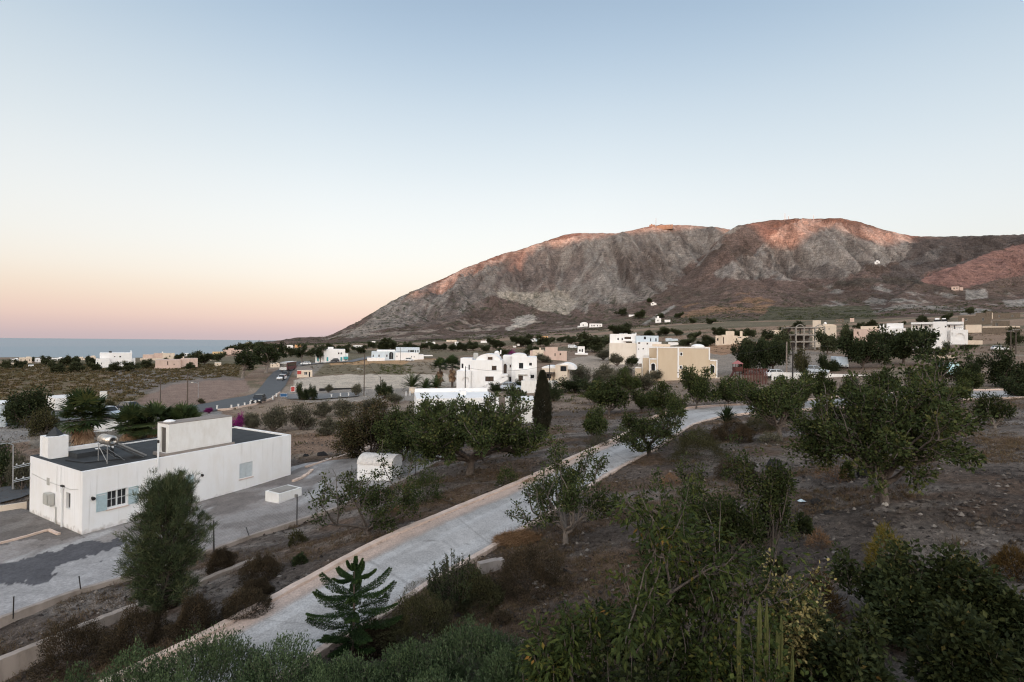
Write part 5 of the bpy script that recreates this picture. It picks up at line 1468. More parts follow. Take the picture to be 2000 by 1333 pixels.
for i, (x0, x1, yt, yb, D, mat, lab) in enumerate([
  (20,36,702,708,330,WHITE,'small white shore house at the far left beside dark bushes'),
  (37,62,699,709,340,CREAM,'cream shore house with pale tower, far left'),
  (68,99,700.5,708,345,WHITE,'brightest wide white shore house in the far left row'),
  (101,126,700,704.5,350,WHITE,'long low white shore house in the middle of the far left row'),
  (128,166,699.5,703.5,350,CREAM,'long cream shore house in the far left row'),
  (167,187,697,703,340,CREAM,'cream shore house just left of the large seaside house'),
  (8,40,710,715,300,CREAM,'low cream wall-like house at the left edge before the shore row'),
  (55,66,714,716.5,262,WHITE,'tiny white hut in the field at the far left'),
  (381,394,698.5,703,300,CREAM,'square cream house near the shore below the yellow villa'),
  (394.5,430,702,704.5,290,CREAM,'long cream yard wall near the shore below the yellow villa'),
  (357,368,690.5,695,380,WHITE,'white hut among trees on the shore right of the pinkish house'),
  (382,398,693,696,370,CREAM,'small cream hut among trees behind the square cream house'),
  (419,432,709,715,262,CREAM,'low cream house with a small belfry beside the road eucalyptus'),
  (486,492,681,685,360,CREAM,'small cream house above the road eucalyptus, left one'),
  (493,503,680.5,684,372,CREAM,'flat cream house above the road eucalyptus, right one'),
  (541,548,677,681,395,OCHRE,'small yellowish house on the far hillside above the road'),
  (560,572,674.5,682,400,WHITE,'small white twin-block house on the far hillside above the road'),
  (576,588,674,679,420,ORANGE,'little orange-brown house on the far hillside right of the white one'),
  (480,488,669,673,600,CREAM,'tiny pale house on the crest of the headland'),
  (528,546,711,718,255,CREAM,'low cream wall house behind the road trees beside the bus'),
  ]):
    ex = [('box','parapet',x0 + (x1 - x0) * .55, x1 - (x1 - x0) * .1, yt - 1.6, yt - .05, 1.5, 4, mat)] if (x1 - x0) > 14 else []
    n = max(1, int((x1 - x0) / 8))
    op = [(0, x0 + (x1 - x0) * (k + .4) / n, x0 + (x1 - x0) * (k + .4) / n + 1.3, yt + (yb - yt) * .3, yt + (yb - yt) * .7, '') for k in range(n)] if (yb - yt) > 3.9 else []
    building('shore_house' if i < 13 else 'hillside_house', lab, 'house', D, yb, (x0 + x1) / 2, [(x0, x1, yt, yb, 0, 6, mat)], op, extras=ex)
# ---- houses at the foot of the mountain
for i, (bl, D, yb, lab, op, ex) in enumerate([
  ([(1046,1056,661,667.5,0,6,LBLUE)], 345, 667.5, 'small pale blue house next to the orange house on the slope', [(0,1049,1050.5,663,665.5,'')], []),
  ([(1054.5,1070,657,666,0,6,ORANGE)], 350, 666, 'small orange house on the slope above the two-storey house', [(0,1058,1060,660,663,''),(0,1064,1066,660,663,'')], []),
  ([(1034,1037,656.5,668,0,2,WHITE),(1037,1053,661,668,0,6,WHITE)], 290, 668, 'white house with a thin tower between round trees', [(0,1035,1036.3,659,661,''),(1,1041,1043,663,665.5,'')], []),
  ([(1133,1148,631.5,639,0,7,WHITE),(1128,1134,637,639.5,-.5,5,WHITE)], 480, 639, 'white vaulted house on the slope, left of a pair', [(0,1138,1140,634,637,'')], [('vault',1135,1147,629.5,631.6,0,6,WHITE)]),
  ([(1151,1176,632.5,639.5,0,7,WHITE)], 480, 639.5, 'long white house on the slope, right of a pair', [(0,1155,1157,635,638,''),(0,1159,1161.5,635,638,''),(0,1166,1168,635,638,''),(0,1171,1173,635,638,'')], []),
  ([(1280,1291,622,631,0,6,WHITE),(1283,1287,618,622,1,4,WHITE),(1298,1309,625,630,.5,5,WHITE)], 430, 631, 'white stepped house among dark bushes below the slanting track', [(0,1284,1286,625,628,'')], []),
  ([(1271,1282,592,597,0,8,WHITE_W),(1274,1278,590,592,1,5,WHITE_W)], 690, 597, 'white chapel-like house at the upper end of the terraces', [(0,1274,1276,592.5,595,'')], []),
  ([(1708,1719,511,516,0,9,WHITE),(1711,1716,508.5,511,1,6,WHITE)], 1180, 516, 'lone white chapel high on the mountain cliff', [(0,1712,1714,512.5,515,'door')], []),
  ([(1858,1873,560,567,0,8,PINKC),(1874,1881,562,566.5,.6,6,PINKC)], 640, 567, 'pinkish farmhouse on the upper right slope above the pale ash cliff', [(0,1862,1865,562,565,''),(0,1868,1870,562,565,'')], []),
  ([(1632,1648,623,630,0,6,STONE),(1660,1668,622,630,0,5,PINKC)], 330, 630, 'half-built stone house with a pink end on the vineyard slope', [(0,1634,1637,625,628,''),(0,1641,1644,625,628,'')], []),
  ([(1952,1962,560,563,0,6,STONE)], 660, 563, 'tiny dark stone hut on the upper right slope', [], []),
  ([(888,896,668,675,0,5,WHITE)], 330, 675, 'narrow white hut in the tree belt left of the two-storey house', [], []),
  ([(939,951,666,670,0,5,WHITE),(948,951,664,667,0,1,WHITE)], 345, 670, 'small white house with a chimney in the tree belt', [], []),
  ([(872,892,664.5,668,0,6,CREAM)], 400, 668, 'low cream ruin above the tree belt', [(0,880,882,666,667.5,'')], []),
  ([(832,850,668,673,0,5,WHITE)], 380, 673, 'small white house in the tree belt above the modern house', [(0,838,840,669.5,671.5,'')], []),
  ([(690,708,675,680,0,5,WHITE)], 340, 680, 'white house in the tree belt between the corner house and the modern house', [(0,695,697,676.5,678.5,'')], []),
  ([(722,733,667,670,0,5,WHITE)], 400, 670, 'tiny white house at the foot of the mountain above the round pine', [], []),
  ([(1010,1015,672,676,0,4,WHITE),(1002,1008,676,679,.3,4,WHITE)], 300, 679, 'tiny white hut in the tree belt behind the two-storey house', [], []),
  ([(1228,1246,615,618,0,5,WHITE)], 480, 618, 'thin white wall house at the terrace road below the chapel-like house', [], []),
  ([(1310,1324,662,666.5,0,3,LBLUE)], 230, 666.5, 'small pale blue sign-like hut beside the dark reservoir wall', [], []),
  ([(1305,1350,669,673.5,0,5,WHITE)], 215, 674, 'long low white roof behind the beige building', [], []),
  ]):
    bx = [(b[0], b[1], b[2], b[3], b[4], b[5], b[6]) for b in bl]
    building('hillside_house', lab, 'house', D, yb, (bl[0][0] + bl[0][1]) / 2, bx, op, extras=ex)
building('monastery', 'monastery walls on the mountain crest glowing in the last sun', 'monastery', float(DA(1290)) * .985, 446, 1290, [(1268,1279,438.5,446,0,14,STONE),(1279.2,1300,441,447,1,14,STONE),(1300.2,1314,440,447,0,12,STONE),(1271,1274,436.5,438.5,3,7,STONE)],
  [(0,1270,1271.5,440,442,''),(0,1275,1276.5,440,442,''),(2,1304,1305.5,441,443,''),(2,1309,1310.5,441,443,'')])
for i, (x, yt, yb, sil, DD, lab) in enumerate([(1281,426,442,SILA,DA,'thin lattice radio mast on the mountain crest beside the monastery'),(1533,417,431,SILB,DB,'taller radio mast on the highest summit'),(1540,422,430,SILB,DB,'shorter radio mast on the highest summit'),(1589,421,428,SILB,DB,'small aerial on the summit right of the radio masts')]):
    D = float(DD(x)) * .99; p = px(x, yb + 3, D); h = (yb + 3 - yt) * D / FPX
    m = MB()
    for k in range(3):
        a = k * 2.1; m.rod((1.6 * math.cos(a), 1.6 * math.sin(a), -4), (.3 * math.cos(a), .3 * math.sin(a), h), .28, 4)
    for z in np.linspace(0, h * .9, 7):
        r = 1.6 - 1.3 * z / h; m.tube([(r * math.cos(a), r * math.sin(a), z) for a in (0, 2.1, 4.2, 6.3)], .12, 4)
    tag(m.build('radio_mast', STEEL, None, p), lab, 'mast')
# left edge buildings and walls behind the palm
building('kiosk', 'pale turquoise shed cut by the left edge of the picture', 'shed', 62, 838, 0, [(-30,11,791,838,0,5,LBLUE),(-31,12,789.5,791,-.1,5.1,WHITE)], yaw=-.1)
building('street_house', 'white street building mostly hidden behind the palm', 'house', 80, 812, 150, [(107,160,776,812,0,6,WHITE_W)], [(0,150,156,786,796,'')], yaw=.2, extras=[('box','sign_tower',205,218,770,786,1.5,2.3,WHITE_W),('box','tower_leg',209,214,786,812,1.6,2.2,GREYC)])
building('street_wall', 'long white street wall behind the palm and the roof', 'wall', 58, 862, 120, [(0,225,849,862,0,.3,WHITE_W)], yaw=.08)
building('street_wall', 'low cream wall on the far side of the street, right of the palm', 'wall', 90, 806, 245, [(228,262,797,806,0,.3,CREAM)])
building('street_wall', 'pale parking wall right of the palm trunk', 'wall', 62, 838, 215, [(170,232,823,838,0,.3,WHITE_W)], yaw=-.3)
building('parking_wall', 'long white parking wall behind the dark wide tree on the right', 'wall', 84, 738, 1570, [(1505,1690,729,740,0,.4,WHITE_W)], yaw=.03)
building('bus_shelter', 'small cream roadside shelter block below the arcaded hotel', 'wall', 96, 712, 1850, [(1822,1866,694,700,0,.5,CREAM)])
building('dry_stone_wall', 'row of black lava stones edging the pale sand lot', 'wall', 112, 766, 700, [(625,770,758,766,0,.6,LAVA),(770,850,757,764,.3,.8,LAVA)])
ordn = ['first', 'second', 'third', 'fourth', 'fifth', 'sixth', 'seventh', 'eighth', 'ninth', 'tenth', 'eleventh', 'twelfth', 'thirteenth', 'fourteenth']
# ================================================================== PLANTS: placement
def spot(xc, yb=None, D=None):
    return gp(xc, yb) if D is None else gd(xc, D)
def hgt(loc, x, ytop): return CZ + ray(x, ytop)[2] * loc[1] - loc[2]
def wid(wpx, loc): return wpx * loc[1] / FPX * math.cos(math.atan2(loc[0], loc[1]))

def tree_px(name, label, group, seed, x0, x1, ytop, yb, n, L, Wl, leaf, bark, xb=None, D=None, cat='tree', **kw):
    xc = (x0 + x1) / 2
    loc = spot(xb or xc, yb, D)
    W = wid(x1 - x0, loc) * ((1.08 if x1 - x0 > 300 else 1.2) if name == 'pistachio_tree' else 1.08); Ht = hgt(loc, xc, ytop)
    loc[2] -= 0.05
    return make_tree(name, loc, label, cat, group, seed, W, max(Ht, .5), n, L, Wl, leaf, bark, **kw)
def mound_px(name, label, group, seed, x0, x1, ytop, yb, n, L, Wl, leaf, bark=None, D=None, cat='shrub', dp=0.9, **kw):
    xc = (x0 + x1) / 2
    loc = spot(xc, yb, D)
    W = wid(x1 - x0, loc)
    loc = loc + unit([loc[0], loc[1], 0]) * W * 0.38
    loc[2] = Hs(loc[0], loc[1]) - .03
    Ht = max(hgt(loc, xc, ytop), .25)
    return make_mound(name, loc, label, cat, group, seed, W, W * dp, Ht, n, L, Wl, leaf, bark or BARK_D, **kw)

GP = 'pistachio trees of the garden'
PK = dict(trunk=.20, n_main=9, kids=5, clump=.38, up=.42)
tree_px('pistachio_tree', 'large full round pistachio tree with pale trunk, in the middle between yard and driveway', GP, 11, 800, 1030, 766, 926, 27000, .18, .125, L_PIST, BARK, xb=918, rscale=.85, asym=.2, zmin=.24, **PK)
tree_px('pistachio_tree', 'brownish bushy pistachio tree left of the large round one', GP, 12, 670, 775, 782, 900, 16000, .18, .12, L_PISTB, BARK_D, trunk=.06, n_main=10, kids=5, clump=.40, up=.6, rscale=.6)
tree_px('pistachio_tree', 'dull green bushy pistachio tree squeezed between the brownish and the large round one', GP, 13, 740, 835, 795, 905, 15000, .18, .12, L_PIST, BARK_D, trunk=.07, n_main=10, kids=5, clump=.40, up=.6, rscale=.6)
tree_px('pistachio_tree', 'sparse pistachio tree with long bare arms in front of the vaulted pump house', GP, 14, 605, 805, 888, 1046, 6500, .115, .08, L_PIST, BARK, xb=720, trunk=.12, n_main=7, kids=4, clump=.26, keep=.5, up=.45, asym=.5, rscale=.7)
tree_px('pistachio_tree', 'open pistachio tree with pale twigs leaning over the right edge of the driveway', GP, 15, 1012, 1198, 872, 1062, 9500, .105, .072, L_PIST, BARK_P, xb=1105, trunk=.16, n_main=8, kids=4, clump=.25, keep=.7, up=.42, rscale=.65, zmin=.26)
tree_px('pistachio_tree', 'crooked pistachio tree with forked dark trunk standing against the driveway bend', GP, 16, 1212, 1348, 792, 893, 9000, .13, .09, L_PIST, BARK_D, xb=1270, trunk=.26, n_main=7, kids=4, clump=.32, keep=.75, lean=-.2, up=.42, rscale=.7)
tree_px('pistachio_tree', 'round pistachio tree with a clear leaning trunk beyond the thyme cushions', GP, 17, 1440, 1592, 738, 862, 15000, .14, .10, L_PIST, BARK, xb=1524, trunk=.26, n_main=9, kids=5, clump=.36, lean=-.12, up=.42, rscale=.75, zmin=.32, keep=.8)
tree_px('pistachio_tree', 'widest pistachio tree, spreading low over the bare soil on the right', GP, 218, 1552, 1890, 714, 985, 25000, .13, .09, L_PIST, BARK, xb=1728, trunk=.20, n_main=13, kids=6, clump=.30, asym=.2, up=.42, keep=.40, zmin=.24, rscale=.55)
tree_px('pistachio_tree', 'thin pistachio tree with long bare shoots, left one of the three sparse trees', GP, 19, 1225, 1400, 905, 1100, 6500, .10, .068, L_PIST, BARK, xb=1330, trunk=.12, n_main=7, kids=4, clump=.24, keep=.4, up=.5, asym=.5, rscale=.6)
tree_px('pistachio_tree', 'thin pistachio tree with arching trunk, middle one of the three sparse trees', GP, 20, 1340, 1475, 880, 1110, 6500, .10, .068, L_PIST, BARK, xb=1430, trunk=.15, n_main=6, kids=4, clump=.23, keep=.45, up=.6, rscale=.6)
tree_px('pistachio_tree', 'narrow upright pistachio tree, right one of the three sparse trees', GP, 21, 1475, 1558, 893, 1112, 4200, .10, .068, L_PIST, BARK, xb=1508, trunk=.2, n_main=5, kids=4, clump=.23, keep=.5, up=.95, rscale=.6)
# near broad-leaved tree and shrubs at the lower right
tree_px('broadleaf_tree', 'near tree with glossy drooping leaves and bare twigs, bottom centre right', None, 31, 1060, 1455, 962, 1333, 12500, .15, .058, L_NEAR, BARK, xb=1290, D=9.4, trunk=.10, n_main=10, kids=5, clump=.27, droop=.7, up=.62, keep=.5, rscale=.5)
tree_px('broadleaf_tree', 'smaller near tree with hanging bronze-green leaves, just left of the cactus', None, 32, 1020, 1190, 1185, 1360, 7000, .14, .05, L_NEAR, BARK, D=8.6, trunk=.1, n_main=6, kids=3, clump=.22, droop=.8, up=.6)
GS = 'dense shrubs at the lower right'
tree_px('leafy_shrub', 'low leafy shrub hiding the foot of the cactus', GS, 57, 1400, 1600, 1262, None, 5000, .085, .06, L_NEAR, BARK, D=6.9, cat='shrub', trunk=.06, n_main=9, kids=4, clump=.2, up=.6, droop=.2, rscale=.4)
for i, (x0, x1, yt, D, n, leaf, L, Wl, lab) in enumerate([
  (1470, 1710, 1128, 9.6, 11000, L_VARI, .08, .058, 'shrub with yellow variegated leaves behind the cactus'),
  (1620, 1880, 1068, 10.6, 13000, L_FIG, .105, .078, 'dark leafy shrub with straggling bare stems, middle of the lower right thicket'),
  (1800, 2060, 1085, 10.2, 15000, L_FIG, .11, .08, 'dark leafy shrub at the right edge of the lower right thicket'),
  (1560, 1800, 1200, 8.6, 9000, L_FIG, .105, .078, 'low dark shrub with grey twigs at the bottom edge'),
  (1780, 2020, 1190, 8.4, 12000, L_FIG, .11, .08, 'low dark shrub filling the bottom right corner'),
  (1330, 1560, 1215, 8.2, 9000, L_NEAR, .095, .06, 'low dark shrub at the foot of the cactus'),
  (1100, 1360, 1240, 8.0, 9000, L_FIG, .105, .07, 'low dark shrub under the near drooping tree'),
  ]):
    tree_px('leafy_shrub', lab, GS, 40 + i, x0, x1, yt, None, n, L, Wl, leaf, BARK, D=D, cat='shrub', trunk=.05, n_main=12, kids=4, clump=.24, up=.55, wob=.3, droop=.2, rscale=.4)
for i, (x0, x1, yt, D, n, lab) in enumerate([(1688, 1780, 1040, 13.2, 2600, 'yellow-green feathery bush at the top of the lower right thicket'), (1840, 1935, 1098, 11.4, 2300, 'olive-yellow feathery bush between the two dark leafy shrubs'),
  (1930, 2030, 1078, 12.0, 2600, 'olive-brown feathery bush at the right edge above the thicket'), (1555, 1655, 1120, 11.4, 2300, 'rusty brown feathery bush left in the lower right thicket')]):
    mound_px('feathery_bush', lab, 'feathery bushes in the lower right thicket', 60 + i, x0, x1, yt, None, n, .12, .018, L_YELL if i < 2 else leafmat("leaf_rusty_%s" % 'ab'[i - 2], [(0, (.05, .036, .016)), (.6, (.075, .046, .018)), (1, (.12, .075, .025))]), D=D, upr=.6, rag=.2)
# olive-leaved hedge along the bottom
def olive_bush(loc, label, seed, W, Ht, n):
    rng = np.random.default_rng(seed)
    root = empty('olive_bush', loc, label, 'bush', 'silvery olive bushes along the bottom edge')
    mb = mound_mb(rng, W, W * .9, Ht * .86, n, .07, .024, .15, upr=.9)
    st = MB()
    for k in range(int(110 * W)):
        th = rng.uniform(0, 6.28); r = math.sqrt(rng.random()) * .48
        b = np.array([math.cos(th) * r * W, math.sin(th) * r * W * .9, Ht * .75 * math.sqrt(max(1 - (r / .52) ** 2, .05)) - .12])
        d = unit([math.cos(th) * r * 1.2 + rng.normal(0, .12), math.sin(th) * r * 1.2 + rng.normal(0, .12), 1.0])
        L = rng.uniform(.22, .46)
        st.tube([b, b + d * L * .5 + rng.normal(0, .012, 3), b + d * L], [.006, .004, .002], 3, rng.random(), cap=False)
        m = 34; t = rng.uniform(.1, 1, m)
        P = b + d * (t * L)[:, None]
        a = rng.normal(0, 1, (m, 3)); a -= (a @ d)[:, None] * d; a /= np.linalg.norm(a, axis=1, keepdims=True)
        ax = a * .8 + d * .7; ax /= np.linalg.norm(ax, axis=1, keepdims=True)
        mb.leaves(P, ax, rng.normal(0, 1, (m, 3)), .058 * rng.uniform(.7, 1.2, m), .018, np.clip(.35 + .5 * t + rng.normal(0, .15, m), 0, 1))
    mb.build('foliage', L_OLIVE, root); st.build('stem', BARK, root)
for i, (xc, wpx, yt, D, lab) in enumerate([(135, 190, 1312, 11.0, 'lowest silvery olive bush, first from the left'), (270, 180, 1285, 11.4, 'silvery olive bush in front of the garden wall, second from the left'),
  (415, 210, 1256, 11.8, 'broad silvery olive bush at the left foot of the driveway'), (545, 200, 1268, 11.5, 'silvery olive bush covering the end of the driveway'),
  (680, 170, 1288, 11.2, 'silvery olive bush right under the Norfolk pine'), (815, 180, 1268, 11.6, 'silvery olive bush right of the Norfolk pine'), (930, 180, 1238, 12.0, 'tallest silvery olive bush, left of the near drooping tree'),
  (345, 200, 1318, 10.0, 'silvery olive bush cut by the bottom edge on the left'), (610, 220, 1320, 9.8, 'silvery olive bush cut by the bottom edge under the driveway'), (860, 240, 1318, 9.8, 'silvery olive bush cut by the bottom edge in the centre'), (1010, 130, 1280, 11.0, 'small silvery olive bush touching the near drooping tree')]):
    loc = gd(xc, D); olive_bush(loc, lab, 80 + i, wid(wpx, loc) * 1.3, max(hgt(loc, xc, yt - (44 if xc < 450 else 22)), .5), 19000)

# dark cushions and low shrubs along the driveway
GC = 'dark thyme cushions'
for i, (x0, x1, yt, yb, lab, mt) in enumerate([
  (474, 546, 1086, 1138, 'round dark thyme cushion above the driveway kerb, right of the fence brace', 0), (404, 462, 1076, 1122, 'dark thyme cushion at the foot of the fence brace', 0),
  (470, 535, 1140, 1170, 'flat thyme cushion just above the driveway kerb', 0), (428, 535, 1158, 1218, 'wide brown thyme cushion leaning on the driveway kerb', 0),
  (330, 425, 1170, 1252, 'dry brown thyme cushion beside the pine trunk and driveway', 0), (300, 358, 1152, 1192, 'small dark cushion behind the pine trunk', 0),
  (60, 235, 1218, 1335, 'big dark thyme cushion in front of the garden wall, lower left', 0), (200, 330, 1200, 1290, 'dark brown cushion between garden wall and pine trunk', 0),
  (968, 1108, 1076, 1182, 'largest domed thyme cushion right of the driveway', 0), (748, 892, 1168, 1292, 'greenish thyme cushion below the driveway block kerb', 1),
  (690, 775, 1222, 1290, 'low brown cushion at the foot of the Norfolk pine', 0), (890, 985, 1130, 1205, 'flat dark cushion between the upright dark shrub and the largest dome', 1),
  (1395, 1470, 822, 852, 'brown cushion behind the yucca', 0), (1385, 1425, 838, 866, 'small round brown cushion left below the yucca', 0),
  (1428, 1475, 836, 866, 'small round brown cushion right below the yucca', 0), (1450, 1520, 815, 845, 'dark green cushion right of the yucca', 1),
  (1325, 1400, 836, 880, 'dark spreading cushion left of the yucca group', 1), (1300, 1432, 850, 912, 'black-green spreading cushion, widest of the yucca group', 1),
  (1400, 1480, 898, 940, 'dry rusty cushion between the sparse trees', 0), ]):
    W0 = x1 - x0
    mound_px('thyme_cushion', lab, GC, 100 + i, x0, x1, yt, yb, int(8000 + 60 * W0), .075, .016, L_THYMG if mt else L_THYME, rag=.26, upr=.35)
# upright dark shrub of stiff shoots
def stiff_shrub(x0, x1, yt, yb, label, seed):
    rng = np.random.default_rng(seed); loc = gp((x0 + x1) / 2, yb); W = wid(x1 - x0, loc); Ht = hgt(loc, (x0 + x1) / 2, yt)
    root = empty('jade_shrub', loc, label, 'shrub'); mb = MB(); st = MB()
    for k in range(150):
        th = rng.uniform(0, 6.28); r = math.sqrt(rng.random()) * W / 2
        h = Ht * rng.uniform(.55, 1.0) * (1 - .35 * (r / (W / 2)) ** 2)
        b = np.array([math.cos(th) * r * .7, math.sin(th) * r * .7, h * .25]); e = np.array([math.cos(th) * r, math.sin(th) * r, h])
        st.tube([b * [.5, .5, 0], b, e], [.014, .010, .005], 4, cap=False)
        m = 40; t = rng.uniform(.15, 1, m); P = b + (e - b) * t[:, None]; d = unit(e - b)
        a = rng.normal(0, 1, (m, 3)); ax = a * .75 + d * .8; ax /= np.linalg.norm(ax, axis=1, keepdims=True)
        mb.leaves(P, ax, rng.normal(0, 1, (m, 3)), .085, .035, np.clip(.2 + .6 * t + rng.normal(0, .12, m), 0, 1))
    mb.build('foliage', L_DARK, root); st.build('stem', BARK_D, root)
stiff_shrub(832, 945, 1076, 1185, 'upright dark shrub of stiff shoots at the driveway block kerb', 140)

# ---- feathery pine in front of the white house
def casuarina(x0, x1, yt, xb, yb, label, seed):
    rng = np.random.default_rng(seed); loc = gp(xb, yb); xc = (x0 + x1) / 2
    W = wid(x1 - x0, loc) * .93; Ht = hgt(loc, xc, yt); dx = wid(xc - xb, loc)
    root = empty('feathery_pine', loc, label, 'tree'); tb = MB(); mb = MB()
    tz = np.linspace(0, Ht * .98, 12)
    TX = np.stack([dx * np.clip(tz / (Ht * .4), 0, 1) + rng.normal(0, .03, 12), rng.normal(0, .03, 12), tz], 1)
    tb.tube(TX, np.linspace(.085, .012, 12), 7)
    tb.tube([TX[2], TX[2] + [.25, -.1, .6], TX[2] + [.5, -.1, 1.6], TX[2] + [.55, -.1, 2.7]], [.05, .04, .025, .01], 6)
    ends = []
    for k in range(210):
        t = rng.uniform(.16, .97) if k > 14 else rng.uniform(.8, 1.0)
        z = t * Ht
        env = np.interp(t, [.14, .24, .38, .55, .7, .82, .92, 1.0], [.50, .80, 1.0, 1.0, .88, .70, .48, .16]) * W / 2 * rng.uniform(.55, 1.22)
        a = rng.uniform(0, 6.28); b = np.array([np.interp(z * .85, tz, TX[:, 0]), 0, z * .82])
        e = np.array([dx + math.cos(a) * env, math.sin(a) * env, z + .12 * Ht * (env / (W / 2)) * rng.uniform(.2, .8)])
        m_ = (b + e) / 2 + [0, 0, -.08 * env]
        pts = np.array([b, m_, e]); tb.tube(pts, [.022, .014, .006], 4, cap=False)
        for q in range(9):
            s0 = rng.uniform(.35, 1.0); P0 = pts[0] * (1 - s0) ** 2 + 2 * s0 * (1 - s0) * pts[1] + s0 * s0 * pts[2]
            ends.append((P0 + rng.normal(0, .09, 3), unit(e - b)))
    E = np.array([p for p, d in ends]); Dr = np.array([d for p, d in ends])
    n = 56000; k = rng.integers(0, len(E), n)
    ax = Dr[k] * .9 + rng.normal(0, .55, (n, 3)); ax[:, 2] += .35; ax /= np.linalg.norm(ax, axis=1, keepdims=True)
    tone = rng.random(len(E))
    mb.leaves(E[k] + rng.normal(0, .05, (n, 3)), ax, rng.normal(0, 1, (n, 3)), rng.uniform(.12, .27, n), .014, np.clip(.6 * tone[k] + .4 * rng.random(n), 0, 1))
    tb.build('trunk', BARK_D, root, smooth=True); mb.build('crown', L_PINE, root)
casuarina(232, 418, 925, 303, 1232, 'feathery dark pine tree standing in front of the long white house', 150)

# ---- Norfolk pine
def norfolk(xb, yb, yt, label, seed):
    rng = np.random.default_rng(seed); loc = gp(xb, yb); Ht = hgt(loc, xb, yt); s = loc[1] / FPX
    root = empty('norfolk_pine', loc, label, 'tree'); tb = MB()
    tb.tube([(0, 0, -.1), (.01, 0, Ht * .5), (0, 0, Ht)], [.05, .035, .012], 7)
    tb.build('trunk', BARK_D, root)
    for yw, half, up, nb in ((1252, 62, .05, 5), (1222, 92, .10, 6), (1190, 90, .16, 6), (1160, 74, .22, 6), (1130, 42, .20, 5), (1112, 14, .8, 4)):
        z = hgt(loc, xb, yw); a0 = rng.uniform(0, 1)
        for b in range(nb):
            a = a0 + b * 6.283 / nb; L = half * .95 * s * rng.uniform(.85, 1.08)
            d = np.array([math.cos(a), math.sin(a), 0])
            t = np.linspace(0, 1, 9)
            pts = np.stack([d[0] * L * t, d[1] * L * t, z + L * up * t ** 2 * 1.6 - .05 * L * np.sin(t * 3.14)], 1)
            mb = MB(); mb.tube(pts, np.linspace(.014, .005, 9), 4, .2)
            sd_ = np.array([-d[1], d[0], 0])
            for q in np.linspace(.12, 1.0, 18):
                P = np.array([np.interp(q, t, pts[:, k]) for k in range(3)])
                bl = L * .21 * (math.sin(min(q * 2.6 + .35, 3.0)) ** .8) + .03
                for sg in (-1, 1):
                    dd = unit(sd_ * sg * .75 + d * .75 + [0, 0, .18 + rng.normal(0, .05)])
                    m = 64; tt = rng.random(m)
                    PP = P + dd * (tt * bl)[:, None]
                    r_ = rng.normal(0, 1, (m, 3)); ax = r_ * .75 + dd * .85; ax /= np.linalg.norm(ax, axis=1, keepdims=True)
                    mb.leaves(PP, ax, rng.normal(0, 1, (m, 3)), .046, .018, np.clip(.25 + .55 * q * tt + rng.normal(0, .12, m), 0, 1))
            m = 120; tt = rng.random(m); PP = np.stack([np.interp(tt, t, pts[:, k]) for k in range(3)], 1)
            ax = rng.normal(0, 1, (m, 3)) + d; ax /= np.linalg.norm(ax, axis=1, keepdims=True)
            mb.leaves(PP, ax, rng.normal(0, 1, (m, 3)), .045, .012, np.clip(.2 + .4 * tt, 0, 1))
            mb.build('branch', L_NORF, root)
norfolk(690, 1280, 1100, 'young Norfolk pine with flat tiered branches at the edge of the driveway', 160)

# ---- cypress
def cypress(x0, x1, yt, yb, label, seed):
    rng = np.random.default_rng(seed); loc = gp((x0 + x1) / 2, yb); W = wid(x1 - x0, loc); Ht = hgt(loc, (x0 + x1) / 2, yt)
    root = empty('cypress', loc, label, 'tree'); n = 15000
    t = rng.random(n) ** .85; a = rng.uniform(0, 6.28, n)
    env = np.interp(t, [0, .06, .2, .4, .6, .8, .93, 1], [.30, .62, .95, 1.0, .84, .55, .30, .05])
    lump = .72 + .5 * fbm(a * 2.2 + 3, t * 13, seed, 3)
    r = env * lump * W / 2 * (.45 + .55 * rng.random(n) ** .5)
    P = np.stack([np.cos(a) * r, np.sin(a) * r, t * Ht + .1], 1)
    ax = np.stack([np.cos(a) * .5, np.sin(a) * .5, np.full(n, 1.0)], 1) + rng.normal(0, .3, (n, 3)); ax /= np.linalg.norm(ax, axis=1, keepdims=True)
    mb = MB(); mb.leaves(P, ax, rng.normal(0, 1, (n, 3)), rng.uniform(.14, .32, n), .06, np.clip(.65 * fbm(a * 2.2 + 3, t * 13, seed, 3) + .35 * rng.random(n), 0, 1))
    tb = MB(); tb.tube([(0, 0, -.2), (0, 0, Ht * .9)], [.12, .02], 7)
    tb.build('trunk', BARK_D, root); mb.build('crown', L_CYP, root)
cypress(1041, 1076, 729, 850, 'dark brown-green column cypress in the middle of the garden', 170)

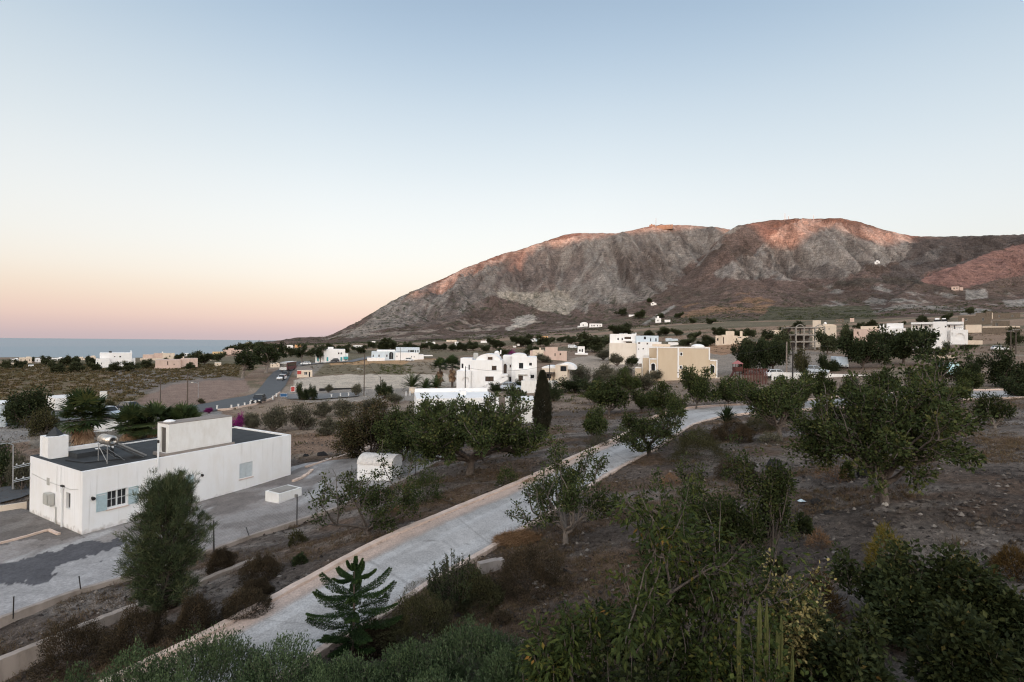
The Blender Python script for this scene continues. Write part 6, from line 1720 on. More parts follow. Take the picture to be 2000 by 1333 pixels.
# ---- palms
def fan_palm(x0, x1, yt, yb, label, seed, D=None, trunk=.45, nl=46, skirt=40, group=None, xb=None, R=.85):
    rng = np.random.default_rng(seed); xc = (x0 + x1) / 2; loc = spot(xb or xc, yb, D); W = wid(x1 - x0, loc); Ht = hgt(loc, xc, yt)
    root = empty('fan_palm', loc, label, 'palm', group); z0 = Ht * trunk
    tb = MB(); tb.tube([(0, 0, -.2), (.03, 0, z0 * .5), (0, 0, z0)], [W * .07, W * .055, W * .05], 9); tb.build('trunk', BARK, root)
    mb = MB(); sb = mb
    Lp = W * .33; Rl = W * .31
    for k in range(nl):
        el = math.radians(rng.uniform(-25, 88)); az_ = rng.uniform(0, 6.28)
        fan(mb, rng, (0, 0, z0 + rng.uniform(-.1, .25)), az_, el, (Ht - z0) * .45 if el > .9 else Lp * rng.uniform(.75, 1.1), Rl * rng.uniform(.85, 1.15), 15, rng.uniform(.1, .85), droop=.15)
    mb.build('crown', L_PALM, root)
    if skirt:
        db = MB()
        for k in range(skirt):
            fan(db, rng, (0, 0, z0 - rng.uniform(0, z0 * .5)), rng.uniform(0, 6.28), math.radians(rng.uniform(-78, -40)), Lp * .6, Rl * .8, 11, rng.random(), droop=.7)
        db.build('dead_leaves', L_DEAD, root)
    return root
def date_palm(x0, x1, yt, yb, label, seed, D=None, trunk=.2, nf=40, group=None, sag=1.1):
    rng = np.random.default_rng(seed); xc = (x0 + x1) / 2; loc = spot(xc, yb, D); W = wid(x1 - x0, loc); Ht = hgt(loc, xc, yt)
    root = empty('date_palm', loc, label, 'palm', group); z0 = Ht * trunk
    tb = MB(); tb.tube([(0, 0, -.2), (0, 0, z0 + .1)], [W * .075, W * .065], 9); tb.build('trunk', simple("palm_trunk_%d" % seed, (.20, .12, .075), .95, noise=.5, nscale=5), root)
    mb = MB()
    for k in range(nf):
        el = math.radians(rng.uniform(5, 85)); L = W * .58 * rng.uniform(.85, 1.1) if el < 1.0 else (Ht - z0) * 1.15
        frond(mb, rng, (0, 0, z0), rng.uniform(0, 6.28), el, L, 34, L * .2, .055, sag, rng.uniform(.2, .8))
    mb.build('crown', L_PALM, root)
    return root
fan_palm(105, 222, 742, 866, 'tall fan palm with a brown skirt of dead leaves behind the white house', 181, D=46, trunk=.52, xb=165, nl=60, skirt=60)
for i, (x0, x1, yt, yb, lab) in enumerate([(212, 300, 782, 850, 'bushy fan palm behind the roof, left one of the dark palm row'), (262, 355, 778, 848, 'bushy fan palm behind the roof, middle one of the dark palm row'), (318, 400, 780, 842, 'bushy fan palm behind the rooftop room, right one of the dark palm row')]):
    fan_palm(x0, x1, yt, yb, lab, 190 + i, D=56 + i, trunk=.35, nl=44, skirt=14, group='dark palms behind the white house')
for i, (x0, x1, yt, yb, lab) in enumerate([(842, 878, 696, 752, 'tall fan palm left of the two-storey house, left one of a pair'), (866, 902, 690, 752, 'tall fan palm touching the two-storey house, right one of a pair')]):
    fan_palm(x0, x1, yt, yb, lab, 196 + i, D=106 - i * 3, trunk=.62, nl=40, skirt=26, group='tall palms beside the two-storey house')
for i, (x0, x1, yt, yb, tr, lab) in enumerate([(782, 830, 729, 768, .22, 'broad date palm with arching fronds, left of the palm group'), (816, 848, 740, 770, .15, 'small date palm in the middle of the palm group'), (834, 872, 734, 768, .30, 'date palm with red-brown trunk right of the palm group')]):
    date_palm(x0, x1, yt, yb, lab, 200 + i, D=101 - 3 * i, trunk=tr, group='date palms by the white posts')
# ---- yuccas and other sword-leaved plants
def yucca(x0, x1, yt, yb, label, seed, D=None, tr=.45, n=120, leaf=None):
    rng = np.random.default_rng(seed); xc = (x0 + x1) / 2; loc = spot(xc, yb, D); W = wid(x1 - x0, loc); Ht = hgt(loc, xc, yt)
    root = empty('yucca', loc, label, 'yucca'); tb = MB(); tb.tube([(0, 0, -.1), (.02, 0, Ht * tr)], [.07, .05], 7); tb.build('trunk', BARK, root)
    mb = MB()
    for k in range(3): mb.join(sword_mb(rng, (rng.normal(0, .06), rng.normal(0, .06), Ht * tr * (1 - .2 * k)), n // 3, min(W / 2 * 1.1, Ht * (1 - tr) * 1.05), .055 * W, 1.5))
    mb.build('foliage', leaf or L_PALM, root)
yucca(1390, 1448, 778, 846, 'yucca with a short trunk standing among thyme cushions beside the driveway', 210)
yucca(1246, 1284, 746, 796, 'spiky yucca bush left in front of the beige building', 211, tr=.3, n=160)
yucca(1580, 1622, 762, 812, 'spiky dark yucca beyond the driveway, right of the round pistachio', 212, tr=.2, n=150)
yucca(1545, 1600, 722, 770, 'bright green spiky yucca crown above the driveway trees', 213, tr=.5, n=160)
yucca(1035, 1130, 1182, 1270, 'spiky agave-like rosette left under the near drooping tree', 214, D=10.4, tr=.12, n=60, leaf=L_OLIVE)
# ---- cactus
cl = gd(1490, 7.4); cz_ = cl[2]
cact = empty('column_cactus', cl, 'yellow-green column cactus with five ribbed stems at the lower right', 'cactus')
for x, yt, yb, r in ((1448, 1205, 1300, .052), (1477, 1160, 1310, .055), (1491, 1168, 1305, .05), (1513, 1222, 1320, .05), (1532, 1208, 1320, .055), (1552, 1268, 1330, .045)):
    p0 = px(x + (8 if x > 1520 else 0) * -1, 1333, 7.4) - cl; p1 = px(x, yt, 7.4) - cl; n = 14; m = MB()
    T = np.linspace(0, 1, 12); base = np.array([p0[0] + (x % 5 - 2) * .03, (x % 7) * .03 - .1, 0.0]); top = np.array([p1[0], (x % 7) * .03 - .1, p1[2]])
    ang = np.arange(n) * 2 * math.pi / n; rr_ = r * .55 * np.where(np.arange(n) % 2 == 0, 1.15, .72)
    V = [];
    for t in T:
        c0 = base + (top - base) * t; k = 1.0 if t < .92 else (.75 if t < 1 else .25)
        V += [(c0[0] + rr_[j] * k * math.cos(ang[j]), c0[1] + rr_[j] * k * math.sin(ang[j]), c0[2]) for j in range(n)]
    i = np.arange(11)[:, None] * n; j = np.arange(n)[None]; k = (j + 1) % n
    m.add(V, np.stack([i + j, i + k, i + n + k, i + n + j], -1).reshape(-1, 4)); m.f.append(np.array([list(range(n))]) + 11 * n)
    m.build('stem', L_CACT, cact)

# ---- prototypes for the many trees further off
def proto(kind, seed):
    if kind == 'p': return tree_parts(seed, 4.0, 3.4, 5200, .20, .15, clump=.44, trunk=.18, n_main=8, kids=4, up=.45, rscale=.7, zmin=.28, keep=.8, levels=2)
    if kind == 'o': return tree_parts(seed, 3.0, 2.2, 4200, .17, .085, clump=.42, trunk=.08, n_main=9, kids=3, levels=2, up=.7)
    if kind == 'd': return tree_parts(seed, 4.0, 3.2, 5500, .22, .14, clump=.52, trunk=.06, n_main=9, kids=3, levels=2, up=.6)
    if kind == 'f': return tree_parts(seed, 8.0, 6.5, 3600, .62, .44, clump=1.05, trunk=.14, n_main=7, kids=3, levels=2, tw=False)
    if kind == 'u': return tree_parts(seed, 8.0, 9.0, 5000, .46, .30, clump=.95, trunk=.35, n_main=6, kids=3, levels=2, up=.8)
    if kind == 'w': return tree_parts(seed, 10.0, 6.0, 7500, .5, .30, clump=1.0, trunk=.22, n_main=8, kids=4, levels=2, up=.35)
PROTO = {}
PM = {'p': (L_PIST, BARK), 'o': (L_GREYB, BARK), 'd': (L_DARK, BARK_D), 'f': (L_FAR, BARK_D), 'u': (L_DARK, BARK_P), 'w': (L_DARK, BARK_D), 'g': (L_FAR, BARK)}
PW = {'p': (4.0, 3.4), 'o': (3.0, 2.2), 'd': (4.0, 3.2), 'f': (8.0, 6.5), 'u': (8.0, 9.0), 'w': (10.0, 6.0)}
def plant(kind, x0, x1, yt, yb, label, group, D=None, name=None, cat='tree', leaf=None, bark=None, var=None):
    xc = (x0 + x1) / 2; loc = spot(xc, yb, D); W = wid(x1 - x0, loc); Ht = max(hgt(loc, xc, yt), .4)
    var = (int(xc) % 3) if var is None else var
    key = (kind, var, leaf.name if leaf else None)
    w0, h0 = PW[kind]
    sc = (W / w0, W / w0, Ht / h0); rz = (xc * 7.13) % 6.28
    if key not in PROTO:
        tb, cb = proto(kind, 300 + var * 17 + ord(kind))
        root = empty(name, loc, label, cat, group, rz); root.scale = sc
        tb.build('trunk', bark or PM[kind][1], root, smooth=True); cb.build('crown', leaf or PM[kind][0], root)
        PROTO[key] = root
        return root
    r = dup(PROTO[key], loc, rz, sc, label, group, cat)
    r.name = name
    for ch in r.children: pass
    return r
GM = 'pistachio trees beyond the driveway'
for a in [
  ('p',1142,1238,738,812,'pistachio tree with forked dark trunk in the middle ground, right of the cypress'),('p',1126,1194,795,866,'small thin pistachio tree at the tip of the driveway bend'),
  ('p',1252,1328,745,812,'rounded pistachio tree right of the spiky yucca bush'),('p',1322,1398,716,800,'taller pistachio tree in front of the beige wall'),
  ('p',1392,1452,745,792,'pistachio bush right of the tree before the beige wall'),('p',1432,1500,742,800,'pistachio tree just behind the round leaning one'),
  ('p',1568,1640,722,792,'pistachio tree between the bright yucca and the widest pistachio'),('p',1625,1700,735,790,'pistachio tree just behind the left side of the widest one'),
  ('p',1690,1770,722,780,'pistachio tree behind the crown of the widest one'),('p',1780,1850,735,790,'pistachio tree behind the right side of the widest one'),
  ('p',1500,1560,735,785,'leafy pistachio beyond the driveway, left of the bright yucca'),('p',1292,1345,768,822,'low pistachio bush just beyond the driveway kerb'),
  ('p',1205,1262,718,768,'pistachio bush at the left corner of the beige building'),('p',1820,1880,752,800,'pistachio bush at the driveway near the right end'),]:
    plant(*a[:5], a[5], GM, name='pistachio_tree')
for k, a in enumerate([(1402,1470,738,790),(1540,1600,738,796),(1655,1730,742,795),(1760,1830,722,775),(1838,1905,742,792),(1130,1190,752,792),(1225,1280,762,806),(1860,1930,722,770)]):
    plant('p', *a, 'pistachio tree in the thicket beyond the driveway, %s from the left' % ordn[k], 'thicket beyond the driveway', name='pistachio_tree')
GH = 'olive-green trees between the houses'
for a in [
  ('d',1085,1150,735,768,'dark glossy hedge bush at the wall right of the cypress'),('d',1128,1190,738,772,'light green hedge bush below the annexe house'),
  ('o',1108,1160,712,748,'grey-green olive tree right of the vaulted annexe'),('o',1150,1205,708,752,'grey-green olive tree in the grove before the tan field'),('o',1180,1238,722,762,'grey-green olive tree, lowest of the grove'),
  ('o',1196,1242,714,740,'grey-green olive tree at the right of the grove'),('o',1240,1290,732,764,'olive bush beside the beige garden wall'),('o',1255,1300,722,745,'olive bush at the arched window of the beige building'),
  ('o',1345,1395,738,770,'olive bush under the beige wall, right'),('o',1432,1470,714,730,'low olive bush right of the beige building'),('o',1215,1250,748,768,'low grey bush left in front of the beige building'),
  ('d',1060,1095,748,785,'dark green bush behind the cistern block'),('d',985,1030,752,790,'reed-green bush between the flat roof and the cistern block'),('d',1000,1030,742,760,'garden bush under the outside stair'),('d',952,985,748,764,'bush at the foot of the outside stair'),
  ('o',505,562,793,846,'grey olive tree in the dry field, first from the left'),('o',556,615,787,842,'grey olive tree in the dry field, second from the left'),('o',612,655,784,815,'grey olive tree in the dry field, third from the left'),('o',650,700,780,815,'grey olive tree in the dry field, fourth from the left'),
  ('o',468,515,806,846,'dry grey bush beside the magenta bougainvillea'),('o',700,760,776,806,'grey bush behind the brownish pistachio'),('o',620,670,815,850,'low grey bush in front of the olive row'),
  ('o',1188,1222,690,716,'grey-green bush at the foot of the white hotel block, left one'),('d',1218,1250,694,716,'dark bush at the foot of the white hotel block, right one'),('o',1160,1196,684,704,'grey reed bush between the hut and the white hotel block'),('o',1040,1080,690,708,'dark scrub bush right of the two-storey house roof'),
  ('d',574,606,748,782,'dark roadside bush by the blue sign, left one'),('d',598,622,752,782,'dark roadside bush by the blue sign, right one'),('o',683,708,749,774,'small tree beside the lamp pole at the sand lot'),('d',730,772,745,780,'dense round dark bush at the white posts'),('o',632,650,751,768,'small bare bush on the sand lot edge'),
  ('o',755,792,768,790,'olive scrub behind the flat white roof'),]:
    plant(*a[:5], a[5], GH, name='olive_tree' if a[0] == 'o' else 'garden_bush', cat='tree' if a[0] == 'o' else 'bush')
plant('d', 232, 318, 798, 850, 'dark bush filling the gap between the left and middle dark palms', 'bushes at the left edge', D=58, name='dark_bush', cat='bush', var=2)
plant('d', 305, 392, 795, 850, 'dark bush filling the gap between the middle and right dark palms', 'bushes at the left edge', D=60, name='dark_bush', cat='bush', var=0)
plant('d', -2, 118, 760, 842, 'big dense dark green bush at the left edge before the street', 'bushes at the left edge', D=62, name='dark_bush', cat='bush', var=0)
plant('o', 48, 128, 795, 846, 'grey dry bush right of the big dense dark one', 'bushes at the left edge', D=57, name='grey_bush', cat='bush', leaf=L_THYMG)
plant('d', -40, 50, 862, 985, 'dark bush at the left edge beside the corner of the white house', 'bushes at the left edge', D=37, name='dark_bush', cat='bush', var=1)
plant('o', 15, 78, 880, 985, 'grey-green bush half hidden by the corner of the white house', 'bushes at the left edge', D=36, name='grey_bush', cat='bush')
plant('o', 205, 228, 782, 806, 'small dark bush beside the street tower', 'bushes at the left edge', D=82, name='grey_bush', cat='bush', leaf=L_THYMG)
plant('o', 385, 402, 778, 800, 'small dark tree at the roadside above the rooftop room', 'bushes at the left edge', D=92, name='grey_bush', cat='bush', leaf=L_THYMG)
mb_ = plant('o', 448, 484, 806, 850, 'magenta bougainvillea behind the roof of the white house', None, D=60, name='bougainvillea', cat='bush', leaf=L_MAG)
plant('o', 398, 422, 796, 812, 'small magenta bougainvillea by the road end above the rooftop room', None, D=80, name='bougainvillea', cat='bush', leaf=L_MAG)
plant('o', 992, 1014, 683, 695, 'magenta bougainvillea on the roofs behind the two-storey house', None, D=150, name='bougainvillea', cat='bush', leaf=L_MAG)
GR = 'roadside eucalyptus trees'
for a in [('u',443,506,680,762,150,'big eucalyptus with a pale trunk at the road bend, left one'),('u',488,552,674,742,172,'big eucalyptus with pale branches at the road, middle one'),('u',516,560,668,714,230,'dark eucalyptus behind the bus, right one'),
          ('u',576,604,672,716,235,'slim eucalyptus by the side road'),('u',612,640,673,712,228,'eucalyptus shading the white corner house'),('f',556,582,676,705,280,'dark tree between the bus and the slim eucalyptus'),('f',598,618,680,704,270,'low pale-green tree behind the side road')]:
    plant(a[0], a[1], a[2], a[3], None, a[6], GR, D=a[5], name='eucalyptus' if a[0] == 'u' else 'roadside_tree')
GT = 'dark trees on the right'
for a in [('w',1636,1735,650,None,92,'tall black-green pine standing before the pinkish house'),('w',1700,1830,640,None,96,'windswept pine with brown crown beside the arcaded hotel'),
          ('w',1432,1492,668,None,100,'dark wide tree behind the red play tower, left half'),('w',1474,1545,664,None,98,'dark wide tree left of the poles, right half'),
          ('d',1590,1642,692,None,92,'olive-yellow round tree above the parked van'),('d',1852,1932,690,None,62,'dark bush with a few red leaves, right side behind the driveway'),('d',1915,2020,680,None,60,'large dark bush at the right edge behind the driveway'),
          ('d',1790,1862,700,None,64,'dark green bush under the arcaded hotel'),('d',1940,2030,735,None,50,'dark green bush at the right edge beside the driveway'),
          ('f',1500,1552,645,None,135,'brownish tree before the concrete frame'),('f',1592,1640,646,None,132,'thin brown tree right of the concrete frame'),('f',1636,1672,632,None,150,'dark tree between the concrete frame and the pinkish house'),
          ('d',1820,1862,668,None,120,'bare brownish bush at the foot of the arcaded hotel'),('f',1475,1512,660,None,150,'low dark bush right of the cream house'),('f',1440,1480,660,None,160,'grey-brown bush in the orange field'),
          ('f',1870,1905,655,None,150,'dark shrub below the stone wall on the right'),('f',1960,2000,640,None,170,'dark shrub under the stone houses at the right edge')]:
    plant(a[0], a[1], a[2], a[3], None, a[6], GT, D=a[5], name='dark_tree', cat='tree' if a[0] != 'd' else 'bush', bark=BARK_P if 'windswept' in a[6] else None, var=1 if 'windswept' in a[6] else None)
plant('o', 1545, 1584, 676, None, 'narrow bare grey tree right of the two poles', None, D=90, name='bare_tree', leaf=L_THYMG)
plant('o', 1892, 1994, 768, 836, 'twiggy shrub with pale stems at the driveway, right side', None, name='twiggy_shrub', cat='shrub', bark=BARK_P, leaf=L_FIG)
GB = 'trees of the far belt'
far = [(757,44,660,325),(727,18,667,350),(795,22,668,350),(812,18,672,340),(830,20,668,350),(848,22,669,340),(866,18,671,345),(884,18,672,340),(904,24,669,335),(924,26,667,335),(968,30,661,310),(950,18,674,300),
 (1018,38,653,295),(1066,32,655,290),(1097,16,657,300),(1116,24,656,300),(1042,28,674,255),(985,26,680,240),(1162,58,650,178),(1210,40,631,320),(1268,24,645,270),(1300,26,638,300),(1322,20,642,300),(1355,22,648,280),(1382,30,655,230),
 (1405,22,640,330),(1443,26,645,300),(1465,24,642,310),(1420,30,640,330),(670,24,672,330),(700,24,674,320),(644,20,671,340),(1250,20,655,200),(1340,26,660,220),(1372,20,664,205),
 (12,26,703,330),(40,24,702,345),(66,12,698,352),(90,26,695.5,362),(128,30,695,365),(148,20,696,362),(176,24,696,355),(110,34,706,285),(150,30,707,280),(185,24,708,275),
 (225,28,708,200),(252,30,706,202),(285,26,702,218),(372,18,708,200),(324,12,699,232),(400,40,686,420),(375,26,690,380),(425,26,688,380),(350,20,690,400),(455,30,672,520),(476,26,668,560),(500,26,668,520),(520,24,668,480),(508,24,676,360),
 (1215,20,603,620),(1250,24,606,600),(1290,14,612,560),(1325,16,610,520),(1390,16,622,430),(1352,14,622,430),(1268,12,582,720),(1500,30,645,300),(1530,30,640,320),(1560,24,628,300),(1700,34,626,300),(1680,20,630,300),(1760,16,628,260),(1895,20,600,450),(1930,18,606,420),(1850,20,612,420),(1800,22,616,380)]
sides = ['at the far left', 'left of the road', 'near the corner house', 'behind the modern house', 'left of the two-storey house', 'behind the two-storey house', 'above the low pinkish house', 'near the white hotel block', 'above the beige building', 'near the cream house', 'near the concrete frame', 'above the pinkish house on the right', 'above the arcaded hotel']
edges_ = [190, 470, 690, 800, 890, 1000, 1110, 1240, 1380, 1480, 1660, 1790, 3000]
far.sort()
cnt = {}
tot = {}
for x, w, yt, D in far:
    k = next(i for i, e in enumerate(edges_) if x < e); tot[k] = tot.get(k, 0) + 1
for x, w, yt, D in far:
    k = next(i for i, e in enumerate(edges_) if x < e); c_ = cnt.get(k, 0); cnt[k] = c_ + 1
    kind = 'wide dark' if w >= 36 else ('small dark' if w < 20 else 'round dark')
    plant('f', x - w * .6, x + w * .6, yt, yt + .62 * w + 2, '%s tree %s, %s from the left' % (kind, sides[k], ordn[c_]), GB, name='far_tree')
# single weeds and low plants in the garden
for i, (x0, x1, yt, yb, leaf, lab) in enumerate([(795, 866, 915, 988, L_PIST, 'young green pistachio bush right of the sparse one'), (1548, 1588, 1012, 1045, L_FIG, 'small dark green seedling bush on bare soil'), (560, 602, 1040, 1068, L_THYMG, 'low weed by the retaining wall'),
  (572, 600, 1084, 1104, L_DARK, 'small dark weed above the driveway kerb'), (955, 990, 862, 880, L_THYMG, 'green weed right of the large pistachio'), (970, 1012, 915, 952, L_PIST, 'weed growing by the driveway kerb'), (1640, 1668, 905, 938, L_PIST, 'seedling pistachio beside the black rock'),
  (1500, 1535, 1100, 1130, L_THYMG, 'dry weed below the right sparse tree'), (960, 1000, 1200, 1225, L_THYME, 'little dark weed right of the greenish cushion'), (1150, 1190, 855, 875, L_GREYB, 'grey weed at the tip of the driveway'), (1480, 1530, 848, 868, L_GREYB, 'grey weed by the leaning pistachio trunk'),
  (945, 985, 745, 760, L_GREYB, 'garden weed by the house wall'), (1575, 1625, 1040, 1075, L_STRAW, 'dry straw-coloured weed on the bare soil'), (1590, 1660, 915, 945, L_STRAW, 'pale dry weed left of the black rock'), (1290, 1330, 930, 950, L_STRAW, 'dry weed behind the sparse trees')]):
    mound_px('weed' if i else 'young_bush', lab, 'weeds on the garden soil', 230 + i, x0, x1, yt, yb, 900 if i else 2600, .11, .05 if leaf not in (L_STRAW, L_THYME) else .014, leaf, rag=.3, upr=.5)
# straw heaps
for i, (x0, x1, yt, yb, lab, n) in enumerate([(966, 1064, 1018, 1076, 'heap of brown dry palm straw beside the driveway', 5200), (640, 700, 1092, 1120, 'scatter of dry brown straw along the driveway kerb', 1300), (1010, 1075, 925, 948, 'dry brown straw beyond the driveway kerb', 1300), (760, 830, 980, 1003, 'rusty straw under the young pistachio bush', 1300)]):
    loc = gp((x0 + x1) / 2, yb - (yb - yt) * .35); W = wid(x1 - x0, loc); rng = np.random.default_rng(260 + i)
    r = np.sqrt(rng.random(n)); a = rng.uniform(0, 6.28, n); Ht = (.32 if i == 0 else .08)
    P = np.stack([np.cos(a) * r * W / 2, np.sin(a) * r * W * .32, Ht * (1 - r ** 2) * rng.random(n) ** .4], 1)
    ax = np.stack([rng.normal(0, 1, n), rng.normal(0, 1, n) * .7, rng.normal(0, .28, n)], 1); ax /= np.linalg.norm(ax, axis=1, keepdims=True)
    m = MB(); m.leaves(P, ax, rng.normal(0, 1, (n, 3)) + [0, 0, 1], rng.uniform(.12, .4, n), .014, rng.random(n), .2)
    tag(m.build('straw_heap', L_STRAW, None, loc), lab, 'straw', 'straw heaps')
# ================================================================== ROADS, VEHICLES, STREET FURNITURE
ASPH = simple("asphalt", (0.085, 0.088, 0.094), 0.8, noise=0.22, nscale=0.7)
ASPH2 = simple("worn_asphalt", (0.17, 0.165, 0.165), 0.85, noise=0.25, nscale=0.5)
def road(name, Lp, Rp, mat, label, n=90, lift=.14, m=8):
    L = resample(np.array([gp(*p) for p in Lp]), n); R = resample(np.array([gp(*p) for p in Rp]), n)
    t = np.linspace(0, 1, m)[None, :, None]; P = L[:, None] * (1 - t) + R[:, None] * t
    f = P.reshape(-1, 3); z = np.maximum(f[:, 2], H(f[:, 0], f[:, 1])) + lift
    P = np.concatenate([f[:, :2], z[:, None]], 1).reshape(n, m, 3)
    return tag(grid_mesh(name, P, mat), label, 'road', kind='structure')
road("road", [(330,800),(400,790),(447,780),(480,775),(497,770),(512,754),(522,740),(535,727),(547,721),(556,713),(570,707)],
     [(330,812),(400,806),(447,801),(500,791),(532,780),(547,767),(557,755),(564,740),(571,727),(577,719),(583,711),(596,707)], ASPH, 'asphalt road running from the left towards the sea')
road("road", [(583,713),(610,709.5),(640,707.5),(680,705.5),(720,697)], [(583,716),(612,712.5),(640,710),(690,708),(735,699)], ASPH2, 'narrow side road to the white corner house', lift=.25)
road("road", [(560,772),(620,771),(700,768)], [(560,781),(620,782),(700,776)], ASPH2, 'worn side street below the sand lot', lift=.2)
road("road", [(-40,816),(100,806),(200,800),(330,799)], [(-40,836),(100,826),(200,818),(330,812.5)], ASPH2, 'worn street behind the palms at the left', lift=.16)
road("road", [(-60,1000),(0,985),(40,975),(66,965)], [(-60,975),(0,955),(40,948),(66,945)], ASPH, 'dark lane at the far side of the white house', lift=.1, n=20)
rk = resample(np.array([gp(*p) for p in [(425,803),(447,801.5),(500,791.5),(532,780.5),(548,768)]]), 60)
ribbon_wall("road_kerb", rk, .25, .5, .32, KERB, "low pale kerb wall along the near side of the asphalt road", "kerb")

PAINTS = {}
def paintm(name, col):
    if name not in PAINTS:
        PAINTS[name] = simple("car_paint_" + name, col, .28, 0.0, spec=.5)
    return PAINTS[name]
LAMP = simple("headlight_glass", (.75, .75, .72), .15, spec=.6)
LIT, nt_, b_ = new_mat("headlight_lit"); b_.inputs['Emission Color'].default_value = (1, .93, .8, 1); b_.inputs['Emission Strength'].default_value = 2.5
TAIL = simple("tail_light", (.25, .02, .015), .3)
def rounded(poly, r=.06):
    return poly
def car(label, loc, yaw, pname, col, L=4.2, W=1.75, Hh=1.48, van=False, lit=False, cat='car', name='car', group=None):
    """front faces local -y"""
    root = empty(name, loc, label, cat, group, yaw)
    pm = paintm(pname, col); w = W / 2
    b = MB(); h0 = .24; h1 = .62 * Hh
    if van: prof = [(-L/2, .35), (-L/2 + .02, .75), (-L/2 + .35, h1 + .06), (-L/2 + .75, Hh), (L/2 - .1, Hh), (L/2, Hh * .6), (L/2, .35), (L/2 - .1, h0), (-L/2 + .1, h0)]
    else: prof = [(-L/2, .38), (-L/2 + .03, .62), (-L/2 + .25, .74), (-L*.20, h1 - .03), (L*.42, h1 + .02), (L/2 - .04, h1 - .08), (L/2, .45), (L/2 - .1, h0), (-L/2 + .1, h0)]
    n = len(prof)
    V = []
    for x, k in ((-w, .93), (-w + .09, 1.0), (w - .09, 1.0), (w, .93)):
        for y, z in prof: V.append((x, y * (k if k < 1 else 1), (z - .6) * (k if k < 1 else 1) + .6))
    F = [tuple(range(n))[::-1], tuple(range(3 * n, 4 * n))]
    for r_ in range(3):
        for i in range(n): F.append((r_ * n + i, r_ * n + (i + 1) % n, (r_ + 1) * n + (i + 1) % n, (r_ + 1) * n + i))
    b.add(V, F)
    if not van:
        y0, y1 = -L * .06, L * .34; z1 = Hh
        b.add([(-w*.74, y0, z1 - .03), (w*.74, y0, z1 - .03), (w*.72, y1, z1 - .05), (-w*.72, y1, z1 - .05), (-w*.68, y0 + .1, z1), (w*.68, y0 + .1, z1), (w*.66, y1 - .1, z1 - .01), (-w*.66, y1 - .1, z1 - .01)],
              [(0,3,2,1),(4,5,6,7),(0,1,5,4),(1,2,6,5),(2,3,7,6),(3,0,4,7)])
        for sx in (-1, 1):
            b.rod((sx*w*.90, -L*.20, h1 - .05), (sx*w*.73, y0, z1 - .04), .035, 4); b.rod((sx*w*.88, L*.42, h1), (sx*w*.71, y1, z1 - .05), .045, 4); b.rod((sx*w*.93, L*.10, h1 - .05), (sx*w*.735, L*.12, z1 - .04), .04, 4)
    body = b.build('body', pm, root)
    g = MB()
    if van:
        g.box(-w*.86, w*.86, -L/2 + .34, -L/2 + .36, h1 + .12, h1 + .13) if False else None
        g.add([(-w*.82, -L/2 + .40, h1 + .10), (w*.82, -L/2 + .40, h1 + .10), (w*.80, -L/2 + .70, Hh - .1), (-w*.80, -L/2 + .70, Hh - .1)], [(0, 1, 2, 3)])
        for sx in (-1, 1): g.add([(sx*(w+.004), -L/2 + .75, h1 + .05), (sx*(w+.004), L/2 - .5, h1 + .05), (sx*(w*.99), L/2 - .5, Hh - .14), (sx*(w*.99), -L/2 + .9, Hh - .14)], [(0, 1, 2, 3)])
    else:
        g.add([(-w*.90, -L*.20, h1 - .06), (w*.90, -L*.20, h1 - .06), (w*.88, L*.42, h1 - .02), (-w*.88, L*.42, h1 - .02), (-w*.72, y0, z1 - .03), (w*.72, y0, z1 - .03), (w*.70, y1, z1 - .05), (-w*.70, y1, z1 - .05)],
              [(0,1,5,4),(1,2,6,5),(2,3,7,6),(3,0,4,7),(4,5,6,7)])
    g.build('glass', PANE, root)
    for sx in (-1, 1):
        for y in (-L * .31, L * .30):
            t = MB(); t.tube([(sx*(w - .17), y, .31), (sx*(w - .15), y, .31), (sx*(w + .0), y, .31), (sx*(w + .015), y, .31)], [.24, .31, .31, .24], 14)
            wo = t.build('wheel', BLACK, root)
            t = MB(); t.tube([(sx*(w + .016), y, .31), (sx*(w + .024), y, .31)], .18, 10); t.build('rim', STEEL, wo)
        t = MB(); t.box(sx*w*.78 - .16, sx*w*.78 + .16, -L/2 - .012, -L/2 + .1, .56, .70); t.build('headlight', LIT if lit else LAMP, root)
        t = MB(); t.box(sx*w*.80 - .12, sx*w*.80 + .12, L/2 - .06, L/2 + .012, .62, .80); t.build('tail_light', TAIL, root)
    t = MB(); t.box(-.55, .55, -L/2 - .016, -L/2 + .08, .34, .48); t.build('grille', BLACK, root)
    t = MB(); t.box(-.26, .26, -L/2 - .03, -L/2 - .017, .36, .46); t.build('number_plate', WOODW, root)
    return root
def at(x, y, lift=.15):
    p = gp(x, y); p[2] += lift; return p
car('dark car driving on the near part of the asphalt road', at(505, 788), .20, 'dark', (.025, .028, .035))
car('white car with dark windscreen coming down the asphalt road', at(550.5, 743), .16, 'white', (.72, .73, .75))
car('dark car following the white car in front of the bus', at(557, 735.5), .14, 'dark', (.025, .028, .035))
car('white car parked on the side road right of the bus', at(597, 714, .3), -1.2, 'white', (.72, .73, .75))
car('dark car with shining headlights in front of the white corner house', at(653, 708.5, .3), -1.0, 'dark', (.025, .028, .035), lit=True, Hh=1.7)
car('silver car parked on the street behind the fan palm', at(213, 817, .2), 1.2, 'silver', (.45, .50, .56))
car('dark car parked at the left end of the palm row', at(256, 806, .2), 1.3, 'dark', (.025, .028, .035))
car('small white van at the tan field beyond the low pinkish house', at(1118, 681, .1), .9, 'white', (.72, .73, .75), van=True, L=4.8, Hh=1.9, cat='van', name='van')
car('white parked van under the dark pine on the right', gd(1640, 96) + [0, 0, .05], -.35, 'bluewhite', (.60, .68, .76), van=True, L=5.0, W=1.9, Hh=2.1, cat='van', name='van')
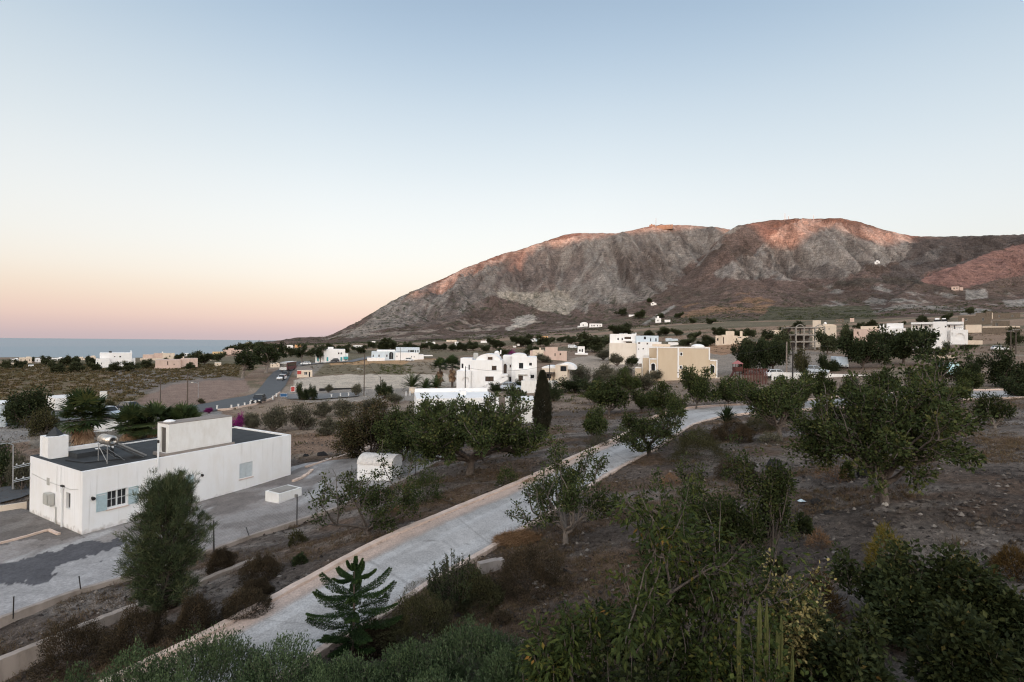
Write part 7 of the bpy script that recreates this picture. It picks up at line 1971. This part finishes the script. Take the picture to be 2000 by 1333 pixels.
car('white car parked behind the long parking wall, left one', gd(1520, 90), 1.4, 'white', (.72, .73, .75))
car('silver car parked behind the long parking wall, near the pine', gd(1592, 90), 1.4, 'silver', (.45, .50, .56))
car('pale turquoise van between the dark bushes below the arcaded hotel', gd(1853, 74), -.9, 'turq', (.45, .66, .68), van=True, L=4.6, Hh=1.9, cat='van', name='van')
car('white car on the road below the stone wall at the right', at(1952, 685, .1), 1.3, 'white', (.72, .73, .75))
car('silver car in the yard before the two-storey house', at(1000, 764), 1.4, 'silver', (.45, .50, .56))
car('white car parked before the modern house', at(800, 706, .1), 1.5, 'white', (.72, .73, .75))
# bus
bl = at(563, 725); bus = empty('bus', bl, 'white and dark red coach coming round the bend of the asphalt road', 'bus', rz=.12)
REDP = simple("dark_red_paint", (.11, .030, .034), .4, spec=.4); WHP = simple("coach_white", (.70, .70, .70), .4)
m = MB(); prof = [(-5.6, .45), (-5.65, 1.25), (-5.35, 3.0), (-5.0, 3.15), (5.5, 3.15), (5.6, .45)]
m.extr_x(prof, -1.2, 1.2); m.build('body', REDP, bus)
m = MB(); m.box(-1.22, 1.22, -5.0, 5.45, 3.153, 3.24); m.box(-1.19, 1.19, -5.72, -5.655, .5, 1.5); m.box(-1.1, 1.1, -5.58, -5.32, 2.75, 3.1); m.build('front_panel', WHP, bus)
m = MB(); m.add([(-1.1, -5.645, 1.55), (1.1, -5.645, 1.55), (1.05, -5.44, 2.7), (-1.05, -5.44, 2.7)], [(0, 1, 2, 3)]); m.build('windscreen', PANE, bus)
for sx in (-1, 1):
    for k in range(5):
        m = MB(); m.box(sx * 1.212 - .01, sx * 1.212 + .01, -4.7 + k * 2.0, -2.85 + k * 2.0, 1.7, 2.8); m.build('window', PANE, bus)
    for y in (-3.6, 3.2):
        m = MB(); m.tube([(sx * .95, y, .48), (sx * 1.22, y, .48)], .48, 14); m.build('wheel', BLACK, bus)
    m = MB(); m.box(sx * .9 - .2, sx * .9 + .2, -5.75, -5.72, .7, .95); m.build('headlight', LAMP, bus)
m = MB(); m.box(-.3, .3, -5.745, -5.72, .55, .68); m.build('number_plate', WOODW, bus)
# motorbike with rider between the cars
ml = at(553.5, 745.5); mo = empty('motorbike', ml, 'small motorbike with a dark rider just ahead of the white car', 'motorbike', rz=.16)
for y in (-.62, .62):
    m = MB(); a = np.linspace(0, 6.283, 17); m.tube([(0, y + .27 * math.cos(t), .30 + .27 * math.sin(t)) for t in a], .05, 6); m.build('wheel', BLACK, mo)
m = MB(); m.tube([(0, .6, .32), (0, .1, .55), (0, -.3, .75), (0, -.62, .32)], .07, 6); m.tube([(0, .65, .82), (0, 0, .78)], [.1, .14], 6); m.tube([(-.34, -.32, 1.02), (.34, -.32, 1.02)], .02, 5); m.tube([(0, -.3, .75), (0, -.33, 1.02)], .03, 5); m.build('frame', DARKM, mo)
def person_skin(name, pts, edges, radii, loc, label, mat, rz=0):
    me = bpy.data.meshes.new(name); me.from_pydata([tuple(p) for p in pts], edges, []); o = bpy.data.objects.new(name, me); COL.objects.link(o)
    md = o.modifiers.new('skin', 'SKIN'); o.modifiers.new('sub', 'SUBSURF').levels = 1
    for i, r in enumerate(radii): me.skin_vertices[0].data[i].radius = (r, r)
    me.skin_vertices[0].data[0].use_root = True
    me.materials.append(mat); o.location = tuple(loc); o.rotation_euler = (0, 0, rz)
    return tag(o, label, 'person')
person_skin('person', [(0, .15, .85), (0, .12, 1.1), (0, .05, 1.38), (0, .0, 1.5), (0, -.03, 1.66), (0, -.03, 1.76), (.2, .04, 1.36), (.28, -.12, 1.14), (.3, -.3, 1.05), (-.2, .04, 1.36), (-.28, -.12, 1.14), (-.3, -.3, 1.05), (.14, .1, .83), (.2, -.28, .78), (.18, -.12, .38), (.18, -.25, .33), (-.14, .1, .83), (-.2, -.28, .78), (-.18, -.12, .38), (-.18, -.25, .33)],
    [(0, 1), (1, 2), (2, 3), (3, 4), (4, 5), (2, 6), (6, 7), (7, 8), (2, 9), (9, 10), (10, 11), (0, 12), (12, 13), (13, 14), (14, 15), (0, 16), (16, 17), (17, 18), (18, 19)],
    [.15, .15, .15, .06, .11, .08, .07, .05, .04, .07, .05, .04, .1, .075, .055, .04, .1, .075, .055, .04], ml, 'person in dark clothes sitting on the small motorbike', simple("dark_clothes", (.03, .03, .035), .9), .16)

# posts
POSTM = simple("white_post_paint", (.62, .61, .60), .7)
GPST = 'white posts along the roads'
for i, (x, y) in enumerate([(424,801),(452,800),(465.6,798),(478,795.5),(489,793),(499,791),(533,781),(540,776),(647.5,778),(665,776),(681,775),(697,773.5),(712,772),(793,773),(801,772.8),(816,772),(829,771.5),(841,771),(872,770),(884,769.6)]):
    p = gp(x, y); s = p[1] / FPX
    m = MB(); h = (8 if i < 6 else 7) * s; m.box(-.10, .10, -.10, .10, -.2, h); m.box(-.13, .13, -.13, .13, h, h + .06)
    od = ordn + ['fifteenth']
    w_ = ('white post on the road kerb, %s from the left' % od[i]) if i < 8 else (('white post along the side street, %s from the left' % od[i - 8]) if i < 13 else ('white post near the date palms, %s from the left' % od[i - 13]))
    tag(m.build('white_post', POSTM, None, p), w_, 'post', GPST)
for i, (x, yt, yb, r, mat, arm, lab) in enumerate([
  (366, 728, 792, .11, WOODP, 0, 'dark wooden pole in the brown field left of the road'), (313, 738, 795, .08, WOODP, 0, 'thin pole in the vineyard left of the dark wooden one'), (387, 747, 778, .05, STEEL, 1, 'small lamp post by the left edge of the road'),
  (1536, 668, 742, .13, simple("pale_pole_wood", (.24, .20, .175), .9, noise=.3), 0, 'pale wooden pole before the dark wide tree'), (1548, 670, 742, .11, DARKM, 0, 'dark pole right of the pale wooden one'),
  (711, 690, 773, .10, WOODP, 2, 'tall street lamp pole with a side arm at the sand lot'), (743, 736, 772, .07, WOODP, 0, 'short pole on the sand lot right of the lamp pole'), (782, 679, 706, .10, WOODP, 0, 'pole in front of the modern house'),
  (908.5, 716, 764, .09, DARKM, 0, 'dark pole at the left wing of the two-storey house'), (1073, 711, 765, .09, DARKM, 0, 'dark pole in front of the annexe house'), (1517, 645, 662, .09, WOODP, 0, 'thin pole by the cream cottage'),
  (1881, 636, 668, .10, STEEL, 0, 'grey pole right of the arcaded hotel'), (1974, 645, 690, .14, WOODP, 3, 'wooden power pole at the right edge, left of a pair'), (1984, 642, 692, .14, WOODP, 3, 'wooden power pole at the right edge, right of a pair'), (1926, 604, 632, .12, WOODP, 0, 'pole in front of the stone houses'),
  (1285, 655, 676, .08, WOODP, 0, 'thin pole above the beige building'), (1121, 650, 668, .08, WOODP, 0, 'thin pole in the belt above the low pinkish house'), (103, 745, 780, .06, WOODP, 0, 'thin pole in the vineyard above the street bush')]):
    D = None; p = gp(x, yb); s = p[1] / FPX; h = (yb - yt) * s
    root = empty('utility_pole' if arm != 2 else 'street_lamp', p, lab, 'pole')
    m = MB(); m.tube([(0, 0, -.3), (0, 0, h)], [r * 1.15, r * .8], 8); m.build('pole', mat, root)
    if arm in (1, 2):
        m = MB(); z = h * (.97 if arm == 1 else .62); m.tube([(0, 0, z - .3), (-.5, 0, z), (-1.0, 0, z + .05)], .04, 5); m.build('arm', STEEL, root)
        m = MB(); m.box(-1.45, -.95, -.14, .14, z - .02, z + .12); m.build('lamp_head', PLAST, root)
    if arm == 3:
        m = MB(); m.box(-1.0, 1.0, -.08, .08, h - .6, h - .42); m.build('crossarm', WOODP, root)
        for q in (-.85, -.3, .3, .85):
            m = MB(); m.lathe([(.05, 0), (.07, .06), (.03, .16)], (q, 0, h - .42), 8); m.build('insulator', WHITE, root)
def wire(label, pts, sag):
    m = MB()
    for a, b in zip(pts[:-1], pts[1:]):
        t = np.linspace(0, 1, 16)[:, None]; P = a * (1 - t) + b * t; P[:, 2] -= (4 * sag * t * (1 - t))[:, 0]; m.tube(P, .022, 4)
    tag(m.build('power_line', DARKM), label, 'cable')
def top(x, yt, yb): p = gp(x, yb); return px(x, yt, p[1])
wire('sagging cable between the street lamp pole and the poles of the sand lot', [top(711, 692, 773), top(743, 738, 772)], .5)
wire('sagging cable from the two dark poles to the arcaded hotel', [top(1548, 672, 742), px(1790, 640, 128)], 2.0)
wire('sagging cable from the pale pole towards the beige building', [top(1536, 670, 742), px(1385, 684, 103)], 1.2)
wire('sagging cable between the right edge power poles and the grey pole', [top(1974, 648, 690), top(1881, 638, 668)], 1.5)
wire('sagging cable from the house corner bracket to the left edge', [HL(-.75, 7.4, 4.35), HL(-14, 12, 5.2)], .5)
wire('sagging cable from the pole by the two-storey house to the pole at the annexe', [top(908.5, 718, 764), top(1073, 713, 765)], .9)
# signs and kiosk
RED = simple("red_sign_paint", (.36, .055, .05), .5); BLUE = simple("blue_sign_paint", (.025, .09, .20), .5)
p = gp(554, 779); s = p[1] / FPX; r_ = empty('road_sign', p, 'blue rectangular road sign on two posts at the near road kerb', 'sign')
m = MB(); m.box(-.75, .75, -.03, .03, 3 * s, 10.2 * s); m.build('panel', BLUE, r_)
m = MB(); frame_box(m, -.70, .70, 3.3 * s, 9.9 * s, .04, -.036, -.031); m.build('panel_border', WOODW, r_)
for x in (-.55, .55): m = MB(); m.tube([(x, .06, -.3), (x, .06, 9.8 * s)], .04, 6); m.build('post', STEEL, r_)
p = gp(572, 768); s = p[1] / FPX; r_ = empty('red_sign', p, 'upright red advertising board at the edge of the sand lot', 'sign')
m = MB(); m.box(-.42, .42, -.05, .05, 2.5 * s, 12.5 * s); m.build('panel', RED, r_)
m = MB(); frame_box(m, -.46, .46, 2.3 * s, 12.8 * s, .06, -.06, -.051); m.build('panel_border', WOODW, r_)
for x in (-.35, .35): m = MB(); m.tube([(x, .1, -.3), (x, .1, 2.6 * s)], .05, 6); m.build('leg', STEEL, r_)
building('kiosk', 'pale container kiosk with a red panel at the road end of the sand lot', 'kiosk', 178, 737.5, 595, [(580,610,724,737.5,0,3,CREAM)], [(0,594,600,727,733,''),(0,603,606,727,737,'door')], extras=[('box','red_panel',580.5,588,724.6,731,-.12,-.004,RED)])
building('yard_sign', 'small white board beside the eucalyptus at the corner house', 'sign', 224, 709, 620, [(617,622.5,703,708,0,.2,WHITE)])
building('billboard', 'pale blue billboard in the field behind the beige building', 'sign', 212, 667, 1305, [(1300,1312,661,666.5,0,.2,LBLUE)])
# playground tower and fence
REDW = simple("dark_red_wood", (.085, .030, .025), .85)
p = gd(1441, 84); s = p[1] / FPX; g0 = 742
pt = empty('play_tower', p, 'red wooden play tower with a pink roof left of the dark wide tree', 'play tower'); zt = lambda y: CZ + ray(1441, y)[2] * p[1] - p[2]
for x in (-.55, .55):
    for y in (-.55, .55): m = MB(); m.tube([(x, y, -.2), (x, y, zt(711))], .06, 6); m.build('post', REDW, pt)
m = MB(); m.lathe([(1.0, 0), (.85, .12), (.12, .55)], (0, 0, zt(711)), 4); m.build('roof', simple("pink_roof", (.34, .13, .13), .7), pt)
m = MB(); m.box(-.62, .62, -.62, -.56, zt(725), zt(717)); m.box(-.62, -.56, -.56, .62, zt(725), zt(717)); m.box(.56, .62, -.56, .62, zt(725), zt(717)); m.build('panel', REDW, pt)
m = MB(); m.box(-.6, .6, -.55, .6, zt(726.5), zt(725.1)); m.build('floor', WOODP, pt)
m = MB(); m.extr_y([(-.6, zt(726)), (-.6, zt(724.5)), (-2.0, -.1), (-2.2, -.1)], -.4, .4); m.build('slide', REDW, pt)
p = gd(1476, 82); pf = empty('picket_fence', p, 'dark red wooden picket fence of the playground', 'fence'); zt = lambda y: CZ + ray(1476, y)[2] * p[1] - p[2]
for k in range(16): m = MB(); x = -1.9 + k * .25; m.box(x, x + .12, -.03, .03, -.1, zt(719.5) - .08 * (k % 2)); m.build('picket', REDW, pf)
m = MB(); m.box(-1.95, 2.05, .032, .08, zt(733), zt(731.8)); m.build('rail', REDW, pf)
m = MB(); m.box(-1.95, 2.05, .032, .08, zt(723), zt(721.8)); m.build('rail', REDW, pf)
# pots and pumice heaps by the two-storey house
p = gp(806, 768); m = MB(); m.lathe([(.55, -.2), (.75, .2), (.7, 1.0), (.8, 1.1)], (0, 0, 0), 14); tag(m.build('plant_pot', CREAM, None, p), 'large pale pot under the broad date palm', 'pot')
p = gp(758, 778); m = MB(); m.lathe([(.9, -.3), (.85, .3), (.6, .75), (.2, .95)], (0, 0, 0), 12); tag(m.build('stone_dome', PINKC, None, p), 'small pinkish dome-shaped oven with a white top beside the olive scrub', 'oven')
# ---------------- rocks
def rock(name, x0, x1, yt, yb, mat, label, seed, group=None, D=None):
    rng = np.random.default_rng(seed); loc = spot((x0 + x1) / 2, yb, D); W = wid(x1 - x0, loc); Ht = max(hgt(loc, (x0 + x1) / 2, yt) * .55, .05)
    n = 14; m_ = 8; V = []
    for i in range(m_):
        ph = -.5 + i / (m_ - 1) * (math.pi / 2 + .5)
        for j in range(n):
            a = 2 * math.pi * j / n
            r = 1 + .35 * (fbm(np.array([math.cos(a) * 1.3 + seed]), np.array([math.sin(a) * 1.3 + ph * 1.5]), seed, 3)[0] - .5) * 2 + rng.normal(0, .03)
            V.append((math.cos(a) * math.cos(ph) * r * W / 2, math.sin(a) * math.cos(ph) * r * W * .38, math.sin(ph) * Ht * (1 + .2 * rng.normal()) if i < m_ - 1 else Ht * .95))
    mb = MB(); i = np.arange(m_ - 1)[:, None] * n; j = np.arange(n)[None]; k = (j + 1) % n
    mb.add(V, np.stack([i + j, i + k, i + n + k, i + n + j], -1).reshape(-1, 4))
    loc = loc + [0, W * .3, 0]; loc[2] = Hs(loc[0], loc[1])
    return tag(mb.build(name, mat, None, loc), label, 'rock', group)
GK = 'rocks lying in the garden'
for i, (x0, x1, yt, yb, mat, lab) in enumerate([(1680, 1724, 904, 932, LAVA, 'large black lava rock under the widest pistachio'), (1500, 1538, 886, 916, LAVA, 'grey-black boulder behind the right sparse tree, upper one'), (1512, 1548, 905, 938, LAVA, 'black boulder behind the right sparse tree, lower one'),
  (1584, 1612, 970, 985, LAVA, 'small black rock right of the blue litter'), (1455, 1485, 952, 965, LAVA, 'small black rock between the sparse trees'), (1440, 1490, 1108, 1152, ROCKB, 'brown boulder at the edge of the lower right thicket'), (1610, 1632, 994, 1004, LAVA, 'flat black rock below the blue litter'),
  (1708, 1722, 960, 984, ROCKB, 'upright brown stone beside the trunk of the widest pistachio'), (1724, 1740, 978, 990, ROCKW, 'pale round stone beside the trunk of the widest pistachio'), (1700, 1712, 966, 972, ROCKW, 'small pale stone left of the upright brown one'), (598, 610, 1046, 1056, ROCKB, 'dark stone below the chain-link fence'),
  (615, 640, 878, 892, LAVA, 'dark red-black stone at the far end of the white house, largest of a row'), (590, 602, 884, 893, LAVA, 'small black stone at the far end of the white house, left in the row'), (648, 662, 884, 895, ROCKB, 'brown stone at the far end of the white house, right in the row'), (632, 642, 894, 899, ROCKW, 'white stone behind the far end of the white house'),
  (1050, 1060, 866, 873, LAVA, 'black stone under the column cypress'), (604, 616, 1052, 1058, ROCKW, 'pale stone below the chain-link fence'), (770, 785, 1038, 1045, ROCKW, 'pale pumice stone above the driveway kerb'), (800, 812, 1018, 1025, ROCKW, 'pale pumice stone by the kerb, right of the other'),
  (1598, 1622, 1097, 1106, ROCKB, 'flat brown stone on bare soil above the thicket')]):
    rock('rock', x0, x1, yt, yb, mat, lab, 400 + i, GK)
p = gp(960, 1112); m = MB(); m.box(-.55, .25, -.12, .14, -.2, .34); m.box(.255, .5, -.125, .135, -.2, .31); tag(m.build('cement_block', BLOCK, None, p, rz=.5), 'grey cement block wall end beside the upright dark shrub', 'block')
p = gp(1566, 981); m = MB(); m.add([(-.14, -.08, .03), (.13, -.1, .05), (.17, .08, .02), (.02, .12, .09), (-.15, .07, .04), (0, 0, .12)], [(0, 1, 5), (1, 2, 5), (2, 3, 5), (3, 4, 5), (4, 0, 5)])
tag(m.build('paper_litter', simple("pale_blue_paper", (.62, .74, .80), .7), None, p), 'crumpled pale blue paper lying on the bare soil', 'litter')
m = MB(); a = gp(865, 978); b = gp(915, 998); m.tube([a + [0, 0, .05], (a + b) / 2 + [0, 0, .1], b + [0, 0, .04]], .03, 5); tag(m.build('fallen_branch', BARK_D, None), 'dark fallen branch on the soil above the driveway', 'branch')

# ================================================================== GROUND COVER (nobody could count it)
rng = np.random.default_rng(900)
def scatter(n, x0, x1, y0, y1, poly=None, avoid=True, dens=None):
    """points of the terrain under random pixels, thinned so that they lie evenly on the ground"""
    Xs = []; tot = 0
    D = np.exp(rng.uniform(math.log(10), math.log(78), n * 6)); u = rng.uniform((x0 - 1000) / FPX, (x1 - 1000) / FPX, n * 6)
    keep = rng.random(n * 6) < np.minimum((D / 60.0) ** 1.0 + .12, 1)
    X = u[keep] * D[keep]; Y = D[keep]; Z = H(X, Y)
    a, b = project(X, Y, Z); ok = (b > y0) & (b < y1) & (a > x0) & (a < x1)
    if avoid: ok &= ~inpoly(X, Y, dpoly) & ~inpoly(X, Y, tpoly)
    hx = (X - HB[0]) * e1[0] + (Y - HB[1]) * e1[1]; hy = (X - HB[0]) * e2[0] + (Y - HB[1]) * e2[1]
    ok &= ~((hx > -1.5) & (hx < 14) & (hy > -2.5) & (hy < 9))
    P = np.stack([X, Y, Z], 1)[ok][:n]
    return P
def stones(name, P, r0, r1, mat, label):
    n = len(P); r = (r0 + (r1 - r0) * rng.random(n) ** 3)[:, None]
    base = np.array([(1, 0, .1), (.3, .95, 0), (-.8, .6, .1), (-.8, -.6, 0), (.3, -.95, .1), (0.1, 0, .8)])
    jit = 1 + rng.normal(0, .25, (n, 6, 1)); a = rng.uniform(0, 6.28, n); ca = np.cos(a)[:, None]; sa = np.sin(a)[:, None]
    V = base[None] * jit; Vx = V[..., 0] * ca - V[..., 1] * sa; Vy = V[..., 0] * sa + V[..., 1] * ca
    V = np.stack([Vx, Vy * .8, V[..., 2]], -1) * r[..., None] + P[:, None]
    f = np.array([(0, 1, 5), (1, 2, 5), (2, 3, 5), (3, 4, 5), (4, 0, 5)])
    F = (np.arange(n)[:, None, None] * 6 + f[None]).reshape(-1, 3)
    mb = MB(); mb.add(V.reshape(-1, 3), F, np.repeat(rng.random(n), 6))
    return tag(mb.build(name, mat), label, 'stones', kind='stuff')
STM = leafmat("lava_gravel", [(0, (.030, .026, .025)), (.55, (.085, .070, .062)), (.88, (.14, .12, .105)), (1, (.27, .24, .22))], rough=.95, spec=.1)
stones('gravel', scatter(42000, -60, 2060, 775, 1340), .015, .12, STM, 'dark lava gravel and pale pumice chips scattered over the garden soil')
def tufts(name, P, nb, L, W, mat, label, spread=.9, cat='dry grass', rr=.12):
    n = len(P); mb = MB(); k = np.repeat(np.arange(n), nb); m = len(k)
    off = rng.normal(0, rr, (m, 3)) * [1, 1, 0]
    ax = rng.normal(0, spread, (m, 3)); ax[:, 2] = np.abs(ax[:, 2]) + .5; ax /= np.linalg.norm(ax, axis=1, keepdims=True)
    tone = rng.random(n)
    mb.leaves(P[k] + off, ax, rng.normal(0, 1, (m, 3)), L * rng.uniform(.5, 1.3, m), W, np.clip(.6 * tone[k] + .4 * rng.random(m), 0, 1))
    return tag(mb.build(name, mat), label, cat, kind='stuff')
DRY = leafmat("dry_grass", [(0, (.060, .042, .026)), (.5, (.115, .078, .046)), (.85, (.17, .12, .07)), (1, (.09, .10, .04))], rough=.9)
P = scatter(24000, -60, 2060, 775, 1340); P = P[fbm(P[:, 0] / 4.5 + 11, P[:, 1] / 2.2, 57, 4) + rng.normal(0, .05, len(P)) > .53]
tufts('dry_grass', P, 18, .20, .014, DRY, 'dry brown grass tufts on the garden soil')
# scrub and vines on the plain
def plain_pts(n, polys, Dm=(60, 330)):
    D = np.sqrt(rng.uniform(Dm[0] ** 2, Dm[1] ** 2, n)); u = rng.uniform(-1.08, 1.08, n); X = u * D; Y = D; Z = H(X, Y); a, b = project(X, Y, Z)
    ok = np.zeros(n, bool)
    for p in polys: ok |= inpoly(a, b, p)
    return np.stack([X, Y, Z], 1)[ok]
VINE = leafmat("vine_scrub", [(0, (.060, .052, .026)), (.5, (.100, .080, .040)), (1, (.16, .112, .062))], rough=.9)
tufts('vineyard', plain_pts(26000, [[(-60,712),(470,712),(470,735),(380,742),(310,752),(262,780),(225,797),(-60,797)]]), 14, .5, .3, VINE, 'low olive-brown vines covering the left plain', 1.2, 'vines', rr=.35)
FLD = leafmat("field_scrub", [(0, (.050, .046, .024)), (.5, (.095, .074, .042)), (1, (.18, .13, .08))], rough=.9)
Pf = plain_pts(15000, [[(600,704),(870,706),(850,731),(610,731)], [(450,800),(560,787),(700,792),(800,790),(900,785),(720,860),(690,885),(570,900),(520,850)], [(1085,750),(1500,745),(1720,748),(1720,768),(1400,785),(1200,802),(1080,812)], [(1370,668),(1640,668),(1640,700),(1390,694)], [(1030,640),(2000,640),(2000,690),(1030,690)], [(650,668),(1100,668),(1100,690),(650,690)]], (48, 400))
Pf = Pf[fbm(Pf[:, 0] / 8.0, Pf[:, 1] / 8.0, 99, 3) > .45]
tufts('field_scrub', Pf, 11, .42, .16, FLD, 'dry weeds and low scrub on the fields of the plain', 1.1, 'scrub', rr=.3)
GRW = leafmat("green_weeds", [(0, (.038, .050, .020)), (.6, (.062, .072, .030)), (1, (.11, .10, .045))], rough=.9)
tufts('green_weeds', plain_pts(9000, [[(745,712),(805,715),(800,731),(740,731)], [(1000,764),(1110,764),(1160,776),(1120,790),(1000,785)], [(1180,755),(1260,755),(1260,770),(1180,770)]], (60, 230)), 12, .5, .2, GRW, 'green weeds in the damp patches of the plain', 1.1, 'weeds', rr=.3)
# scrub dots on the mountain foot
D = rng.uniform(500, 1600, 16000); u = rng.uniform(-.45, 1.04, 16000); X = u * D; Z = far_h(X, D)
a, b = project(X, D, Z); ok = (b > 440) & (fbm(X / 60, D / 60, 5, 3) > .47) & (rng.random(16000) < np.where(b > 570, .75, .35))
tufts('mountain_scrub', np.stack([X, D, Z], 1)[ok], 9, 1.2, .8, L_FAR, 'dark scrub dotting the foot of the mountain', 1.2, 'scrub', rr=.9)
